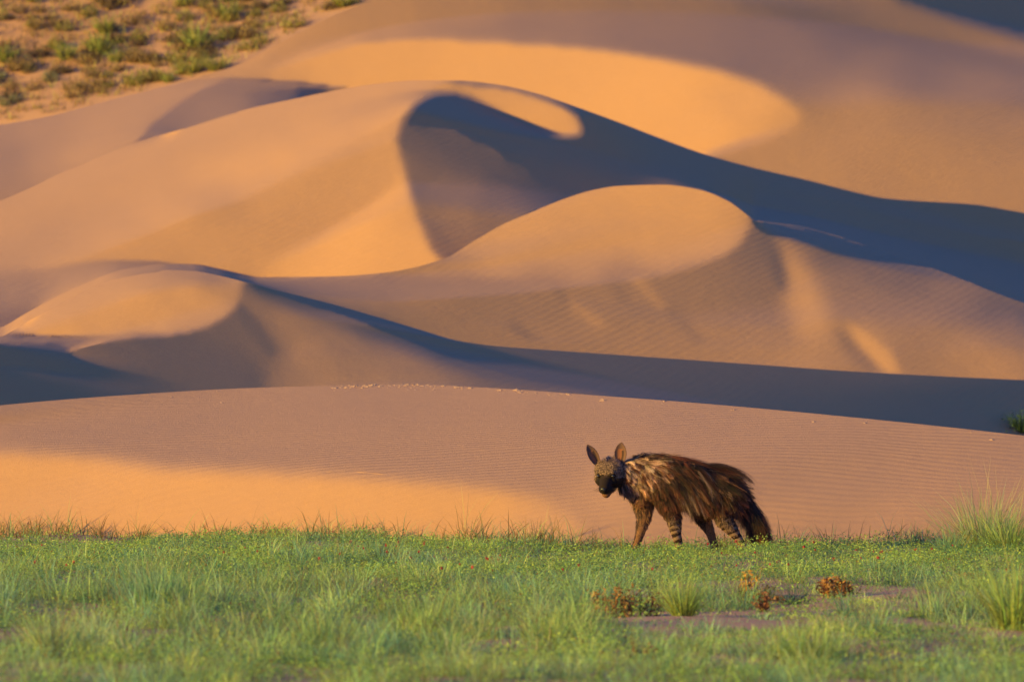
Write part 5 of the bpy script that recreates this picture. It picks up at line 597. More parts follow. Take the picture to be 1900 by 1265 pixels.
1,-1,0,0,-1,0,1,0,-1,1,0,0,0,0,-1,1,0,0,0,0,0,0,0,1,0,0,-1,0,0,0,-1,0,5,97,521,678,262,201,185,175,171,177,194,219,256,274,275,271,274,242,184,115,99,67,62,69,71,69,67,69,67,52,27,-15,-51,-43,-39,-52,-22,-15,-9,-14,-20,-19,-29,-55,-60,-80,-123,-138,-137,-130,-119,-104,-91,-85,-85,-88,-89,-112,-283,-43,-45,-44,-45,-46,-47,-46,-48,-47,-48,-48,-48,-48,-46,-44,-45,-45,-47,-46,-48,-48,-48,-49,-51,-54,-51,-42,-42,-40,-39,-38,-39,-39,-41,-40,-39,-40,-40,-39,-39,-38,-37,-36,-37,-34,-35,-34,-33,
94,-6,-6,-5,-3,-2,-1,-1,1,-1,0,0,0,2,2,3,4,6,5,6,5,3,4,3,3,1,-2,-2,-3,-4,-9,-22,30,70,25,-68,-12,-6,-7,-3,2,7,10,14,11,3,-2,-11,-25,-33,-33,-1,-6,-5,-1,1,2,2,0,2,2,2,2,2,1,2,2,2,1,2,2,2,2,3,3,4,2,3,3,3,2,2,0,1,0,1,1,2,2,20,193,-112,-100,-5,0,1,1,1,1,0,2,1,1,2,2,0,1,1,0,1,0,0,0,0,0,1,1,0,1,1,1,0,1,0,2,1,0,1,1,1,1,1,1,0,1,0,1,0,1,
83,-4,-3,-1,-1,-1,0,0,0,0,0,1,2,2,3,4,5,6,5,5,4,5,4,3,-1,-3,-1,-2,-1,-1,3,-1,32,40,-24,-38,-9,-6,-3,-1,5,7,10,11,7,-1,-8,-15,-26,-31,28,-24,-37,0,3,1,1,1,2,1,2,2,2,1,3,1,2,2,1,2,2,3,2,2,3,3,4,2,3,2,2,2,2,1,0,0,2,1,1,3,-1,69,58,-77,-48,-5,0,1,1,1,1,1,2,1,1,1,0,1,1,0,1,0,1,0,0,0,1,1,1,0,1,1,1,1,0,1,1,1,1,1,1,0,1,1,1,0,0,1,1,
78,-1,-1,0,0,0,-1,1,0,1,2,2,2,4,4,5,4,5,6,5,5,4,3,0,-1,-1,2,6,7,12,15,16,-9,1,-36,-20,-7,-5,-2,3,5,8,8,10,1,-5,-12,-22,-13,32,-51,-39,1,1,2,1,1,1,1,2,2,2,2,2,2,2,2,0,3,1,3,1,3,3,2,3,2,4,2,2,3,2,2,1,1,0,0,2,2,1,2,-1,2,50,18,-39,-30,-4,0,2,1,2,2,1,0,1,1,1,1,0,0,1,0,1,1,0,0,1,1,1,0,1,0,0,2,0,1,1,1,0,1,2,0,1,1,1,1,1,0,
80,-1,0,0,0,0,1,1,1,3,2,3,4,3,4,5,5,5,6,6,5,2,2,2,2,4,7,11,12,11,14,8,-25,-26,-29,-14,-4,-2,1,2,5,7,7,6,-2,-8,-13,-3,59,-61,-78,0,2,1,1,1,2,1,2,1,2,2,2,2,1,2,2,2,1,3,1,3,1,3,3,2,3,3,2,3,3,2,2,2,1,0,1,0,2,3,2,1,0,-3,0,20,9,-19,-12,-1,2,3,2,1,1,1,0,0,0,1,1,0,1,1,1,3,2,1,2,2,1,1,0,1,-2,0,-1,0,0,1,0,0,2,0,1,0,1,1,1,
83,0,1,0,1,2,1,2,2,2,3,4,3,5,5,3,6,5,5,6,4,4,3,4,5,8,9,10,7,7,3,0,-29,-36,-20,-6,-2,-1,1,4,5,4,6,3,-5,-5,11,43,-55,-92,1,1,1,1,2,1,1,2,1,1,2,2,1,2,2,3,1,2,2,1,2,3,2,1,3,3,3,2,3,2,3,3,2,2,1,2,-1,1,2,2,4,3,2,-2,-3,-5,-1,6,-1,-7,3,4,2,3,2,-1,-1,0,0,1,1,2,2,1,2,2,2,3,3,3,3,3,4,3,2,2,1,-1,-1,-2,-2,-2,-2,-1,-2,0,0,0,0,
88,2,1,1,2,2,3,2,4,3,3,3,5,3,4,6,4,5,6,6,6,3,4,4,5,8,8,6,3,-1,-2,-5,-27,-38,-13,-3,-1,2,1,3,2,3,4,2,0,15,29,-3,-136,-2,0,1,1,1,1,2,1,1,1,2,1,2,3,2,2,1,2,3,1,1,3,1,3,2,3,2,3,3,2,3,1,3,3,2,2,1,1,1,0,3,4,4,2,0,-3,-5,-5,-3,0,2,5,3,3,3,2,2,3,0,1,-1,1,1,1,3,3,1,3,2,2,2,2,1,2,2,4,2,4,3,4,3,3,1,0,1,-1,-1,-2,-2,-2,
99,2,2,3,2,3,2,3,3,3,4,4,3,5,4,4,5,5,7,6,4,5,2,3,4,6,6,1,-2,-4,-7,-8,-18,-40,-9,0,1,0,1,1,2,2,5,4,16,34,26,-160,-15,0,1,1,1,1,2,1,1,1,2,1,2,2,1,2,4,8,6,2,2,2,11,2,-6,-5,-1,3,-1,2,3,2,4,2,2,3,2,1,2,0,1,1,2,4,4,3,1,-3,-4,-2,11,13,-2,-4,-3,-3,-2,1,1,3,2,4,2,4,3,4,2,4,2,3,1,2,2,1,-1,-2,-1,1,0,2,2,2,3,3,4,2,4,3,2,2,2,
114,2,3,3,3,2,4,2,3,3,4,3,4,4,4,4,4,6,6,7,3,1,1,0,4,4,1,-2,-6,-7,-7,-7,-7,-35,-13,0,-1,0,0,0,1,3,7,16,35,46,-163,-30,0,1,0,1,2,1,0,2,2,1,1,2,1,3,6,9,22,32,29,24,23,18,9,16,11,-14,-36,-25,-22,-27,-7,-13,-3,-4,1,0,3,0,1,1,0,0,-1,2,5,9,13,18,30,31,10,-2,-5,-8,-10,-13,-14,-13,-11,-8,-2,-1,3,3,5,3,4,3,2,1,3,3,5,7,9,8,6,3,1,0,-2,-2,-3,-2,-3,-2,-1,-2,0,1,2,
133,4,2,3,2,4,2,4,2,4,2,4,3,3,3,4,4,5,6,4,1,-1,-2,-1,1,1,-1,-6,-5,-7,-6,-6,-4,-19,-24,-4,0,-1,-1,0,1,5,17,27,33,-99,-68,0,0,1,1,1,1,1,1,0,2,1,3,5,11,19,31,41,39,21,16,18,25,28,22,19,24,34,28,1,-4,-10,-34,-25,-33,-25,-28,-21,-16,-16,-12,-5,-2,2,7,7,23,30,31,28,11,-2,-1,-1,-2,-2,-4,-6,-11,-17,-18,-16,-8,2,7,10,13,13,10,5,1,-5,-11,-12,-10,-6,-1,3,4,2,2,0,1,0,1,1,2,7,13,22,34,44,46,
158,2,3,3,3,2,3,2,3,2,4,2,2,2,3,2,3,4,4,1,-1,-4,-4,-3,-1,-1,-4,-5,-7,-5,-5,-4,-4,-8,-24,-12,-1,-2,-2,-1,4,14,23,24,-7,-139,0,1,-1,1,0,2,0,1,1,3,6,11,15,29,35,39,35,26,12,5,5,5,6,11,14,16,18,24,31,34,30,26,20,17,15,10,7,3,-1,9,4,1,3,4,3,4,-7,-9,-9,-7,-6,-5,-4,-5,-4,-2,0,1,3,1,-1,-3,8,15,22,25,25,24,22,17,10,2,-8,-15,-18,-16,-12,-5,0,10,20,31,39,46,52,56,57,53,46,38,25,8,-7,
185,3,4,1,3,2,2,2,2,2,0,2,2,0,1,1,3,2,0,-1,-5,-6,-6,-5,-2,-3,-4,-6,-4,-5,-3,-3,-3,-2,-18,-22,-5,-4,-1,3,9,18,22,8,-108,-32,0,0,1,0,4,1,2,0,2,11,29,39,43,30,18,11,6,0,-2,-1,2,4,3,4,6,8,12,15,21,26,29,33,34,31,30,27,25,20,17,12,11,9,8,6,6,6,5,6,7,5,6,6,3,5,5,6,11,17,20,21,19,17,17,18,19,20,22,25,29,34,39,46,47,43,41,41,41,42,43,40,31,19,7,-8,-26,-45,-61,-71,-81,-89,-93,-92,-82,
220,3,1,2,1,1,1,1,0,-1,1,0,-1,1,0,0,-1,-1,-2,-6,-7,-8,-8,-6,-4,-3,-4,-3,-4,-3,-4,-2,-2,-4,-9,-27,-11,-2,0,7,15,21,16,-9,-130,0,1,2,3,6,5,6,4,5,21,38,35,24,12,1,-2,-6,-11,-14,-15,-7,0,4,1,1,3,5,7,12,21,22,24,29,32,33,33,33,33,32,29,25,23,19,17,16,13,13,12,9,8,10,9,10,13,13,17,22,26,29,32,35,34,33,26,25,23,25,27,29,31,33,34,35,33,30,18,3,-15,-30,-41,-48,-50,-49,-47,-39,-28,-12,5,19,35,53,67,87,100,
257,1,1,0,0,-1,-1,-1,-1,-1,-2,-2,0,-2,-2,-2,-2,-4,-6,-9,-11,-10,-8,-5,-4,-3,-4,-3,-3,-2,-3,-3,-4,-3,-5,-18,-23,-3,5,11,19,18,9,-123,-18,2,7,7,8,10,12,14,16,21,26,13,-3,-10,-17,-17,-15,-16,-16,-10,-5,-2,1,2,2,2,1,3,3,5,6,11,15,19,25,29,30,30,33,34,34,33,31,29,26,22,22,18,17,14,12,11,10,11,10,15,17,20,19,22,23,27,34,35,27,11,-2,-16,-28,-42,-57,-66,-66,-62,-48,-34,-21,-12,-1,1,9,23,46,69,90,107,115,121,111,96,101,74,52,32,21,
292,-1,-1,-2,-2,-2,-3,-3,-2,-2,-3,-2,-3,-3,-3,-3,-5,-6,-11,-12,-12,-10,-8,-7,-3,-3,-2,-2,-2,-3,-3,-4,-4,-4,-4,-10,-24,-6,7,17,18,14,-28,-110,0,7,8,8,10,11,15,14,14,12,-3,-17,-23,-21,-15,-5,-1,0,2,2,1,2,2,2,3,1,3,3,2,2,3,2,2,3,3,3,6,10,12,17,20,23,26,28,26,23,20,19,14,14,13,12,12,13,17,16,14,9,5,-2,-5,-8,-13,-18,-35,-43,-47,-44,-42,-33,-20,-9,-3,2,11,25,46,65,80,81,84,52,20,-4,-27,-42,-46,-54,-44,-34,-50,-38,-31,-25,-26,
321,-3,-4,-2,-4,-3,-3,-4,-4,-4,-3,-5,-4,-3,-4,-5,-7,-10,-11,-15,-12,-11,-7,-5,-4,-2,-1,-2,-2,-3,-3,-4,-4,-4,-4,-3,-14,-15,8,17,15,9,-132,-11,3,6,4,4,6,6,1,0,-1,-1,-8,-7,-4,-1,2,1,2,2,2,1,3,2,2,2,1,3,3,2,3,4,4,3,3,2,1,2,1,1,2,2,1,2,3,3,5,5,5,4,6,4,7,7,8,6,5,1,0,-1,-2,-4,-5,-6,-6,-5,-3,-1,0,0,1,5,16,36,53,58,46,25,2,-18,-38,-37,-41,-19,-6,-2,0,-1,-7,-6,-12,-13,-8,-4,1,0,1,
341,-4,-3,-5,-4,-4,-5,-4,-4,-5,-5,-4,-6,-5,-5,-7,-7,-11,-14,-14,-13,-8,-8,-4,-2,-2,-1,-1,-2,-2,-3,-3,-2,-2,0,1,0,-14,-4,11,5,-55,-86,-1,3,1,2,3,2,0,0,-2,-1,-2,0,0,2,1,1,2,2,2,1,2,1,3,3,4,5,6,7,8,8,7,6,6,4,2,2,1,1,1,2,0,3,1,2,3,2,3,4,4,5,6,6,4,2,0,-4,-4,-6,-6,-5,-4,-4,-3,-2,-2,-1,1,9,21,32,35,22,2,-15,-21,-16,-6,-1,-1,2,0,-2,-1,-4,-6,-5,-5,-4,-4,-1,0,0,1,1,1,2,
360,-5,-6,-5,-5,-6,-5,-5,-6,-5,-5,-6,-5,-6,-6,-7,-9,-11,-13,-14,-11,-9,-6,-5,-2,-1,-1,0,0,-1,0,0,0,4,5,8,12,7,-10,-12,-37,-131,-10,0,1,1,0,2,1,0,-1,0,-1,0,1,1,1,1,2,2,2,1,2,3,5,7,10,8,9,10,8,8,7,6,5,4,4,2,1,2,1,3,1,3,2,4,3,3,4,3,2,2,0,-2,-5,-5,-5,-5,-4,-4,-3,-2,-4,-2,-2,-2,-2,-2,4,17,23,12,1,-5,-2,0,2,0,2,1,-1,-1,-3,-2,-4,-5,-4,-2,-2,-1,1,1,0,1,1,1,1,2,0,
372,-7,-5,-6,-6,-6,-6,-6,-5,-6,-7,-5,-6,-6,-7,-7,-9,-11,-13,-12,-11,-8,-6,-4,-3,-1,1,2,2,1,1,2,5,5,8,11,12,9,-9,-51,-111,-60,-2,0,0,1,1,0,1,0,-1,-1,1,2,0,2,1,2,1,2,1,3,6,10,12,12,10,9,8,7,5,5,3,3,2,2,2,1,1,1,1,0,1,1,1,0,1,0,0,0,-1,-1,-2,-2,-2,-1,-2,-2,-1,-2,-1,-1,-1,-2,-1,-1,0,7,17,16,3,2,2,1,1,1,-2,-1,-2,-4,-4,-4,-3,-2,-1,0,2,0,1,1,1,1,1,1,1,1,1,1,1,
373,-6,-8,-6,-6,-5,-6,-5,-7,-5,-6,-6,-6,-6,-6,-8,-9,-11,-12,-12,-10,-7,-5,-5,-1,1,2,3,2,3,2,2,2,4,3,4,0,-13,-36,-78,-72,-8,0,0,0,-1,1,0,1,-1,0,1,1,0,2,1,1,2,1,2,5,10,14,13,13,10,7,5,4,2,2,1,2,1,1,1,1,2,1,0,1,0,1,1,0,1,0,1,0,-1,0,-1,-1,-1,-2,-2,-2,-1,-2,-1,0,-2,0,0,0,1,7,19,16,2,1,0,0,0,-3,-5,-5,-5,-4,0,0,1,0,1,2,1,0,1,1,2,0,1,2,1,1,1,1,0,1,
364,-7,-6,-6,-6,-6,-5,-7,-5,-5,-5,-6,-6,-6,-6,-6,-9,-9,-11,-10,-7,-6,-5,-3,-1,2,3,1,1,-1,-1,0,-1,-3,-4,-9,-19,-34,-54,-54,-13,0,0,0,0,1,-1,1,-1,1,0,0,1,2,1,0,3,0,4,7,13,15,14,11,7,5,3,2,0,1,1,-1,0,-1,1,1,1,1,1,2,1,2,2,0,2,0,1,1,0,1,-1,0,-1,-1,-1,-1,-1,-2,-1,0,-2,1,0,0,0,8,19,16,1,0,-2,-5,-6,-6,-4,-2,0,1,2,0,1,1,2,1,1,1,1,1,1,1,1,1,0,1,1,1,1,1,1,
346,-6,-6,-6,-6,-5,-5,-4,-5,-6,-4,-4,-5,-5,-6,-6,-7,-7,-8,-6,-6,-5,-3,-1,0,0,-1,0,-4,-4,-6,-7,-8,-11,-15,-22,-32,-40,-35,-9,0,-1,0,0,1,-1,0,0,1,-1,0,2,1,1,1,1,1,5,11,14,15,13,9,6,2,1,0,-1,0,-2,-2,-2,-2,0,0,0,0,1,2,2,1,2,0,3,0,2,1,0,1,1,0,0,0,0,1,0,0,0,0,0,1,0,0,1,10,19,16,-6,-7,-6,-5,-1,0,1,1,1,0,1,0,1,2,1,1,1,1,1,1,1,1,1,1,1,2,0,1,1,1,0,1,
329,-7,-6,-5,-5,-5,-4,-5,-3,-3,-4,-4,-3,-5,-4,-6,-5,-8,-6,-5,-3,-1,-1,-1,0,-2,-3,-6,-6,-9,-9,-13,-16,-21,-28,-33,-32,-19,-3,-1,0,1,-1,0,0,0,0,1,-1,0,1,0,1,1,1,2,5,13,16,15,12,8,3,0,0,-3,-2,-3,-3,-3,-2,-1,0,-1,1,1,2,2,1,1,3,1,2,1,2,1,2,1,2,0,2,0,1,2,0,0,0,2,0,0,0,1,1,9,10,7,-8,0,1,1,1,1,0,0,1,0,1,1,1,1,1,2,1,0,1,1,1,2,1,0,2,0,1,1,1,0,1,0,-1,
7477,-29,-30,-32,-34,-37,-40,-42,-47,-52,-56,-63,-67,-72,-77,-77,-74,-67,-66,-64,-62,-67,-74,-81,-88,-85,-78,-67,-53,-43,-38,-31,-30,-27,-22,-19,-12,-12,-13,-11,-7,-2,13,22,23,20,14,15,17,16,11,4,-2,-6,-9,-7,-8,-18,-29,-41,-48,-50,-49,-46,-45,-39,-39,-36,-37,-36,-34,-33,-34,-33,-33,-33,-34,-33,-32,-33,-34,-34,-34,-36,-35,-36,-36,-36,-37,-37,-38,-36,-38,-38,-38,-37,-38,-38,-38,-37,-38,-39,-37,-47,-56,-72,-71,-73,-72,-74,-72,-74,-72,-74,-73,-74,-73,-74,-74,-73,-75,-74,-74,-74,-74,-74,-75,-75,-74,-74,-76,-74,-75,-74,-75,-74,-75,-73,-73,
343,4,4,5,6,6,7,8,8,10,9,11,11,11,11,11,10,10,9,8,6,5,4,2,1,-1,-2,-2,-3,-3,-2,-4,-3,-5,-5,-3,-4,-4,-5,-5,-7,-8,-13,-18,-20,-19,-14,-15,-14,-14,-13,-13,-12,-12,-11,-11,-14,-15,-16,-14,-14,-17,-16,-16,-15,-14,-12,-9,-7,-7,-7,-8,-6,-5,-5,-4,-2,-1,1,0,0,0,-1,1,0,0,-1,1,-1,1,0,-1,1,-1,1,-1,1,-1,0,0,0,1,-1,1,-1,1,-1,1,-1,1,-1,1,-1,1,-1,1,-1,0,0,0,1,-1,0,1,-1,0,1,-1,0,0,1,-1,0,0,0,0,0,0,0,
277,1,2,2,3,3,3,3,3,4,5,4,5,5,7,6,8,8,8,9,9,8,7,5,2,-1,-2,-2,-2,0,0,0,0,1,0,0,0,0,-1,-3,-5,-8,-13,-16,-17,-14,-15,-16,-19,-19,-17,-13,-11,-10,-9,-11,-11,-11,-11,-9,-9,-8,-8,-8,-6,-6,-4,-4,-6,-5,-6,-4,-6,-5,-5,-3,-4,-2,-2,0,0,0,1,-1,0,0,1,-1,1,-1,0,1,-1,1,-1,1,-1,0,1,-1,1,-1,1,-1,1,-1,1,-1,0,0,0,0,0,0,1,-1,1,-1,1,-1,0,1,-1,0,0,0,0,1,-1,0,0,1,-1,0,0,0,0,0,0,
301,-4,-4,-4,-4,-3,-3,-2,-1,-2,-1,1,1,3,2,3,3,4,3,3,3,2,2,1,-1,-1,-2,-3,-1,-1,-1,0,-2,-2,-2,-1,-1,-2,-2,-3,-4,-6,-11,-12,-12,-12,-11,-12,-11,-10,-9,-7,-7,-5,-6,-6,-7,-7,-6,-6,-5,-5,-6,-5,-4,-5,-4,-3,-3,-3,-4,-5,-4,-5,-4,-5,-4,-3,-2,-1,0,0,-1,1,-1,1,-1,1,-1,1,0,-1,1,-1,1,-1,0,1,-1,1,-1,1,-1,0,0,0,0,0,1,-1,1,-1,1,-1,0,0,0,0,0,1,-1,0,0,0,1,-1,0,0,1,-1,0,0,1,0,-1,0,0,0,0,
346,-2,-2,-2,-2,-2,-2,-3,-3,-3,-2,-2,-4,-3,-3,-2,-3,-3,-2,-3,-3,-3,-3,-3,-4,-3,-3,-3,-3,-3,-3,-4,-2,-4,-3,-4,-4,-4,-4,-5,-6,-6,-7,-8,-8,-9,-7,-8,-9,-7,-7,-6,-5,-5,-5,-5,-5,-4,-6,-4,-6,-5,-4,-4,-5,-3,-4,-3,-2,-4,-2,-3,-3,-2,-4,-3,-4,-4,-3,-2,-1,-1,1,-1,1,-1,1,-1,1,-1,0,1,-1,1,-1,0,1,-1,1,-1,0,0,0,1,-1,1,-1,1,-1,1,-1,1,-1,1,-1,1,-1,1,-1,0,1,-1,1,-1,0,1,-1,0,0,1,-1,0,0,0,1,0,0,-1,0,
362,-3,-2,-3,-2,-2,-1,-1,-1,-1,-1,-2,0,-2,-3,-3,-4,-6,-5,-5,-5,-5,-6,-5,-6,-6,-7,-6,-6,-5,-5,-5,-5,-5,-5,-5,-5,-5,-6,-5,-5,-6,-7,-8,-8,-8,-8,-7,-7,-7,-5,-4,-4,-4,-3,-4,-4,-6,-3,-5,-3,-4,-4,-4,-4,-4,-3,-3,-2,-2,-4,-2,-2,-2,-2,-2,-2,-3,-3,-3,-3,-1,-1,1,-1,1,-1,1,-1,0,1,-1,1,-1,0,1,-1,1,-1,0,1,-1,1,-1,1,-1,1,-1,1,-1,1,-1,1,-1,1,-1,1,-1,1,-1,0,0,0,1,-1,0,1,-1,0,0,1,-1,0,0,0,0,0,1,-1,
416,-7,-7,-5,-6,-6,-6,-5,-5,-4,-5,-4,-5,-3,-4,-4,-5,-6,-6,-7,-7,-6,-7,-8,-7,-8,-6,-7,-7,-6,-6,-5,-6,-5,-5,-5,-5,-4,-5,-5,-5,-6,-6,-6,-7,-6,-6,-6,-6,-6,-6,-5,-5,-4,-5,-4,-5,-4,-5,-4,-4,-4,-4,-3,-3,-3,-3,-2,-3,-3,-2,-3,-2,-3,0,-2,0,-2,-1,-3,-2,-3,-1,-1,0,-1,1,-1,0,1,-1,1,-1,0,1,-1,1,-1,0,1,-1,1,-1,1,-1,1,-1,0,0,0,0,0,0,0,0,0,0,1,-1,1,-1,1,-1,0,1,-1,0,1,0,-1,0,1,0,-1,0,0,0,0,1,
488,-7,-8,-9,-8,-7,-8,-8,-7,-8,-7,-7,-7,-8,-6,-8,-7,-7,-7,-8,-7,-8,-7,-8,-8,-8,-9,-8,-6,-8,-7,-6,-7,-6,-7,-5,-6,-6,-5,-6,-6,-6,-7,-7,-8,-7,-7,-7,-7,-6,-6,-6,-5,-5,-5,-5,-5,-5,-5,-5,-4,-4,-5,-4,-4,-3,-2,-2,-3,-2,-2,-2,-3,-2,-2,-1,0,1,0,-1,-4,-2,-3,-2,0,0,-1,1,0,-1,1,-1,0,1,-1,1,-1,0,1,-1,1,-1,1,-1,0,0,0,1,-1,1,-1,1,-1,1,-1,1,-1,0,0,0,1,-1,1,-1,0,1,-1,0,0,1,-1,0,0,1,0,0,-1,0,0,
547,-6,-7,-7,-7,-7,-8,-7,-9,-8,-8,-8,-8,-9,-9,-8,-8,-8,-10,-7,-9,-9,-9,-9,-9,-9,-10,-8,-10,-8,-7,-9,-7,-7,-8,-8,-7,-7,-7,-7,-8,-7,-9,-10,-8,-10,-8,-9,-7,-9,-7,-7,-6,-6,-6,-6,-6,-6,-5,-5,-5,-5,-4,-5,-4,-3,-3,-3,-2,-2,-3,-2,-2,-1,-3,0,-2,1,1,1,0,-3,-2,-3,-3,-1,1,-1,0,1,-1,1,0,-1,1,-1,0,1,-1,1,-1,1,-1,0,1,-1,1,-1,1,-1,1,-1,1,-1,1,-1,1,-1,1,-1,0,1,-1,1,-1,0,1,-1,0,0,1,-1,0,0,0,0,1,0,-1]
def get_relief():
    r=np.array(ROWS); cr=tuple(int(v) for v in r//3)
    a=np.array(DISTANCE_STEPS,float).reshape(sum(cr),139)
    g=np.cumsum(np.cumsum(a,0),1)*2e-05
    return solve([tuple(r)],[417],[700],start=(g,cr,139))
def sand_material(name, kind):
    t = NT(name)
    geo = t.n('NewGeometry'); tc = geo.outputs['Position']
    # coarse colour drift of the sand: pale orange quartz with mauve garnet and magnetite on the wind-packed faces
    n1 = t.n('TexNoise', i_Scale=0.09, i_Detail=4.0, i_Roughness=0.55)
    t.l(t.mapping(tc, (1, .6, 1)), n1.inputs['Vector'])
    n2 = t.n('TexNoise', i_Scale=1.3, i_Detail=6.0, i_Roughness=0.65); t.l(tc, n2.inputs['Vector'])
    ngr = t.n('TexNoise', i_Scale=120.0, i_Detail=3.0, i_Roughness=0.8); t.l(tc, ngr.inputs['Vector'])
    # slip faces (near the angle of repose) are loose clean orange sand, flatter ground carries the dark grains
    sep = t.n('SeparateXYZ'); t.l(geo.outputs['Normal'], sep.inputs[0])
    st = t.n('MapRange', i_From_Min=1.0, i_From_Max=.80, i_To_Min=0.0, i_To_Max=1.0, interpolation_type='SMOOTHSTEP'); t.l(sep.outputs['Z'], st.inputs['Value'])
    f = t.math('ADD', t.math('MULTIPLY', st, 0.60), t.math('MULTIPLY', t.math('SUBTRACT', n1, .5), .5), clamp=True)
    c = t.mix(f, (0.562, 0.286, 0.180), (0.608, 0.280, 0.086))
    c = t.mix(t.math('MULTIPLY', t.ramp(n2, [(.35, 0.0), (.75, 1.0)]), .15), c, (0.44, 0.23, 0.17))
    c = t.mix(0.25, c, t.mix(t.ramp(ngr, [(.3, 0.0), (.7, 1.0)]), (.32, .17, .13), (.72, .40, .27)), 'MIX')
    b = t.n('BsdfPrincipled', i_Roughness=0.95); b.inputs['Specular IOR Level'].default_value = .12
    t.l(c, b.inputs['Base Color'])
    # wind ripples
    dist = t.n('TexNoise', i_Scale=.35, i_Detail=2.0, i_Roughness=.4); t.l(tc, dist.inputs['Vector'])
    dv = t.n('VectorMath', operation='SCALE'); t.l(dist.outputs['Color'], dv.inputs[0]); dv.inputs['Scale'].default_value = .9 if kind == 'near' else .25
    pv = t.n('VectorMath', operation='ADD'); t.l(tc, pv.inputs[0]); t.l(dv, pv.inputs[1])
    if kind == 'near':
        w = t.n('TexWave', bands_direction='Y', i_Scale=1.0, i_Distortion=2.6, i_Detail=3.0, i_Detail_Scale=1.2)
        t.l(t.mapping(pv, (.8, 3.2, .3), (0, 0, R_(6))), w.inputs['Vector'])
    else:
        w = t.n('TexWave', bands_direction='Z', i_Scale=1.0, i_Distortion=1.6, i_Detail=2.0, i_Detail_Scale=.5)
        t.l(t.mapping(pv, (5.0, .25, 5.0), (0, R_(24), 0)), w.inputs['Vector'])
    amp = t.n('TexNoise', i_Scale=.22, i_Detail=2.0); t.l(tc, amp.inputs['Vector'])
    ra = t.ramp(amp, [(.40, 0.10), (.64, 1.0)])
    slipcut = t.math('SUBTRACT', 1.0, t.math('MULTIPLY', st, .8))
    h = t.math('MULTIPLY', t.math('MULTIPLY', w, ra), slipcut if kind == 'near' else 1.0)
    if kind != 'near':      # ripples fade out on the older, farther dunes
        sy = t.n('SeparateXYZ'); t.l(tc, sy.inputs[0])
        mr = t.n('MapRange', i_From_Min=98.0, i_From_Max=122.0, i_To_Min=1.0, i_To_Max=.0); t.l(sy.outputs['Y'], mr.inputs['Value']); h = t.math('MULTIPLY', h, mr)
    bp = t.n('Bump', i_Strength=1.0, i_Distance=0.0028 if kind == 'near' else .0020); t.l(h, bp.inputs['Height'])
    b2 = t.n('Bump', i_Strength=1.0, i_Distance=0.004); t.l(ngr, b2.inputs['Height']); t.l(bp, b2.inputs['Normal'])
    nl = t.n('TexNoise', i_Scale=4.0, i_Detail=5.0, i_Roughness=.6); t.l(tc, nl.inputs['Vector'])
    b3 = t.n('Bump', i_Strength=1.0, i_Distance=0.006); t.l(nl, b3.inputs['Height']); t.l(b2, b3.inputs['Normal'])
    t.l(b3, b.inputs['Normal'])
    t.l(b, t.out.inputs[0])
    return t.m
MS_NEAR = sand_material('rippled_sand_near', 'near')
MS_FAR = sand_material('rippled_sand_far', 'far')

r_ = np.array(ROWS)
TX, TY, LAY, TG = get_relief()
TD = np.exp(TG)
TP = np.stack([TD * (TX - CX) / F_PX, TD, CAMH + TD * (HZ - TY) / F_PX], -1)
def layer_rows(k): return np.where(LAY == k)[0]
def sheet(name, blocks, mat):
    """blocks: stacked rows of points (rows, cols, 3), front to back; makes one sheet with outward aprons at both sides"""
    P = np.concatenate(blocks, 0)
    # side aprons: run on and sink to the plain
    L, Rr = [], []
    for d, f in ((3, .96), (8, .82), (16, .6), (28, .36), (45, .15), (70, .02)):
        a = P[:, :1].copy(); a[..., 0] -= d; a[..., 2] = a[..., 2] * f - (1 - f) * .4; L.insert(0, a)
        a = P[:, -1:].copy(); a[..., 0] += d; a[..., 2] = a[..., 2] * f - (1 - f) * .4; Rr.append(a)
    P = np.concatenate(L + [P] + Rr, 1)
    nr, nc = P.shape[:2]
    idx = np.arange(nr * nc).reshape(nr, nc)
    F = np.stack([idx[:-1, :-1], idx[:-1, 1:], idx[1:, 1:], idx[1:, :-1]], -1).reshape(-1, 4)
    o = mesh_np(name, P.reshape(-1, 3), F, mat, smooth=True)
    return o
def dip(a, b, n=4):
    """hidden lee side and trough between a crest row and the row that shows above it"""
    out = []
    L = np.maximum(b[:, 1] - a[:, 1], 0)
    for i in range(1, n):
        t = i / n
        p = a * (1 - t) + b * t
        p[:, 2] -= 4 * t * (1 - t) * .16 * L
        out.append(p[None])
    return out
# the near dune
k1 = TP[layer_rows(0)]
foot = k1[:1].copy(); foot[..., 1] -= 2.0; foot[..., 2] -= .9
nxt = TP[layer_rows(1)][0]
d = dip(k1[-1], nxt, 6)
near = sheet('sand_dune', [foot, k1] + d[:3], MS_NEAR)
tag(near, kind='structure')
blocks = [d[2] - np.array([0, .0, .02]), d[3], d[4]]
for k in range(1, 6):
    a = TP[layer_rows(k)]
    blocks.append(a if k == 1 else a)
    if k < 5: blocks += dip(a[-1], TP[layer_rows(k + 1)][0])
back = TP[layer_rows(5)][-1:]
for dd, f in ((10, .97), (30, .8), (60, .5), (100, .2), (150, -.02)):
    b_ = back.copy(); b_[..., 1] += dd; b_[..., 2] *= f; blocks.append(b_)
far = sheet('dune_field', blocks, MS_FAR)
tag(far, kind='structure')
for o in (near, far):
    try: o.data.set_sharp_from_angle(angle=R_(35))
    except Exception as e: print('sharp', e)
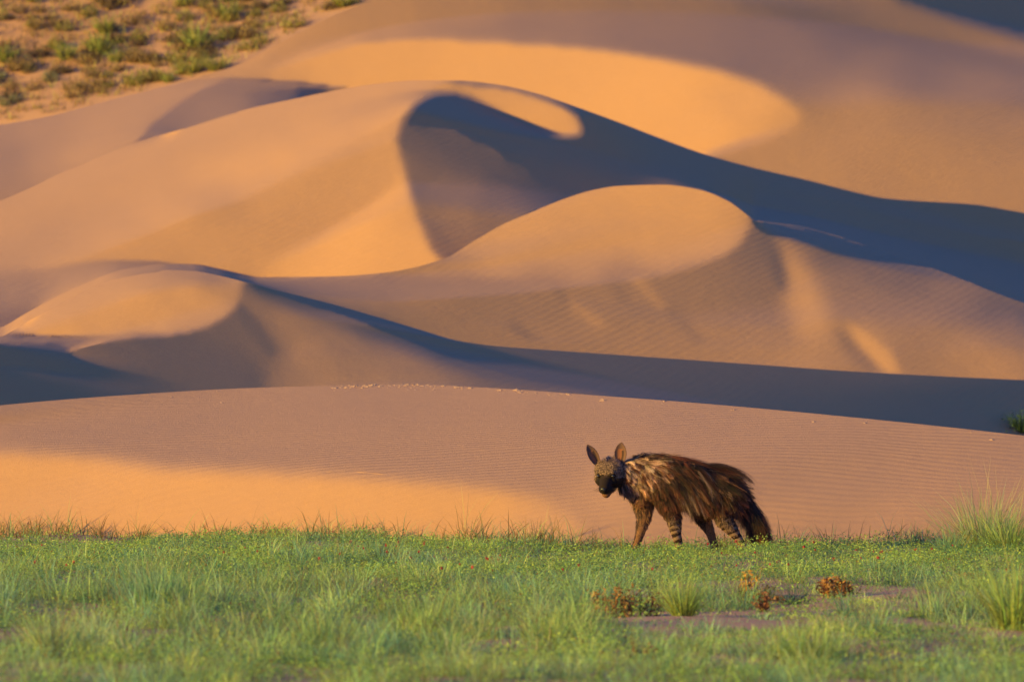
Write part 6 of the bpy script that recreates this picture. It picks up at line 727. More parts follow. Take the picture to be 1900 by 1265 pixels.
# plain under everything
xs = np.concatenate([[-3000, -800, -200, -60, -25], np.linspace(-12, 12, 97), [25, 60, 200, 800, 3000]])
ys = np.concatenate([[-1500, -300, -50, 0, 25], np.linspace(34, 78, 177), [100, 200, 500, 1500, 3500]])
XX, YY = np.meshgrid(xs, ys)
def ground_z(x, y):
    return .03 * np.sin(x * .9 + y * .31) * np.sin(y * .47 - x * .2) + .018 * np.sin(x * 2.3 - y * 1.1 + 1.0) + .012 * np.sin(x * 4.1 + 2 * np.sin(y * .8)) * np.sin(y * 1.9) - .035
fade = np.clip((90 - np.abs(YY - 55)) / 60, 0, 1) * np.clip((40 - np.abs(XX)) / 25, 0, 1)
ZZ = ground_z(XX, YY) * fade - .03 * (1 - fade)
idx = np.arange(XX.size).reshape(XX.shape)
F = np.stack([idx[:-1, :-1], idx[:-1, 1:], idx[1:, 1:], idx[1:, :-1]], -1).reshape(-1, 4)
ground = mesh_np('ground', np.stack([XX, YY, ZZ], -1).reshape(-1, 3), F, MS_NEAR, smooth=True)
tag(ground, kind='structure')
# ------------------------------------------------------------------ plants
def leaf_material(name, rough=.55, trans=.45, warm=1.0):
    t = NT(name)
    a = t.n('Attribute', attribute_name='tint')
    b = t.n('BsdfPrincipled', i_Roughness=rough); b.inputs['Specular IOR Level'].default_value = .25
    t.l(a.outputs['Color'], b.inputs['Base Color'])
    if trans > 0:
        tr = t.n('BsdfTranslucent'); t.l(t.mix(1.0, a.outputs['Color'], (.95, 1.15, .7), 'MULTIPLY'), tr.inputs[0])
        m = t.n('MixShader', i_0=trans); t.l(b, m.inputs[1]); t.l(tr, m.inputs[2]); t.l(m, t.out.inputs[0])
    else: t.l(b, t.out.inputs[0])
    return t.m
M_LEAF = leaf_material('leaf')
M_DRY = leaf_material('dry_plant', .8, .12)
def hash_noise(x, y, s, seed=0):
    """smooth value noise"""
    x = np.asarray(x) / s + seed * 17.3; y = np.asarray(y) / s + seed * 9.1
    xi = np.floor(x); yi = np.floor(y); fx = x - xi; fy = y - yi
    fx = fx * fx * (3 - 2 * fx); fy = fy * fy * (3 - 2 * fy)
    def h(a, b):
        v = np.sin(a * 127.1 + b * 311.7 + seed * 74.7) * 43758.5453
        return v - np.floor(v)
    return (h(xi, yi) * (1 - fx) + h(xi + 1, yi) * fx) * (1 - fy) + (h(xi, yi + 1) * (1 - fx) + h(xi + 1, yi + 1) * fx) * fy
def blades(rng, root, h, lean, az, w, bend, col, tipcol=None):
    """ribbons with two bends; root (n,3); h, lean (rad from vertical), az, w, bend arrays"""
    n = len(root)
    d = np.stack([np.cos(az), np.sin(az), np.zeros(n)], -1)
    face = az + np.pi / 2 + rng.uniform(-1.0, 1.0, n)
    s = np.stack([np.cos(face), np.sin(face), np.zeros(n)], -1) * (w / 2)[:, None]
    P = [root]; a = lean.copy(); p = root
    for i in range(3):
        st = (h / 3)[:, None]
        p = p + st * (np.sin(a)[:, None] * d + np.cos(a)[:, None] * np.array([0, 0, 1.]))
        P.append(p); a = a + bend / 2
    V = np.stack([P[0] - s, P[0] + s, P[1] - s * .9, P[1] + s * .9, P[2] - s * .6, P[2] + s * .6, P[3]], 1).reshape(-1, 3)
    F = np.array([[0, 1, 3], [0, 3, 2], [2, 3, 5], [2, 5, 4], [4, 5, 6]])
    F = (F[None] + (np.arange(n) * 7)[:, None, None]).reshape(-1, 3)
    if tipcol is None: tipcol = col * 1.25
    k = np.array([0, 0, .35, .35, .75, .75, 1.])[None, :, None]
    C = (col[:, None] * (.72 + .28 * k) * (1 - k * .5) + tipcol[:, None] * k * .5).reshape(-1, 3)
    return V, F, C
def leaflets(rng, c, size, col, up=.6):
    n = len(c)
    nrm = rng.normal(size=(n, 3)); nrm[:, 2] = np.abs(nrm[:, 2]) + up; nrm /= np.linalg.norm(nrm, axis=1, keepdims=True)
    t = np.cross(nrm, rng.normal(size=(n, 3))); t /= np.linalg.norm(t, axis=1, keepdims=True)
    b = np.cross(nrm, t)
    s = size[:, None]
    V = np.stack([c - t * s, c + b * s * .38 + nrm * s * .12, c + t * s, c - b * s * .38 + nrm * s * .12], 1).reshape(-1, 3)
    F = (np.array([[0, 1, 2], [0, 2, 3]])[None] + (np.arange(n) * 4)[:, None, None]).reshape(-1, 3)
    return V, F, np.repeat(col, 4, 0)
def merge(parts):
    V, F, C = [], [], []; o = 0
    for v, f, c in parts: V.append(v); F.append(f + o); C.append(c); o += len(v)
    return np.concatenate(V), np.concatenate(F), np.concatenate(C)
def gz(x, y):
    fade = np.clip((90 - np.abs(y - 55)) / 60, 0, 1) * np.clip((40 - np.abs(x)) / 25, 0, 1)
    return ground_z(x, y) * fade - .03 * (1 - fade)
def gpy(py): return CAMH * F_PX / (np.asarray(py) - HZ)
GREEN = np.array([[.42, .55, .21], [.36, .53, .30], [.50, .59, .18], [.28, .44, .22], [.57, .61, .28]])
DRYC = np.array([[.34, .19, .06], [.26, .14, .05], [.40, .27, .13]])
def tuft(rng, x, y, n, h, spread=1.0, w=.0042, col=None, dry=.04, r0=.03, lean_max=1.05, bend=.55, zoff=0.0):
    az = rng.uniform(0, 2 * np.pi, n); rr = r0 * np.sqrt(rng.uniform(0, 1, n))
    rx = x + rr * np.cos(az) + rng.normal(0, r0 * .3, n); ry = y + rr * np.sin(az)
    root = np.stack([rx, ry, gz(rx, ry) - .01 + zoff], -1)
    u = rng.uniform(0, 1, n)
    lean = (u ** .8) * lean_max * spread
    hh = h * rng.uniform(.45, 1.0, n) * (1 + .1 * u)
    c = (GREEN[rng.integers(0, len(GREEN))] if col is None else np.asarray(col)) * rng.uniform(.5, 1.45, (n, 1)) * (1 + rng.normal(0, .09, (n, 3)))
    dm = rng.uniform(0, 1, n) < dry
    c[dm] = DRYC[rng.integers(0, 3, dm.sum())]
    return blades(rng, root, hh, lean, az + rng.normal(0, .25, n), w * rng.uniform(.7, 1.3, n), bend * rng.uniform(.2, 1.5, n), np.clip(c, 0, 1))
# bare sand that shows between the plants: (px, py, half width px, half height px)
BARE = [(1370, 1130, 150, 10), (1400, 1155, 150, 9), (1760, 1150, 130, 12), (1560, 1105, 150, 6), (1640, 1085, 100, 4), (960, 1128, 60, 9), (1240, 1150, 110, 12),
        (425, 1137, 50, 5), (235, 1163, 45, 5), (1160, 1140, 60, 9), (1860, 1175, 60, 10), (1520, 1070, 60, 6), (900, 1165, 40, 6)]
def bareness(x, y):
    px = CX + x / y * F_PX; py = HZ + CAMH / y * F_PX; b = 0
    for a, c, rx, ry in BARE: b = np.maximum(b, np.clip(1.6 - np.sqrt(((px - a) / rx) ** 2 + ((py - c) / ry) ** 2), 0, 1))
    # a screen of low plants just in front of a bare spot keeps it in view
    f = 0
    for a, c, rx, ry in BARE:
        if rx > 90: f = np.maximum(f, np.clip(1.2 - np.abs(px - a) / rx, 0, 1) * ((py > c) & (py < c + 42)))
    return b, f
rng = np.random.default_rng(7)
parts = []
NT_ = 4500
tx = rng.uniform(-1, 1, NT_); ty = np.sqrt(rng.uniform(43.0 ** 2, 70.6 ** 2, NT_)); tx = tx * ty * .083
edge = gpy(curve(C0, CX + tx / ty * F_PX))       # where the dune begins
for x, y, e in zip(tx, ty, edge):
    if y > e + .45 - .9 * float(hash_noise(x, 0, .55, 33)): continue
    b, f = bareness(x, y)
    if rng.uniform() < b * .97: continue
    patch = float(hash_noise(x, y, 1.1, 3)); big = float(hash_noise(x, y * .5, 2.6, 5))
    back = np.clip((y - 60) / 8, 0, 1)
    if float(hash_noise(x * 1.6, y * .45, .8, 21)) < .30 * (1 - back): continue
    h = rng.uniform(.10, .36) * (1 - .45 * back) * (.5 + 1.0 * big)
    if f > 0: h *= (1 - .6 * f)
    if patch < .28 and back < .5: h *= .5
    ci = rng.choice(5, p=[.26, .34, .12, .18, .10]) if patch > .45 else rng.choice(5, p=[.2, .1, .38, .07, .25])
    parts.append(tuft(rng, x, y, int(rng.integers(55, 115)), h, 1.15, .0036, GREEN[ci] * rng.uniform(.6, 1.3), .10, .05 + .07 * rng.uniform(), 1.35, .9))
V, F, C = merge(parts)
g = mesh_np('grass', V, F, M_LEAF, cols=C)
tag(g, 'fine blue-green desert grass covering the flat sand in front of the dunes', 'grass', kind='stuff')
# leafy creeping mat
parts = []
NM = 2200
mx = rng.uniform(-1, 1, NM); my = np.where(rng.uniform(0, 1, NM) < .60, rng.uniform(60.5, 70.4, NM), rng.uniform(43.5, 61, NM)); mx = mx * my * .08
for x, y in zip(mx, my):
    e = gpy(curve(C0, np.array([CX + x / y * F_PX])))[0]
    if y > e + .25 - 1.1 * float(hash_noise(x, 0, .7, 31)): continue
    b, f = bareness(x, y)
    if rng.uniform() < b: continue
    n = int(rng.integers(70, 150)); R = rng.uniform(.14, .34); H = rng.uniform(.06, .15)
    if f > 0: H *= .5
    q = rng.normal(size=(n, 3)); q /= np.linalg.norm(q, axis=1, keepdims=True); q[:, 2] = np.abs(q[:, 2]); q *= rng.uniform(.35, 1.0, (n, 1)) ** .5
    q[:, :2] += .25 * np.sin(q[:, 1::-1] * 9 + x * 7)
    c = np.stack([x + q[:, 0] * R, y + q[:, 1] * R, q[:, 2] * H + .01], -1); c[:, 2] += gz(c[:, 0], c[:, 1])
    base = np.array([[.36, .50, .12], [.52, .59, .14], [.20, .34, .15]][rng.choice(3, p=[.5, .25, .25])])
    col = base * rng.uniform(.6, 1.35, (n, 1)); yl = rng.uniform(0, 1, n) < .025; col[yl] = (.30, .26, .06); rd = rng.uniform(0, 1, n) < .025; col[rd] = (.28, .10, .06)
    parts.append(leaflets(rng, c, rng.uniform(.007, .0145, n), col))
    m = n // 5
    parts.append(tuft(rng, x, y, m, H * 1.25, 1.1, .0035, base * .8, .1, R * .6))
V, F, C = merge(parts)
g = mesh_np('creeping_plants', V, F, M_LEAF, cols=C)
tag(g, 'low leafy creeping plants matted along the foot of the near dune', 'ground plants', kind='stuff')
# wispy stems standing against the orange slope
parts = []
for i in range(1700):
    px = rng.uniform(-120, 2020); dens = .35 + .65 * float(hash_noise(px, 0, 110, 2))
    if rng.uniform() > dens ** 2.2: continue
    e = gpy(curve(C0, np.array([px])))[0]; y = e - rng.uniform(-.1, 1.6); x = (px - CX) / F_PX * y
    n = int(rng.integers(2, 8)); h = rng.uniform(.12, .46) * (.45 + .55 * dens)
    col = np.array([.22, .15, .06]) if rng.uniform() < .3 else GREEN[rng.integers(0, 5)] * .75
    parts.append(tuft(rng, x, y, n, h, .9, .0052, col, .25, .02, .9, 1.1))
V, F, C = merge(parts)
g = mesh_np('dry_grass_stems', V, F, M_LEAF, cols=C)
tag(g, 'wispy bent grass stems along the back edge of the green flat', 'grass stems', kind='stuff')

# --- tufts one can point to
def big_tuft(px, py, h, n, label, spread=1.0, col=1, w=.0045, dry=.03, r0=.07, bend=.5, lean=1.0, heads=0, seed=1):
    rg = np.random.default_rng(seed + 100)
    D = float(gpy(py)); x = (px - CX) / F_PX * D
    root = empty('grass_tuft', (x, D, float(gz(np.array([x]), np.array([D]))[0])))
    tag(root, label, 'grass tuft')
    col_ = GREEN[col] * .78 if isinstance(col, int) else np.array(col)
    v, f, c = tuft(rg, x, D, n, h, spread, w, col_, dry, r0, lean, bend)
    v = v - np.array(root.location)
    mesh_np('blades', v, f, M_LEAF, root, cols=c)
    if heads:
        az = rg.uniform(-.5, .5, heads) + np.where(rg.uniform(0, 1, heads) < .5, 0, np.pi)
        r = np.zeros((heads, 3)); r[:, :2] = rg.normal(0, r0 * .5, (heads, 2))
        v, f, c = blades(rg, r, h * rg.uniform(1.05, 1.35, heads), rg.uniform(.02, .5, heads), az, np.full(heads, .0055), rg.uniform(-.1, .5, heads), np.tile([[.36, .30, .13]], (heads, 1)))
        mesh_np('seed_stems', v, f, M_DRY, root, cols=c)
    return root
big_tuft(1832, 1022, .66, 760, 'tall light green grass tuft with pale seed stems at the right of the grass edge', 1.0, 4, .0048, .04, .16, .55, 1.0, 14, 1)
big_tuft(1872, 1026, .50, 420, 'shorter green grass tuft directly right of the tall one with seed stems', .95, 2, .0048, .04, .10, .55, 1.0, 4, 21)
big_tuft(1765, 1026, .36, 260, 'low arching grass tuft directly left of the tall one with seed stems', 1.15, 1, .0048, .04, .08, .7, 1.1, 0, 22)
big_tuft(868, 1006, .42, 46, 'sparse brownish grass tuft fanning out against the orange slope', 1.15, (.17, .13, .05), .005, .3, .07, .35, 1.05, 6, 2)
big_tuft(255, 1000, .34, 40, 'thin green-brown grass tuft against the orange slope at the far left', 1.1, (.15, .14, .05), .0042, .2, .07, .6, 1.1, 3, 3)
big_tuft(1002, 1006, .30, 26, 'few thin upright grass stems just left of the walking animal', .8, (.15, .17, .05), .0042, .15, .06, .4, .9, 2, 4)
big_tuft(655, 1000, .22, 26, 'small wispy grass tuft at the middle of the orange slope foot', 1.0, 2, .0040, .2, .06, .8, 1.0, 2, 5)
big_tuft(295, 1128, .42, 420, 'wide dark green grass tuft in the left half of the green flat', .95, 3, .0048, .02, .10, .4, 1.0, 0, 6)
big_tuft(1268, 1138, .36, 330, 'fresh green grass tuft with a yellowish base beside the bare strip', .95, 2, .0048, .05, .05, .3, .95, 0, 7)
big_tuft(1570, 1135, .25, 110, 'small open grass tuft on the bare strip right of the rust-brown plant ball', 1.1, 1, .0045, .05, .04, .5, 1.1, 0, 8)
big_tuft(1743, 1130, .27, 120, 'small spiky grey-green grass tuft on the reddish bare sand', 1.0, 1, .0045, .03, .03, .3, 1.1, 0, 9)
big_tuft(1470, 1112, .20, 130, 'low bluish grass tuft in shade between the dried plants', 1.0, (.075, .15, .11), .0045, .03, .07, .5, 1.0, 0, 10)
big_tuft(1885, 1165, .58, 320, 'large blurred bright green grass tuft at the right edge', .8, 2, .006, .06, .10, .4, .9, 4, 11)
big_tuft(405, 1132, .17, 70, 'pale grey grass tuft arching over a bare spot on the left', 1.5, (.16, .2, .14), .0040, .1, .07, 1.6, 1.0, 0, 12)
big_tuft(780, 1170, .36, 330, 'broad light green grass tuft near the middle of the green flat', 1.0, 2, .005, .03, .12, .4, 1.0, 0, 13)
big_tuft(600, 1195, .34, 300, 'broad blurred grass tuft low in the left middle', 1.0, 0, .005, .03, .12, .4, 1.0, 0, 14)
big_tuft(110, 1205, .38, 320, 'broad blurred yellow-green grass tuft low at the left', 1.0, 4, .005, .05, .12, .4, 1.0, 0, 15)
big_tuft(1030, 1185, .30, 260, 'rounded light green grass tuft in front of the brown spiky plant', 1.0, 2, .005, .03, .12, .4, 1.0, 0, 16)
big_tuft(1500, 1215, .30, 260, 'broad blurred green tuft in front of the bare strip', 1.0, 2, .005, .03, .14, .4, 1.0, 3, 17)

# --- dried rust-brown plants
def capsule_spikes(rg, n, r0, h, w, col, lean=.35, leafn=10):
    """upright dried stalks set with short papery bracts"""
    P = []; 
    az = rg.uniform(0, 2 * np.pi, n); r = np.stack([r0 * np.cos(az) * np.sqrt(rg.uniform(0, 1, n)), r0 * np.sin(az) * .7, np.full(n, -.02)], -1)
    hh = h * rg.uniform(.55, 1, n); ln = rg.uniform(0, lean, n)
    c = np.array(col) * rg.uniform(.55, 1.3, (n, 1))
    P.append(blades(rg, r, hh, ln, az, np.full(n, w), rg.uniform(-.2, .3, n), c, c * 1.1))
    d = np.stack([np.sin(ln) * np.cos(az), np.sin(ln) * np.sin(az), np.cos(ln)], -1)
    t = rg.uniform(.15, 1.0, (n, leafn)); pts = r[:, None] + d[:, None] * (hh[:, None] * t)[..., None] + rg.normal(0, w * 1.1, (n, leafn, 3))
    cc = np.repeat(c, leafn, 0) * rg.uniform(.6, 1.5, (n * leafn, 1))
    P.append(leaflets(rg, pts.reshape(-1, 3), rg.uniform(.6, 1.3, n * leafn) * w * 1.3, cc, .2))
    return merge(P)
def dried_plant(name, px, py, r0, h, n, col, label, w=.012, lean=.35, leafn=12, seed=0, extra=None):
    rg = np.random.default_rng(seed + 300)
    D = float(gpy(py)); x = (px - CX) / F_PX * D
    o = mesh_np(name, *capsule_spikes(rg, n, r0, h, w, col, lean, leafn)[:2], M_DRY) if False else None
    V, F, C = capsule_spikes(rg, n, r0, h, w, col, lean, leafn)
    root = empty(name, (x, D, float(gz(np.array([x]), np.array([D]))[0])))
    tag(root, label, 'dried plant')
    mesh_np('stalks', V, F, M_DRY, root, cols=C)
    if extra:
        for (nm, dx, dy, dz, r1, h1, n1, c1, l1) in extra:
            V, F, C = capsule_spikes(rg, n1, r1, h1, w * .8, c1, l1, leafn)
            V = V + np.array([dx, dy, dz]); mesh_np(nm, V, F, M_DRY, root, cols=C)
    return root
RUST = (.33, .155, .055); DKB = (.17, .065, .035); STRAW = (.55, .29, .12)
dried_plant('dried_plant', 1140, 1128, .14, .24, 34, RUST, 'rust-brown dried plant of upright spikes, largest of the dried plants', .013, .35, 14, 1,
            [('dark_stalks', .16, .1, 0, .14, .19, 30, DKB, .4), ('straw_base', .05, -.04, 0, .10, .07, 30, STRAW, 1.2)])
dried_plant('dried_plant', 1388, 1098, .05, .24, 10, (.55, .27, .05), 'orange dried plant with a forked top right of the fresh green tuft', .012, .3, 16, 2,
            [('dark_stalks', .05, .05, 0, .14, .12, 26, DKB, .9)])
dried_plant('dried_plant', 1416, 1128, .05, .16, 14, DKB, 'small dark dried plant with an orange side twig at the bare strip', .012, .5, 10, 3,
            [('side_twig', .07, 0, .09, .05, .05, 8, RUST, 1.2)])
def dried_ball(px, py, R, label, seed):
    rg = np.random.default_rng(seed); D = float(gpy(py)); x = (px - CX) / F_PX * D
    root = empty('dried_plant', (x, D, float(gz(np.array([x]), np.array([D]))[0]))); tag(root, label, 'dried plant')
    n = 420; q = rg.normal(size=(n, 3)); q /= np.linalg.norm(q, axis=1, keepdims=True); q *= rg.uniform(.55, 1.05, (n, 1)); q[:, 2] = q[:, 2] * .75 + .7
    q[:, 0] *= 1.25
    col = np.where(rg.uniform(0, 1, (n, 1)) < .6, np.array([RUST]) * 1.1, np.array([DKB])) * rg.uniform(.6, 1.3, (n, 1))
    V, F, C = merge([leaflets(rg, q * R, rg.uniform(.3, .6, n) * R * .42, col, 0.0)]); mesh_np('curled_leaves', V, F, M_DRY, root, cols=C)
    V, F, C = capsule_spikes(rg, 16, R * .7, R * 2.0, .008, (.5, .25, .06), .5, 8); mesh_np('stalks', V, F, M_DRY, root, cols=C)
    return root
dried_ball(1548, 1100, .095, 'rust-brown ball of curled dried leaves lying on bare sand', 5)
dried_ball(1797, 1070, .062, 'small brown dried clump half hidden in grass at the right', 6)
dried_plant('dried_plant', 1137, 1008, .12, .09, 26, (.30, .17, .05), 'low olive-brown dried plant just in front of the lifted forefoot', .010, .9, 10, 7)
dried_plant('dried_plant', 1580, 1096, .05, .09, 12, (.12, .07, .045), 'dark brown twig cluster right beside the rust-brown plant ball', .010, .8, 8, 8)
dried_plant('dried_plant', 378, 1052, .03, .11, 8, (.30, .10, .03), 'small red-brown dried plant in the leafy mat on the left', .010, .3, 10, 9)
dried_plant('dried_plant', 484, 1150, .05, .10, 10, RUST, 'small orange dried plant beside the bare spot at lower left', .011, .5, 10, 10)
dried_plant('dried_plant', 1190, 1215, .06, .12, 12, DKB, 'blurred brown dried plant low in the middle foreground', .012, .6, 10, 11)
dried_plant('dried_plant', 1680, 1240, .06, .13, 14, DKB, 'blurred dark dried plant low in the right foreground', .012, .6, 10, 12)
dried_plant('dried_plant', 960, 1150, .05, .12, 12, DKB, 'dark dried plant beside the bare patch at the middle', .012, .5, 10, 13)
dried_plant('dried_plant', 622, 1085, .04, .10, 8, (.30, .14, .04), 'small brown dried plant in the grass left of the middle', .010, .4, 10, 14)
dried_plant('dried_plant', 1150, 1062, .05, .09, 12, (.36, .18, .07), 'pale brown dried plant in the mat under the forefoot', .010, .5, 10, 15)

# --- little red flower heads of the creeping plants
rg = np.random.default_rng(44)
q = rg.normal(size=(26, 3)); q /= np.linalg.norm(q, axis=1, keepdims=True)
V, F, C = leaflets(rg, q * .006 * np.array([1, 1, 1.3]), rg.uniform(.006, .010, 26), np.array([[.55, .07, .08]]) * rg.uniform(.6, 1.3, (26, 1)), .2)
fl = mesh_np('red_flower', V, F, M_DRY, cols=C); first = True
spots = [(1343 / 2 + 950, 1015), (1635 / 2 + 950, 1008), (675, 1014), (925, 1029), (905, 1036), (820, 1053), (408, 1005), (338, 1014)]
for i in range(62):
    px, py = spots[i] if i < len(spots) else (rg.uniform(20, 1880) if rg.uniform() < .5 else rg.choice([700, 900, 1350, 1600]) + rg.normal(0, 90), rg.uniform(1001, 1052))
    D = float(gpy(py + 22)); x = (px - CX) / F_PX * D
    o = fl if first else fl.copy()
    if not first: COL.objects.link(o)
    first = False
    o.location = (x, D, float(gz(np.array([x]), np.array([D]))[0]) + .10); o.rotation_euler = (rg.uniform(-.5, .5), rg.uniform(-.5, .5), rg.uniform(0, 6)); s = rg.uniform(.7, 1.3); o.scale = (s, s, s)
    tag(o, 'tiny red flower head among the creeping leaves', 'flower', 'red flower heads scattered over the leafy mat')

# ------------------------------------------------------------------ plants and clods on the dunes
def on_layer(k, px, py):
    """point of dune layer k seen at picture position px, py"""
    rows = layer_rows(k); j = np.clip((px - TX[0]) / (TX[1] - TX[0]), 0, len(TX) - 1.001); i = int(j); f = j - i
    yy = TY[rows][:, i] * (1 - f) + TY[rows][:, i + 1] * f; dd = TD[rows][:, i] * (1 - f) + TD[rows][:, i + 1] * f
    D = np.interp(-py, -yy, dd)
    return Vector(px2w(px, py, float(D)))
def shrub_mesh(name, rg, n, h, cols, w, lean, r0, leaves=0):
    az = rg.uniform(0, 2 * np.pi, n); r = np.stack([r0 * np.cos(az) * np.sqrt(rg.uniform(0, 1, n)), r0 * np.sin(az), np.full(n, -.03)], -1)
    c = np.array(cols)[rg.integers(0, len(cols), n)] * rg.uniform(.7, 1.3, (n, 1))
    P = [blades(rg, r, h * rg.uniform(.5, 1, n), rg.uniform(0, 1, n) ** .8 * lean, az, np.full(n, w), rg.uniform(0, .7, n), c)]
    if leaves:
        q = rg.normal(size=(leaves, 3)); q /= np.linalg.norm(q, axis=1, keepdims=True); q[:, 2] = np.abs(q[:, 2]); q *= rg.uniform(.4, 1, (leaves, 1))
        q[:, 0] *= 1.2; c = np.array(cols)[rg.integers(0, len(cols), leaves)] * rg.uniform(.6, 1.3, (leaves, 1))
        P.append(leaflets(rg, q * h * .8, rg.uniform(.02, .035, leaves), c, .1))
    V, F, C = merge(P)
    o = mesh_np(name, V, F, M_DRY, cols=C); return o
rg = np.random.default_rng(91)
G1 = [(.30, .31, .08), (.23, .28, .09), (.38, .33, .12)]; B1 = [(.30, .19, .10), (.22, .14, .09), (.38, .25, .12)]; D1 = [(.15, .10, .07), (.20, .13, .09)]; O1 = [(.30, .27, .09), (.24, .22, .08), (.38, .28, .11)]; Y1 = [(.25, .22, .14), (.20, .19, .14)]
kinds = {'green': [shrub_mesh('green_shrub', rg, 170, .50, G1, .011, .75, .08, 60) for _ in range(2)],
         'brown': [shrub_mesh('brown_shrub', rg, 90, .28, B1, .011, 1.2, .09, 120) for _ in range(2)],
         'dark': [shrub_mesh('dark_shrub', rg, 70, .22, D1, .012, 1.2, .09, 150) for _ in range(2)],
         'olive': [shrub_mesh('olive_shrub', rg, 120, .26, O1, .011, 1.1, .10, 120) for _ in range(2)],
         'shade': [shrub_mesh('green_bush', rg, 220, .50, [(.05, .09, .05), (.04, .075, .045)], .011, .75, .10, 160) for _ in range(1)],  # greens darkened to paint in the shade behind the dune
         'grey': [shrub_mesh('grey_shrub', rg, 120, .27, Y1, .011, 1.0, .10, 80) for _ in range(2)]}
used = set()
def put_shrub(kind, px, py, s, label, group=None, k=5, wide=1.0):
    src = kinds[kind][int(rg.integers(0, len(kinds[kind])))]
    if src.name in used: o = src.copy(); COL.objects.link(o)
    else: o = src; used.add(src.name)
    p = on_layer(k, px, py); o.location = p; o.rotation_euler = (0, 0, rg.uniform(0, 6)); o.scale = (s * wide, s * wide, s)
    for kk in ('group',):
        if kk in o: del o[kk]
    tag(o, label, 'shrub', group); return o
put_shrub('green', 368, 92, 1.10, 'tall yellow-green shrub near the right end of the scrubby slope', wide=1.1)
put_shrub('green', 352, 136, .75, 'wide green shrub at the lower edge of the scrub below the tallest shrub', wide=1.5)
put_shrub('green', 400, 130, .65, 'green shrub trailing right along the lower edge of the scrub', wide=1.6)
put_shrub('green', 312, 153, .40, 'small dark green shrub alone at the lower edge of the scrub', wide=1.3)
put_shrub('green', 185, 100, .85, 'green shrub at the middle of the scrubby slope, lower of two', wide=1.2)
put_shrub('green', 196, 62, .80, 'light green shrub at the middle of the scrubby slope, upper of two', wide=1.2)
put_shrub('green', 122, 110, .75, 'green shrub with a dark shadow left of the pair in mid slope', wide=1.2)
put_shrub('green', 12, 115, .75, 'dark green shrub cut by the left edge of the picture', wide=1.3)
put_shrub('green', 215, 115, .6, 'low green shrub just right of the pair in mid slope', wide=1.2)
put_shrub('dark', 440, 62, .95, 'almost black shrub on bare sand right of the tallest shrub', wide=1.4)
put_shrub('green', 425, 32, .65, 'pale green shrub near the top right of the scrub', wide=1.4)
put_shrub('green', 640, 12, .65, 'bright green shrub at the top end of the scrub beside the dune edge', wide=1.7)
put_shrub('olive', 500, 48, .5, 'small thin olive shrub alone on bare sand near the dune edge')
put_shrub('green', 345, 10, .6, 'green shrub cut by the top edge of the picture', wide=1.3)
lab = {'brown': 'dry brown desert shrub on the far scrubby slope', 'dark': 'dark brown low shrub on the far scrubby slope', 'olive': 'olive grassy shrub on the far scrubby slope', 'grey': 'grey-green dry tuft on the lower left scrubby slope'}
cnt = 0
for i in range(900):
    px = rg.uniform(-160, 690); py = rg.uniform(-90, 236)
    e = float(curve(C6, np.array([px]))[0]) - 9
    if py > e: continue
    n_ = float(hash_noise(px, py * 2, 70, 8))
    if 480 < px < 600 and 25 < py < 110 and rg.uniform() < .8: continue
    if rg.uniform() > .25 + .9 * n_: continue
    if py > 120 and px < 130: kd = rg.choice(['grey', 'brown', 'dark'], p=[.55, .3, .15])
    else: kd = rg.choice(['brown', 'dark', 'olive'], p=[.42, .2, .38])
    put_shrub(kd, px, py, rg.uniform(.45, 1.1), lab[kd], {'brown': 'dry brown shrubs on the far slope', 'dark': 'dark low shrubs on the far slope', 'olive': 'olive shrubs on the far slope', 'grey': 'grey-green tufts on the far slope'}[kd], wide=rg.uniform(.75, 1.15))
    cnt += 1
    if cnt >= 285: break
# fine dead litter between the shrubs, too small to tell apart
parts = []
for i in range(2600):
    px = rg.uniform(-160, 690); py = rg.uniform(-90, 236)
    if py > float(curve(C6, np.array([px]))[0]) - 5 or rg.uniform() > .15 + float(hash_noise(px, py * 2, 45, 12)): continue
    p = np.array(on_layer(5, px, py)); n = 9
    az = rg.uniform(0, 6.28, n); c = np.array([(.46, .29, .13), (.34, .26, .10), (.28, .18, .10), (.40, .34, .12)][int(rg.integers(0, 4))])
    parts.append(blades(rg, p + rg.normal(0, .06, (n, 3)) * np.array([1, 1, 0]) - np.array([0, 0, .02]), rg.uniform(.06, .2, n), rg.uniform(.2, 1.2, n), az, np.full(n, .014), rg.uniform(0, .6, n), c * rg.uniform(.7, 1.3, (n, 1))))
V, F, C = merge(parts)
tag(mesh_np('dead_grass_litter', V, F, M_DRY, cols=C), 'fine dead grass and litter between the shrubs on the far slope', 'litter', kind='stuff')
put_shrub('shade', 1897, 800, .6, 'dark green bush in shade behind the near dune at the right edge', k=1, wide=1.2)
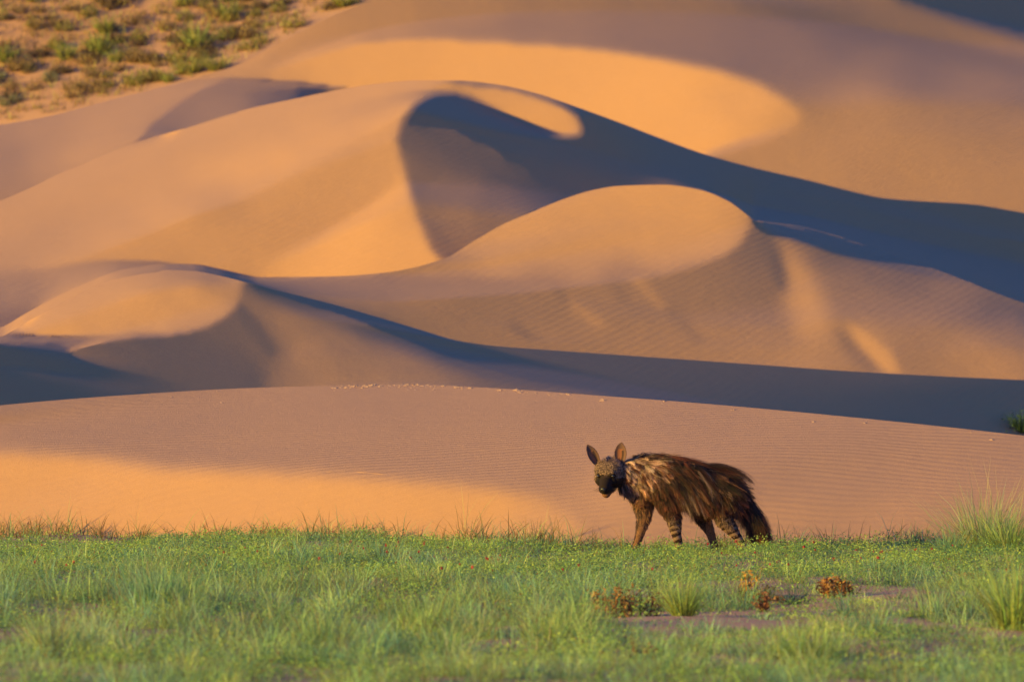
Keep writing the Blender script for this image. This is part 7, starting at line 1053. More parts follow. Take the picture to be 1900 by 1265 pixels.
# clods along the crest of the near dune
t = NT('crust'); b_ = t.n('BsdfPrincipled', i_Roughness=.95); nn = t.n('TexNoise', i_Scale=30.0); t.l(t.mix(nn, (.34, .185, .14), (.52, .30, .22)), b_.inputs['Base Color']); t.l(b_, t.out.inputs[0]); M_CLOD = t.m
def clod_mesh(rg):
    import bmesh
    bm = bmesh.new(); bmesh.ops.create_icosphere(bm, subdivisions=2, radius=1)
    for v in bm.verts:
        d = Vector(v.co); v.co *= 1 + .28 * math.sin(d.x * 5 + rg.uniform(0, 1)) * math.cos(d.y * 4.3) + rg.uniform(-.12, .12)
        v.co.z *= .6
    me = bpy.data.meshes.new('sand_clod'); bm.to_mesh(me); bm.free(); me.materials.append(M_CLOD); return me
cm = [clod_mesh(rg) for _ in range(4)]
for i in range(150):
    u = rg.uniform()
    if u < .62: px = rg.normal(740, 75); off = abs(rg.normal(0, 3)); s = .007 + .022 * rg.uniform() ** 2.5
    elif u < .85: px = rg.uniform(600, 1160); off = abs(rg.normal(0, 6)) + 1; s = .006 + .02 * rg.uniform() ** 2.5
    else: px = rg.uniform(0, 1880); off = abs(rg.normal(0, 9)) + 1; s = rg.uniform(.008, .02)
    if s > .02 and off > 6: s *= 1.3
    o = bpy.data.objects.new('sand_clod', cm[int(rg.integers(0, 4))]); COL.objects.link(o)
    py = float(curve(C1, np.array([px]))[0]) + off
    s *= .95; o.location = on_layer(0, px, py) - Vector((0, 0, s * .3)); o.scale = (s * rg.uniform(.9, 1.7), s, s * rg.uniform(.7, 1.3)); o.rotation_euler = (0, 0, rg.uniform(0, 6))
    tag(o, 'small pale crust clod lying along the crest of the near dune', 'sand clod', 'crust clods along the crest of the near dune')

# low ridges where sand has slumped on the orange slip face
def slump(pts, w, h):
    P = [np.array(on_layer(0, *p)) for p in pts]; Q = []
    for i in range(len(P) - 1):
        for k in range(8): Q.append(P[i] + (P[i + 1] - P[i]) * k / 8)
    Q.append(P[-1]); Q = np.array(Q); Q = np.stack([np.convolve(np.pad(Q[:, a], 4, 'edge'), np.ones(9) / 9, 'valid') for a in range(3)], 1)
    T = np.gradient(Q, axis=0); T /= np.linalg.norm(T, axis=1, keepdims=True); nrm = np.array([-.1, -.5, .85]); S = np.cross(T, nrm); S /= np.linalg.norm(S, axis=1, keepdims=True)
    V = []; prof = [(-1, -.9), (-.6, .1), (-.15, .85), (.25, .8), (.7, .1), (1, -.9)]
    n = len(Q)
    for i in range(n):
        e = min(1, i / 5, (n - 1 - i) / 5) ; e = e * (.75 + .25 * math.sin(i * .9) * math.sin(i * .37))
        for a, b in prof: V.append(Q[i] + S[i] * a * w + nrm * (b * h * e - (1 - e) * .01))
    m = len(prof); F = [(i * m + k, i * m + k + 1, (i + 1) * m + k + 1, (i + 1) * m + k) for i in range(n - 1) for k in range(m - 1)]
    o = mesh_np('slump_ridge', np.array(V), np.array(F), MS_NEAR, smooth=True); tag(o, kind='structure'); return o
slump([(583, 905), (595, 880), (625, 872), (680, 877), (735, 881), (765, 893), (770, 905)], .020, .006)
slump([(625, 872), (655, 884), (690, 893), (733, 910)], .018, .005)
# ------------------------------------------------------------------ the brown hyena
import bmesh
HD = 67.5                         # it walks this far from the lens
MPP = HD / F_PX
HX = (1250 - CX) * MPP
def hz(zx, zy, y=0.0):            # side-view drawing units (about 1 mm) -> metres in the animal's own space
    return np.array([((1040 + zx / 4.318) - 1250) * MPP, y, (1020 - (780 + zy / 4.318)) * MPP])
hy = empty('brown_hyena', (HX, HD, float(gz(np.array([HX]), np.array([HD]))[0]) + .005))
tag(hy, 'shaggy dark brown hyena walking left with its head turned to the viewer', 'hyena')
yaw, pitch = R_(19), R_(20)
Hf = np.array([-math.sin(yaw) * math.cos(pitch), -math.cos(yaw) * math.cos(pitch), -math.sin(pitch)])
Hr = np.array([math.cos(yaw), -math.sin(yaw), 0.0])
Hu = np.cross(Hr, Hf); Hu = Hu if Hu[2] > 0 else -Hu
HC = hz(387, 372, -.13)
HS = 1.12
def hd(a, b, c): return HC + (Hr * a + Hf * b + Hu * c) * HS
# primitives: (region, p0, r0, p1, r1)
PR = []
def chain(reg, pts):
    for a, b in zip(pts[:-1], pts[1:]): PR.append((reg, hz(*a[:3]), a[3], hz(*b[:3]), b[3]))
chain('torso', [(600, 385, -.03, .115), (700, 420, 0, .175), (840, 440, .0, .182), (980, 468, .0, .170), (1120, 500, .0, .152), (1240, 535, 0, .145), (1340, 570, 0, .12), (1420, 580, 0, .06)])
PR.append(('neck', hz(660, 375, -.01), .135, hz(500, 380, -.08), .098)); PR.append(('neck', hz(500, 380, -.08), .098, hd(.01, -.05, -.01), .085))
PR.append(('neck', hz(640, 520, -.02), .10, hz(520, 450, -.08), .075))
chain('legA', [(670, 540, .06, .095), (668, 650, .08, .075), (672, 730, .09, .056), (640, 860, .085, .037), (610, 945, .075, .031), (592, 1000, .065, .033)])
chain('legB', [(820, 520, -.09, .105), (860, 630, -.10, .085), (905, 730, -.11, .062), (925, 860, -.115, .040), (948, 950, -.115, .033), (968, 1003, -.12, .034)])
chain('legC', [(1190, 570, .05, .11), (1150, 660, .075, .09), (1140, 730, .085, .066), (1200, 850, .085, .038), (1228, 935, .08, .030), (1240, 1003, .07, .033)])
chain('legD', [(1310, 580, -.045, .115), (1300, 670, -.075, .098), (1310, 750, -.10, .070), (1408, 875, -.105, .037), (1455, 945, -.105, .027), (1490, 1003, -.11, .028)])
chain('tail', [(1420, 565, 0, .05), (1490, 615, 0, .032), (1550, 710, -.01, .022), (1582, 800, -.01, .012)])
# paws
for reg, zx, y in (('legA', 575, .055), ('legB', 952, -.13), ('legC', 1226, .06), ('legD', 1492, -.12)):
    for k in range(4):
        yy = y + (k - 1.5) * .017; fx = -16 if k in (1, 2) else -8
        a = hz(zx + 6, 1006, yy); b = hz(zx + fx, 1016, yy); PR.append((reg, a, .017, b, .0135))
# head
def hp(reg, a, ra, b=None, rb=None):
    b = a if b is None else b; rb = ra if rb is None else rb
    PR.append((reg, hd(*a), ra * HS, hd(*b), rb * HS))
hp('head', (-.025, 0, .012), .078, (.025, 0, .012), .078)
hp('head', (0, -.06, .0), .082)
hp('head', (-.03, .045, .018), .043, (.03, .045, .018), .043)
for s in (-1, 1):
    hp('head', (s * .052, .012, -.035), .056)
    hp('head', (s * .050, .062, .026), .020, (s * .062, .045, .018), .018)   # brow
    hp('head', (s * .040, .055, -.035), .034)
hp('muzzle', (0, .055, -.022), .050, (0, .128, -.060), .040)
hp('muzzle', (-.018, .118, -.076), .030, (.018, .118, -.076), .030)
hp('muzzle', (0, .138, -.070), .031)
hp('jaw', (0, .02, -.085), .048, (0, .108, -.112), .033)
hp('head', (0, 0, -.07), .055)
def seg_sdf(P, p0, r0, p1, r1):
    d = p1 - p0; L2 = d @ d
    t = np.clip(((P - p0) @ d) / L2, 0, 1) if L2 > 1e-12 else np.zeros(len(P))
    return np.linalg.norm(P - p0 - t[:, None] * d, axis=1) - (r0 + (r1 - r0) * t), t
def capsule_mesh(p0, r0, p1, r1, nu=18, nv=7):
    d = p1 - p0; L = np.linalg.norm(d)
    z = d / L if L > 1e-6 else np.array([0, 0, 1.]); x = np.cross(z, [0.3, .9, .1]); x /= np.linalg.norm(x); y = np.cross(z, x)
    V = []; 
    rings = [(p0, r0, a) for a in np.linspace(-np.pi / 2, 0, nv)] + [(p1, r1, a) for a in np.linspace(0, np.pi / 2, nv)]
    for (c, r, a) in rings:
        rr = max(r * math.cos(a), 1e-4); o = c + z * r * math.sin(a)
        for k in range(nu):
            t = 2 * np.pi * k / nu; V.append(o + rr * (x * math.cos(t) + y * math.sin(t)))
    n = len(rings); F = []
    for i in range(n - 1):
        for k in range(nu): k2 = (k + 1) % nu; F.append((i * nu + k, i * nu + k2, (i + 1) * nu + k2, (i + 1) * nu + k))
    F.append(tuple(range(nu))[::-1]); F.append(tuple((n - 1) * nu + k for k in range(nu)))
    return V, F
def ear_mesh(base, tip, width, open_dir, cup=.55, th=.0085):
    ax = tip - base; L = np.linalg.norm(ax); ax = ax / L
    od = open_dir - ax * (open_dir @ ax); od /= np.linalg.norm(od); sd = np.cross(od, ax)
    ns, nt = 16, 11; V = []
    for side in (0, 1):
        for i in range(ns):
            s = i / (ns - 1)
            w = width * (math.sin(math.pi * min(1, (.22 + .78 * s)) ** 1.25) ** .72 if s < .999 else .02) * (1 - .08 * s)
            w = max(w, .004)
            for j in range(nt):
                t = -1 + 2 * j / (nt - 1)
                p = base + ax * L * s + sd * w * t * (1 - .12 * abs(t)) - od * (cup * w * (1 - t * t) * (1 - .5 * s)) + od * .012 * math.sin(s * 2.6)
                if side: p = p - od * th
                V.append(p)
    F = []
    def I(side, i, j): return side * ns * nt + i * nt + j
    for i in range(ns - 1):
        for j in range(nt - 1):
            F.append((I(0, i, j), I(0, i, j + 1), I(0, i + 1, j + 1), I(0, i + 1, j)))
            F.append((I(1, i, j), I(1, i + 1, j), I(1, i + 1, j + 1), I(1, i, j + 1)))
    for i in range(ns - 1):
        F.append((I(0, i, 0), I(0, i + 1, 0), I(1, i + 1, 0), I(1, i, 0))); F.append((I(0, i, nt - 1), I(1, i, nt - 1), I(1, i + 1, nt - 1), I(0, i + 1, nt - 1)))
    for j in range(nt - 1):
        F.append((I(0, 0, j), I(1, 0, j), I(1, 0, j + 1), I(0, 0, j + 1))); F.append((I(0, ns - 1, j), I(0, ns - 1, j + 1), I(1, ns - 1, j + 1), I(1, ns - 1, j)))
    return V, F, (base, ax, L, od, sd)
V, F = [], []
for reg, p0, r0, p1, r1 in PR:
    v, f = capsule_mesh(p0, r0, p1, r1); o = len(V); V += v; F += [tuple(i + o for i in q) for q in f]
EL0, EL1 = hz(300, 300, -.135), hz(210, 143, -.16)
ER0, ER1 = hz(474, 292, -.125), hz(487, 124, -.13)
EARS = []
for (b, t, w, od) in ((EL0, EL1, .051, np.array([.18, -1, .05])), (ER0, ER1, .060, np.array([-.22, -1, .05]))):
    v, f, fr = ear_mesh(b, t, w, od); EARS.append(fr); o = len(V); V += v; F += [tuple(i + o for i in q) for q in f]
me = bpy.data.meshes.new('body'); me.from_pydata([tuple(v) for v in V], [], F); me.update()
bm = bmesh.new(); bm.from_mesh(me); bmesh.ops.recalc_face_normals(bm, faces=bm.faces); bm.to_mesh(me); bm.free()
tmp = bpy.data.objects.new('body', me); COL.objects.link(tmp)
m = tmp.modifiers.new('r', 'REMESH'); m.mode = 'VOXEL'; m.voxel_size = .0048; m.use_smooth_shade = True
m2 = tmp.modifiers.new('s', 'SMOOTH'); m2.factor = .5; m2.iterations = 4
dg = bpy.context.evaluated_depsgraph_get(); ev = tmp.evaluated_get(dg)
bme = bpy.data.meshes.new_from_object(ev); bme.name = 'body'
bpy.data.objects.remove(tmp, do_unlink=True)
n = len(bme.vertices); BV = np.empty(n * 3, np.float32); bme.vertices.foreach_get('co', BV); BV = BV.reshape(-1, 3).astype(float)
bme.calc_loop_triangles(); nt_ = len(bme.loop_triangles); BT = np.empty(nt_ * 3, np.int32); bme.loop_triangles.foreach_get('vertices', BT); BT = BT.reshape(-1, 3)
def regions(P):
    best = np.full(len(P), 9.); who = np.zeros(len(P), int)
    for i, (reg, p0, r0, p1, r1) in enumerate(PR):
        s, t = seg_sdf(P, p0, r0, p1, r1); m = s < best; best[m] = s[m]; who[m] = i
    names = np.array([q[0] for q in PR])[who]
    # ears
    for k, (b, ax, L, od, sd) in enumerate(EARS):
        h = (P - b) @ ax; s = (P - b) @ sd; d = (P - b) @ od
        m = (h > .01) & (h < L * 1.05) & (abs(s) < .07) & (abs(d) < .05) & (best > .004); names[m] = 'ear'
        names[m & (h > .02) & (best > .012)] = 'ear'
    return names
def zcoord(P):  # back to drawing units
    return (P[:, 0] / MPP + 1250 - 1040) * 4.318, (1020 - P[:, 2] / MPP - 780) * 4.318
STRAW_, DARK_, CHEST_, TAN_, GREY_ = map(np.array, ([.60, .45, .25], [.030, .019, .014], [.175, .058, .022], [.42, .235, .095], [.20, .145, .10]))
def smooth(a, b, x): t = np.clip((x - a) / (b - a), 0, 1); return t * t * (3 - 2 * t)
def coat_colour(P, names, rnd):
    """rnd (n,) in 0..1 picks within the local mix"""
    zx, zy = zcoord(P); n = len(P); C = np.tile(DARK_, (n, 1)).astype(float)
    def put(m, c): C[m] = c
    body = np.isin(names, ['torso', 'neck'])
    ws = 1 - smooth(590, 880, zx + .35 * (zy - 400))      # straw share
    ws = np.where(zy > 560, ws * .5, ws)
    k = body & (rnd < ws * .80); put(k, STRAW_ * 1.1)
    k = body & (rnd >= ws * .72) & (rnd < ws * .72 + .25 + .15 * smooth(700, 1000, zx)); put(k, CHEST_)
    k = body & (zx < 585) & (zy > 450) & (rnd < .75); put(k, GREY_ * .7)
    # dark shoulder and upper near foreleg
    dk = np.exp(-(((zx - 790) / 75) ** 2 + ((zy - 610) / 95) ** 2)); k = (body | (names == 'legB')) & (rnd < dk * 1.0); put(k, DARK_); k = (names == 'torso') & (zx > 1120) & (rnd < .72); put(k, DARK_ * 1.2)
    th_ = np.exp(-(((zx - 1178 + .15 * (zy - 600)) / 34) ** 2 + ((zy - 610) / 85) ** 2)); k = np.isin(names, ['torso', 'legC', 'legD']) & (rnd < th_ * .9); put(k, STRAW_ * .85)
    # tan breast
    tb = np.exp(-(((zx - 640) / 90) ** 2 + ((zy - 620) / 110) ** 2)); k = (body | (names == 'legA')) & (rnd < tb * 1.0); put(k, TAN_)
    k = (names == 'legA'); kk = k & (rnd < .72 - .5 * smooth(590, 560, zx)); put(kk, TAN_); put(k & ~kk, GREY_ * .6); put(k & (zx < 655 - .28 * (zy - 700)) & (rnd < .55), DARK_ * 2)
    k = names == 'legC'; lo = smooth(690, 800, zy); put(k & (rnd < .15 + .75 * lo), TAN_); put(k & (zx < 1165) & (zy > 740) & (rnd < .7), DARK_ * 1.5)
    for L_, ph in (('legB', 0.), ('legD', 1.3)):
        k = names == L_; st = np.sin((zy + .35 * (zx - 900)) / 7.2 * .93 + ph + 1.2 * np.sin(zy / 41.0) + 14 * P[:, 1]); lo = smooth(680, 800, zy)
        put(k & (st > .15) & (rnd < .97 * lo), STRAW_ * .72); put(k & (st <= .25) & (rnd < .3) , CHEST_ * .45)
        put(k & (lo < .3) & (rnd > .72), CHEST_)
    k = (names == 'legD') & (zy > 925); put(k & (rnd < .8), np.array([.42, .22, .15]))
    k = names == 'tail'; put(k & (rnd < .4), CHEST_)
    hd_ = np.isin(names, ['head', 'muzzle', 'jaw']); q = P - HC; a, b, c = q @ Hr / HS, q @ Hf / HS, q @ Hu / HS
    put(hd_, GREY_ * .6); put(hd_ & (rnd < .33), STRAW_ * .95); put(hd_ & (rnd > .68), DARK_ * 1.8)
    mz = smooth(.045, .085, b + .35 * np.abs(a) * 0 - (c + .02) * .35) * smooth(.02, -.02, c - .01); put(hd_ & (rnd < mz * 1.1), DARK_ * .75)
    ch = hd_ & (a > .03) & (c < -.02) & (b > .0); put(ch & (rnd < .75), DARK_ * .9)       # shade on the right cheek, painted into the coat colour
    eyem = hd_ & (np.minimum(np.hypot(a - .053, c - .008), np.hypot(a + .053, c - .008)) < .019) & (b > .03); put(eyem, DARK_ * .7)
    put(hd_ & (c < -.108) & (b > .05) & (rnd < .95), np.array([.22, .115, .045]))
    k = names == 'ear'
    col = np.array([.13, .085, .06]); put(k, col)
    for ei, (bb, ax, L, od, sd) in enumerate(EARS):
        h = (P - bb) @ ax; s = (P - bb) @ sd; d = (P - bb) @ od
        w = (.051, .060)[ei] * np.sin(np.pi * np.clip(.22 + .78 * np.clip(h / L, 0, 1), 0, 1) ** 1.25) ** .72 + 1e-4
        me_ = k & (np.linalg.norm(P - bb - ax * L / 2, axis=1) < .125) & (h > -.02)
        u = np.abs(s) / w; inn = me_ & (u < .78) & (h < L * .80)
        put(inn, np.array([.14, .09, .06])); put(inn & (u < .45) & (h < L * .66) & (s > -.3 * w), np.array([.27, .125, .055]))
        put(inn & (s < -.1 * w) & (s > -.42 * w) & (h < L * .6), DARK_ * 2.2)
        put(me_ & (u > .95), np.array([.30, .23, .17]))
    C[:, 1] *= .76
    return C
names = regions(BV)
rg = np.random.default_rng(5)
rv = rg.uniform(0, 1, len(BV))
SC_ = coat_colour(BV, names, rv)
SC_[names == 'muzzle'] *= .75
SC_[np.isin(names, ['torso', 'neck', 'tail'])] *= .45  # hide darkened so that gaps between hairs look shadowed
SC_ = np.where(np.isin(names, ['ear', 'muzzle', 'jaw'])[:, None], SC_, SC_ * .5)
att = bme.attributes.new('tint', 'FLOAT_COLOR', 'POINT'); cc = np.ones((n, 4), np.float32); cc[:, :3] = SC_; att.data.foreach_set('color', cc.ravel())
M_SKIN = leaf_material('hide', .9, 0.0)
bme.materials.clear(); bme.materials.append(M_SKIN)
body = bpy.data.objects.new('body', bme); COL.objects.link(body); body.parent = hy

t = NT('hair'); a_ = t.n('Attribute', attribute_name='tint'); b_ = t.n('BsdfPrincipled', i_Roughness=.5); b_.inputs['Specular IOR Level'].default_value = .28
t.l(a_.outputs['Color'], b_.inputs['Base Color']); t.l(b_, t.out.inputs[0]); M_HAIR = t.m
def hair_object(name, P, rad, col, parent):
    """P (n,k,3)"""
    n, k = P.shape[:2]
    h = bpy.data.hair_curves.new(name); h.add_curves([k] * n)
    h.attributes['position'].data.foreach_set('vector', np.ascontiguousarray(P, np.float32).ravel())
    ra = h.attributes.get('radius') or h.attributes.new('radius', 'FLOAT', 'POINT')
    tp = np.linspace(1, 0.12, k)[None, :] * rad[:, None]; ra.data.foreach_set('value', tp.astype(np.float32).ravel())
    ta = h.attributes.new('tint', 'FLOAT_COLOR', 'POINT'); c = np.ones((n, k, 4), np.float32)
    c[..., :3] = col[:, None, :] * np.linspace(.45, 1.45, k)[None, :, None]; ta.data.foreach_set('color', c.ravel())  # dark roots, bright tips: shaded gaps and lit streaks painted along each hair
    h.materials.append(M_HAIR); h.update_tag()
    o = bpy.data.objects.new(name, h); COL.objects.link(o); o.parent = parent
    return o
# flow guides: x, y on the drawing, direction, length (m)
GD = np.array([(520, 330, .6, .7, .05), (560, 300, .75, .6, .085), (560, 450, .5, .85, .075), (600, 570, -.1, 1, .06), (650, 235, .95, .22, .10), (800, 250, .97, .22, .13), (950, 290, .95, .3, .17), (1100, 350, .93, .36, .20), (1250, 430, .88, .46, .20), (1400, 500, .78, .62, .17),
    (680, 380, .62, .78, .09), (800, 400, .6, .8, .11), (900, 430, .55, .84, .20), (980, 480, .5, .87, .20), (1050, 560, .45, .9, .16), (1120, 450, .75, .66, .15), (1200, 560, .5, .87, .10), (1300, 620, .55, .84, .10), (900, 650, .4, .9, .07), (700, 600, .2, .95, .05), (780, 560, .35, .93, .06), (1440, 600, .5, .86, .14), (640, 500, .35, .9, .07)], float)
def flow(P):
    zx, zy = zcoord(P)
    w = 1 / (((zx[:, None] - GD[:, 0]) ** 2 + (zy[:, None] - GD[:, 1]) ** 2) + 900) ** 1.6; w /= w.sum(1, keepdims=True)
    return w @ GD[:, 2], w @ GD[:, 3], w @ GD[:, 4]
tri = BV[BT]; area = np.linalg.norm(np.cross(tri[:, 1] - tri[:, 0], tri[:, 2] - tri[:, 0]), axis=1) / 2; tn = np.cross(tri[:, 1] - tri[:, 0], tri[:, 2] - tri[:, 0]); tn /= np.linalg.norm(tn, axis=1, keepdims=True) + 1e-12
tcent = tri.mean(1); treg = regions(tcent)
def sample_tri(mask, n):
    pr = area * mask; pr = pr / pr.sum(); i = rg.choice(len(pr), n, p=pr); u = rg.uniform(0, 1, (n, 2)); fl_ = u.sum(1) > 1; u[fl_] = 1 - u[fl_]
    p = tri[i, 0] + u[:, :1] * (tri[i, 1] - tri[i, 0]) + u[:, 1:] * (tri[i, 2] - tri[i, 0])
    return p, tn[i], treg[i]
def paths(P, N, D, L, grav, k, lift):
    D = D - N * (D * N).sum(1, keepdims=True) * .9; D /= np.linalg.norm(D, axis=1, keepdims=True) + 1e-9
    d = D + N * lift[:, None]; d /= np.linalg.norm(d, axis=1, keepdims=True)
    pts = [P - N * .004]; p = P - N * .004
    for i in range(k - 1):
        p = p + d * (L / (k - 1))[:, None]; pts.append(p)
        d = d + D * .10 + np.array([0, 0, -1.]) * grav[:, None]; d /= np.linalg.norm(d, axis=1, keepdims=True)
    return np.stack(pts, 1)
def clump(pts, K, amount, power=1.4):
    n, k = pts.shape[:2]; ci = rg.choice(n, min(K, n), replace=False); roots = pts[:, 0]
    own = np.empty(n, int)
    for s in range(0, n, 4000):
        dd = ((roots[s:s + 4000, None] - roots[ci][None]) ** 2).sum(-1); own[s:s + 4000] = dd.argmin(1)
    tgt = pts[ci[own]]; t = (np.linspace(0, 1, k) ** power * amount)[None, :, None]
    off = rg.normal(0, .0035, (n, 1, 3)) * np.linspace(0, 1, k)[None, :, None]
    return pts * (1 - t) + (tgt + off) * t, own
def col_mix(P, nm, own, K, spread):
    r = rg.uniform(0, 1, K)[own]; r = np.clip(r + rg.normal(0, spread, len(P)), 0, .999)
    c = coat_colour(P, nm, r) * (.30 + 1.35 * rg.uniform(0, 1, K) ** 1.4)[own][:, None] * rg.uniform(.7, 1.45, (len(P), 1))
    # cold-coloured under hair
    return np.clip(c, 0, 1)
# long coat of trunk and neck
msk = np.isin(treg, ['torso', 'neck']).astype(float) + .8 * (np.isin(treg, ['legB', 'legD', 'legC', 'legA']) & (zcoord(tcent)[1] < 640))
n1 = 76000; P, N, nm = sample_tri(msk, n1)
fx, fz, fl_ = flow(P); D = np.stack([fx, rg.normal(0, .12, n1), -fz], -1)
jit = rg.normal(0, .24, (n1, 3)); L = fl_ * rg.uniform(.5, 1.25, n1)
fly = rg.uniform(0, 1, n1) < .05; lift = rg.uniform(.08, .42, n1); lift[fly] += .35; L[fly] *= 1.25
pts = paths(P, N, D + jit, L, rg.uniform(.04, .14, n1), 7, lift); loose = pts.copy()
K1 = 2800; pts, own = clump(pts, K1, .86); pts[fly] = loose[fly]
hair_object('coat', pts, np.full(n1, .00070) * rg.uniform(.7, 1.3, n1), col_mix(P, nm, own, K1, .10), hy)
# short fur: legs, head, ears' backs
msk = (np.isin(treg, ['legA', 'legB', 'legC', 'legD']) & (zcoord(tcent)[1] >= 600)) * 1.0
n2 = 15000; P, N, nm = sample_tri(msk, n2); zx, zy = zcoord(P)
D = np.stack([rg.normal(.15, .15, n2), rg.normal(0, .15, n2), -np.ones(n2)], -1)
L = (.042 - .027 * smooth(690, 900, zy)) * rg.uniform(.5, 1.2, n2); kA = (nm == 'legA') & (zx < 620) ; L[kA] *= 1.25
pts = paths(P, N, D, L, np.full(n2, .05), 5, rg.uniform(.2, .7, n2)); pts, own = clump(pts, 900, .5)
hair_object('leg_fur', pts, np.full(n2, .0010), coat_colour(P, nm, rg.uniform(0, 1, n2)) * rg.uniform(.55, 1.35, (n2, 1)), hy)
msk = np.isin(treg, ['head', 'muzzle', 'jaw']) * 1.0
n3 = 13000; P, N, nm = sample_tri(msk, n3); q = P - HC; a, b, c = q @ Hr / HS, q @ Hf / HS, q @ Hu / HS
D = -Hf[None] * 1.0 + Hu[None] * np.where(c > 0, .7, -.9)[:, None] + Hr[None] * np.sign(a)[:, None] * .5 + rg.normal(0, .2, (n3, 3))
L = .006 + .012 * smooth(.08, .0, b) + .03 * smooth(-.0, -.06, b) + .022 * smooth(.06, .09, c) * (b < .03); L = np.where(nm == 'head', L, np.where(b > .09, .003, .008))
L = np.where((c < -.07) & (b < .06), .035, L); L = np.where((np.abs(a) > .06) & (b < .03), np.maximum(L, .028), L)
ey = (np.minimum(np.hypot(a - .053, c - .008), np.hypot(a + .053, c - .008)) < .021) & (b > .02); L = np.where(ey, .0012, L)
pts = paths(P, N, D, L * rg.uniform(.6, 1.3, n3), np.full(n3, .02), 4, rg.uniform(.2, .55, n3)); pts, own = clump(pts, 2600, .35)
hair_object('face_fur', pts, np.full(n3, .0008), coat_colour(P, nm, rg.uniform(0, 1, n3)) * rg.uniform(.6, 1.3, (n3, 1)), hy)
# ear fringe
msk = (treg == 'ear') * 1.0
n4 = 3500; P, N, nm = sample_tri(msk, n4); ax = np.array([e[1] for e in EARS]); who = (P[:, 0] > (EL0[0] + ER0[0]) / 2).astype(int)
D = ax[who] + rg.normal(0, .25, (n4, 3)); pts = paths(P, N, D, rg.uniform(.004, .011, n4), np.zeros(n4), 3, rg.uniform(.2, .5, n4))
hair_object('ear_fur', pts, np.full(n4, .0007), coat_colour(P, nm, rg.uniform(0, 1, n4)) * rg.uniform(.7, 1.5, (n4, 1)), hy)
# mane: long guard hairs streaming from the spine
def strand_set(name, roots, dirs, L, grav, K, cols, rad=.0008, k=9, amt=.85, jit=.012, djit=.06):
    n = len(roots); P = roots + rg.normal(0, jit, (n, 3)); d = dirs + rg.normal(0, djit, (n, 3)); d /= np.linalg.norm(d, axis=1, keepdims=True)
    pts = [P]; p = P
    for i in range(k - 1):
        p = p + d * (L / (k - 1))[:, None]; pts.append(p); d = d + np.array([0, 0, -1.]) * grav[:, None]; d /= np.linalg.norm(d, axis=1, keepdims=True)
    pts = np.stack(pts, 1); ph = rg.uniform(0, 6.28, (n, 1)); tt = np.linspace(0, 1, k)[None, :]
    pts[..., 2] += .010 * tt * np.sin(tt * 5 + ph); pts[..., 1] += .012 * tt * np.sin(tt * 4 + ph * 1.7)
    fly = rg.uniform(0, 1, n) < .2; loose = pts.copy(); pts, own = clump(pts, K, amt, 1.2); pts[fly] = loose[fly]
    r = rg.uniform(0, 1, K)[own]; C = np.array(cols)[np.clip((r * len(cols)).astype(int), 0, len(cols) - 1)] * np.array([1, .78, 1]) * (.30 + 1.4 * rg.uniform(0, 1, K) ** 1.7)[own][:, None] * rg.uniform(.65, 1.5, (n, 1))
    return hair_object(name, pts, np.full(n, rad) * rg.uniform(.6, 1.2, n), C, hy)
n5 = 17000; u = rg.uniform(0, 1, n5)
tx_ = 580 + 760 * u; ty_ = np.interp(tx_, [560, 650, 800, 950, 1100, 1250, 1400], [262, 240, 246, 272, 318, 385, 465])
side = rg.uniform(-1, 1, n5)
roots = np.stack([hz(a, b, 0) for a, b in zip(tx_, ty_)]); roots[:, 1] += side * .075 - .01; roots[:, 2] -= np.abs(side) ** 1.5 * .035
dz = np.interp(tx_, [600, 900, 1200, 1400], [.02, .0, -.12, -.3])
dirs = np.stack([np.ones(n5), side * .22, dz - .25 * np.abs(side)], -1)
LL = np.interp(tx_, [580, 700, 800, 950, 1200, 1400], [.07, .12, .17, .25, .27, .22]) * rg.uniform(.6, 1.1, n5)
strand_set('mane', roots, dirs, LL, rg.uniform(.05, .12, n5), 700, [CHEST_ * .9, DARK_, DARK_ * 1.6, CHEST_ * .6, DARK_, CHEST_ * 1.5, DARK_, DARK_ * 1.3])
# curtain of long hair on the near flank
n6 = 12000; tx_ = rg.uniform(840, 1130, n6); ty_ = 300 + (tx_ - 840) * .16 + rg.uniform(-20, 150, n6)
roots = np.stack([hz(a, b, 0) for a, b in zip(tx_, ty_)]); roots[:, 1] = -.125 - .04 * smooth(300, 460, ty_)
dirs = np.stack([rg.normal(.62, .05, n6) + (tx_ - 980) * .0006, np.full(n6, -.10), np.full(n6, -.62)], -1)
strand_set('flank_hair', roots, dirs, rg.uniform(.15, .31, n6), rg.uniform(.08, .17, n6), 520, [CHEST_, CHEST_ * 1.5, STRAW_ * .5, DARK_, DARK_, DARK_ * 1.5, DARK_, CHEST_ * .5, STRAW_ * .9, DARK_ * 2, DARK_])
# stray locks lifted off the back
n7 = 1100; c_ = [(900, 300), (960, 305), (1130, 345), (1160, 350), (1240, 400), (1060, 330), (1190, 370)]; w = rg.integers(0, len(c_), n7)
roots = np.stack([hz(c_[i][0], c_[i][1], -.03) for i in w]); up = np.array([.42, .35, .42, .30, .10, .30, .28])[w]
strand_set('stray_hair', roots, np.stack([np.ones(n7), rg.normal(0, .03, n7), up], -1), np.array([.20, .22, .40, .43, .33, .28, .36])[w] * rg.uniform(.8, 1.05, n7), np.array([.22, .2, .155, .13, .12, .15, .14])[w], 14, [CHEST_ * .7, DARK_, DARK_ * 1.8], rad=.0010, k=11, amt=.6, jit=.010, djit=.05)
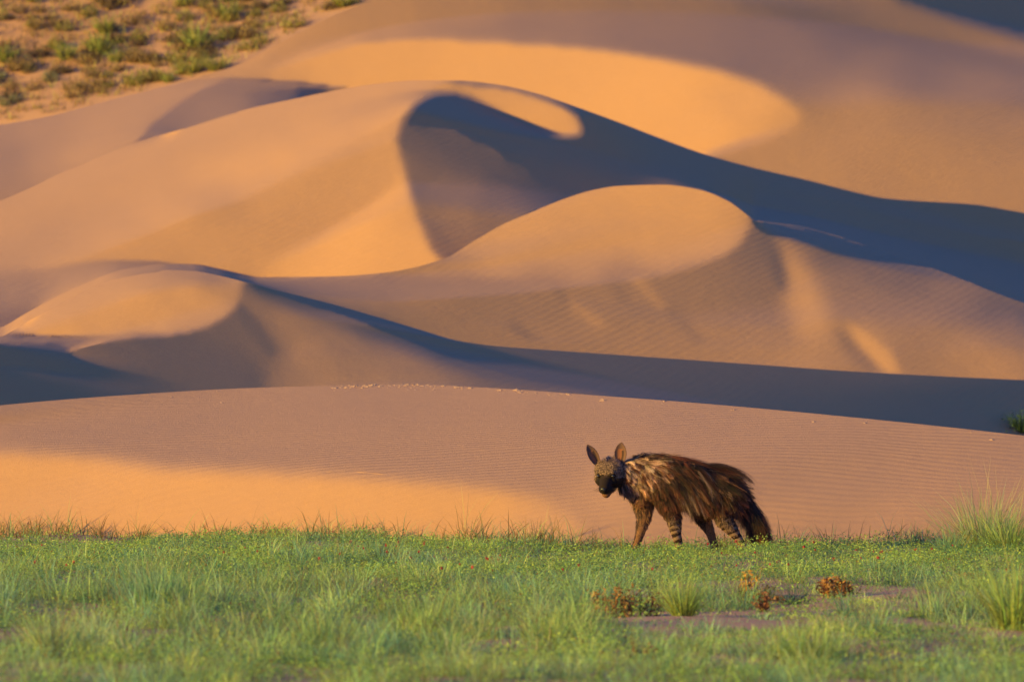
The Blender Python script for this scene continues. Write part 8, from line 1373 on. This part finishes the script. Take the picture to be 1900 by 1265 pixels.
# tail
n8 = 13000; u = rg.uniform(0, 1, n8) ** .8; tx_ = np.interp(u, [0, .3, .65, 1], [1390, 1480, 1545, 1585]); ty_ = np.interp(u, [0, .3, .65, 1], [540, 600, 700, 800])
roots = np.stack([hz(a, b, 0) for a, b in zip(tx_, ty_)]); th = rg.uniform(0, 2 * np.pi, n8)
dirs = np.stack([.85 + .65 * np.cos(th) * 1.0 - .55 * u, .30 * np.sin(th), -np.ones(n8)], -1)
strand_set('tail_hair', roots, dirs, rg.uniform(.15, .33, n8) * (1 - .35 * u), rg.uniform(.05, .14, n8), 420, [CHEST_ * .8, DARK_, DARK_ * 1.5, CHEST_ * 1.1, DARK_, CHEST_ * .5, DARK_], rad=.0012, k=8, amt=.75, jit=.016, djit=.13)
# eyes, nose, mouth, whiskers, claws
t = NT('eye'); b_ = t.n('BsdfPrincipled', i_Roughness=.17); b_.inputs['Base Color'].default_value = (.018, .010, .007, 1); b_.inputs['Specular IOR Level'].default_value = .8; t.l(b_, t.out.inputs[0]); M_EYE = t.m
t = NT('nose_leather'); b_ = t.n('BsdfPrincipled', i_Roughness=.42); b_.inputs['Base Color'].default_value = (.022, .017, .017, 1); t.l(b_, t.out.inputs[0]); M_NOSE = t.m
t = NT('iris'); b_ = t.n('BsdfPrincipled', i_Roughness=.2); b_.inputs['Base Color'].default_value = (.10, .045, .018, 1); t.l(b_, t.out.inputs[0]); M_IRIS = t.m
def ball(name, c, r, mat, parent, sc=(1, 1, 1), seg=20):
    bm = bmesh.new(); bmesh.ops.create_uvsphere(bm, u_segments=seg, v_segments=seg // 2 + 2, radius=1)
    B = np.stack([Hr, Hf, Hu], 1)
    for v in bm.verts:
        q = B @ (np.array(v.co) * np.array(sc) * r) + c; v.co = q
    for f in bm.faces: f.smooth = True
    me = bpy.data.meshes.new(name); bm.to_mesh(me); bm.free(); me.materials.append(mat)
    o = bpy.data.objects.new(name, me); COL.objects.link(o); o.parent = parent; return o
def surf(a, c):
    """forward distance at which the face surface is met"""
    ps = np.stack([hd(a, b, c) for b in np.linspace(.2, -.02, 180)]); s = np.full(180, 9.)
    for reg, p0, r0, p1, r1 in PR: s = np.minimum(s, seg_sdf(ps, p0, r0, p1, r1)[0])
    i = np.argmax(s < 0); return np.linspace(.2, -.02, 180)[i]
for s in (-1, 1):
    b0 = surf(s * .053, .006)
    e = ball('eye', hd(s * .053, b0 - .0030, .006), 0.0145, M_EYE, hy)
nb = surf(0, -.062)
nose = ball('nose', hd(0, nb - .002, -.060), .019, M_NOSE, hy, (1.15, .75, .85))
for s in (-1, 1):
    ball('nostril', hd(s * .010, nb + .0115, -.063), .0048, M_EYE, nose, (1, .5, 1.2), 10)
bm = bmesh.new()
V = []
for i in range(13):
    u = -1 + 2 * i / 12; a = u * .040; c = -.099 + .010 * u * u - .004 * abs(math.sin(u * 3)); b = surf(a, c) + .0015
    for dc in (-.0025, .0025): V.append(bm.verts.new(tuple(hd(a, b, c + dc))))
for i in range(12): bm.faces.new((V[2 * i], V[2 * i + 2], V[2 * i + 3], V[2 * i + 1]))
me = bpy.data.meshes.new('mouth_line'); bm.to_mesh(me); bm.free(); me.materials.append(M_EYE); o = bpy.data.objects.new('mouth_line', me); COL.objects.link(o); o.parent = hy
nw = 22; roots = np.stack([hd((-1 if i < 11 else 1) * .036, .10 + .004 * (i % 4), -.075 - .006 * (i % 5)) for i in range(nw)])
dirs = np.stack([Hr * (-1 if i < 11 else 1) * rg.uniform(.8, 1) + Hu * rg.uniform(-.15, .35) + Hf * rg.uniform(-.1, .3) for i in range(nw)])
pts = [roots]; p = roots; d = dirs / np.linalg.norm(dirs, axis=1, keepdims=True)
for i in range(5): p = p + d * .015; pts.append(p); d = d + np.array([0, 0, -.06]); d /= np.linalg.norm(d, axis=1, keepdims=True)
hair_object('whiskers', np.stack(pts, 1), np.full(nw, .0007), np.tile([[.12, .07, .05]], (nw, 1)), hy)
print('hyena', len(BV), time.time() - T0)
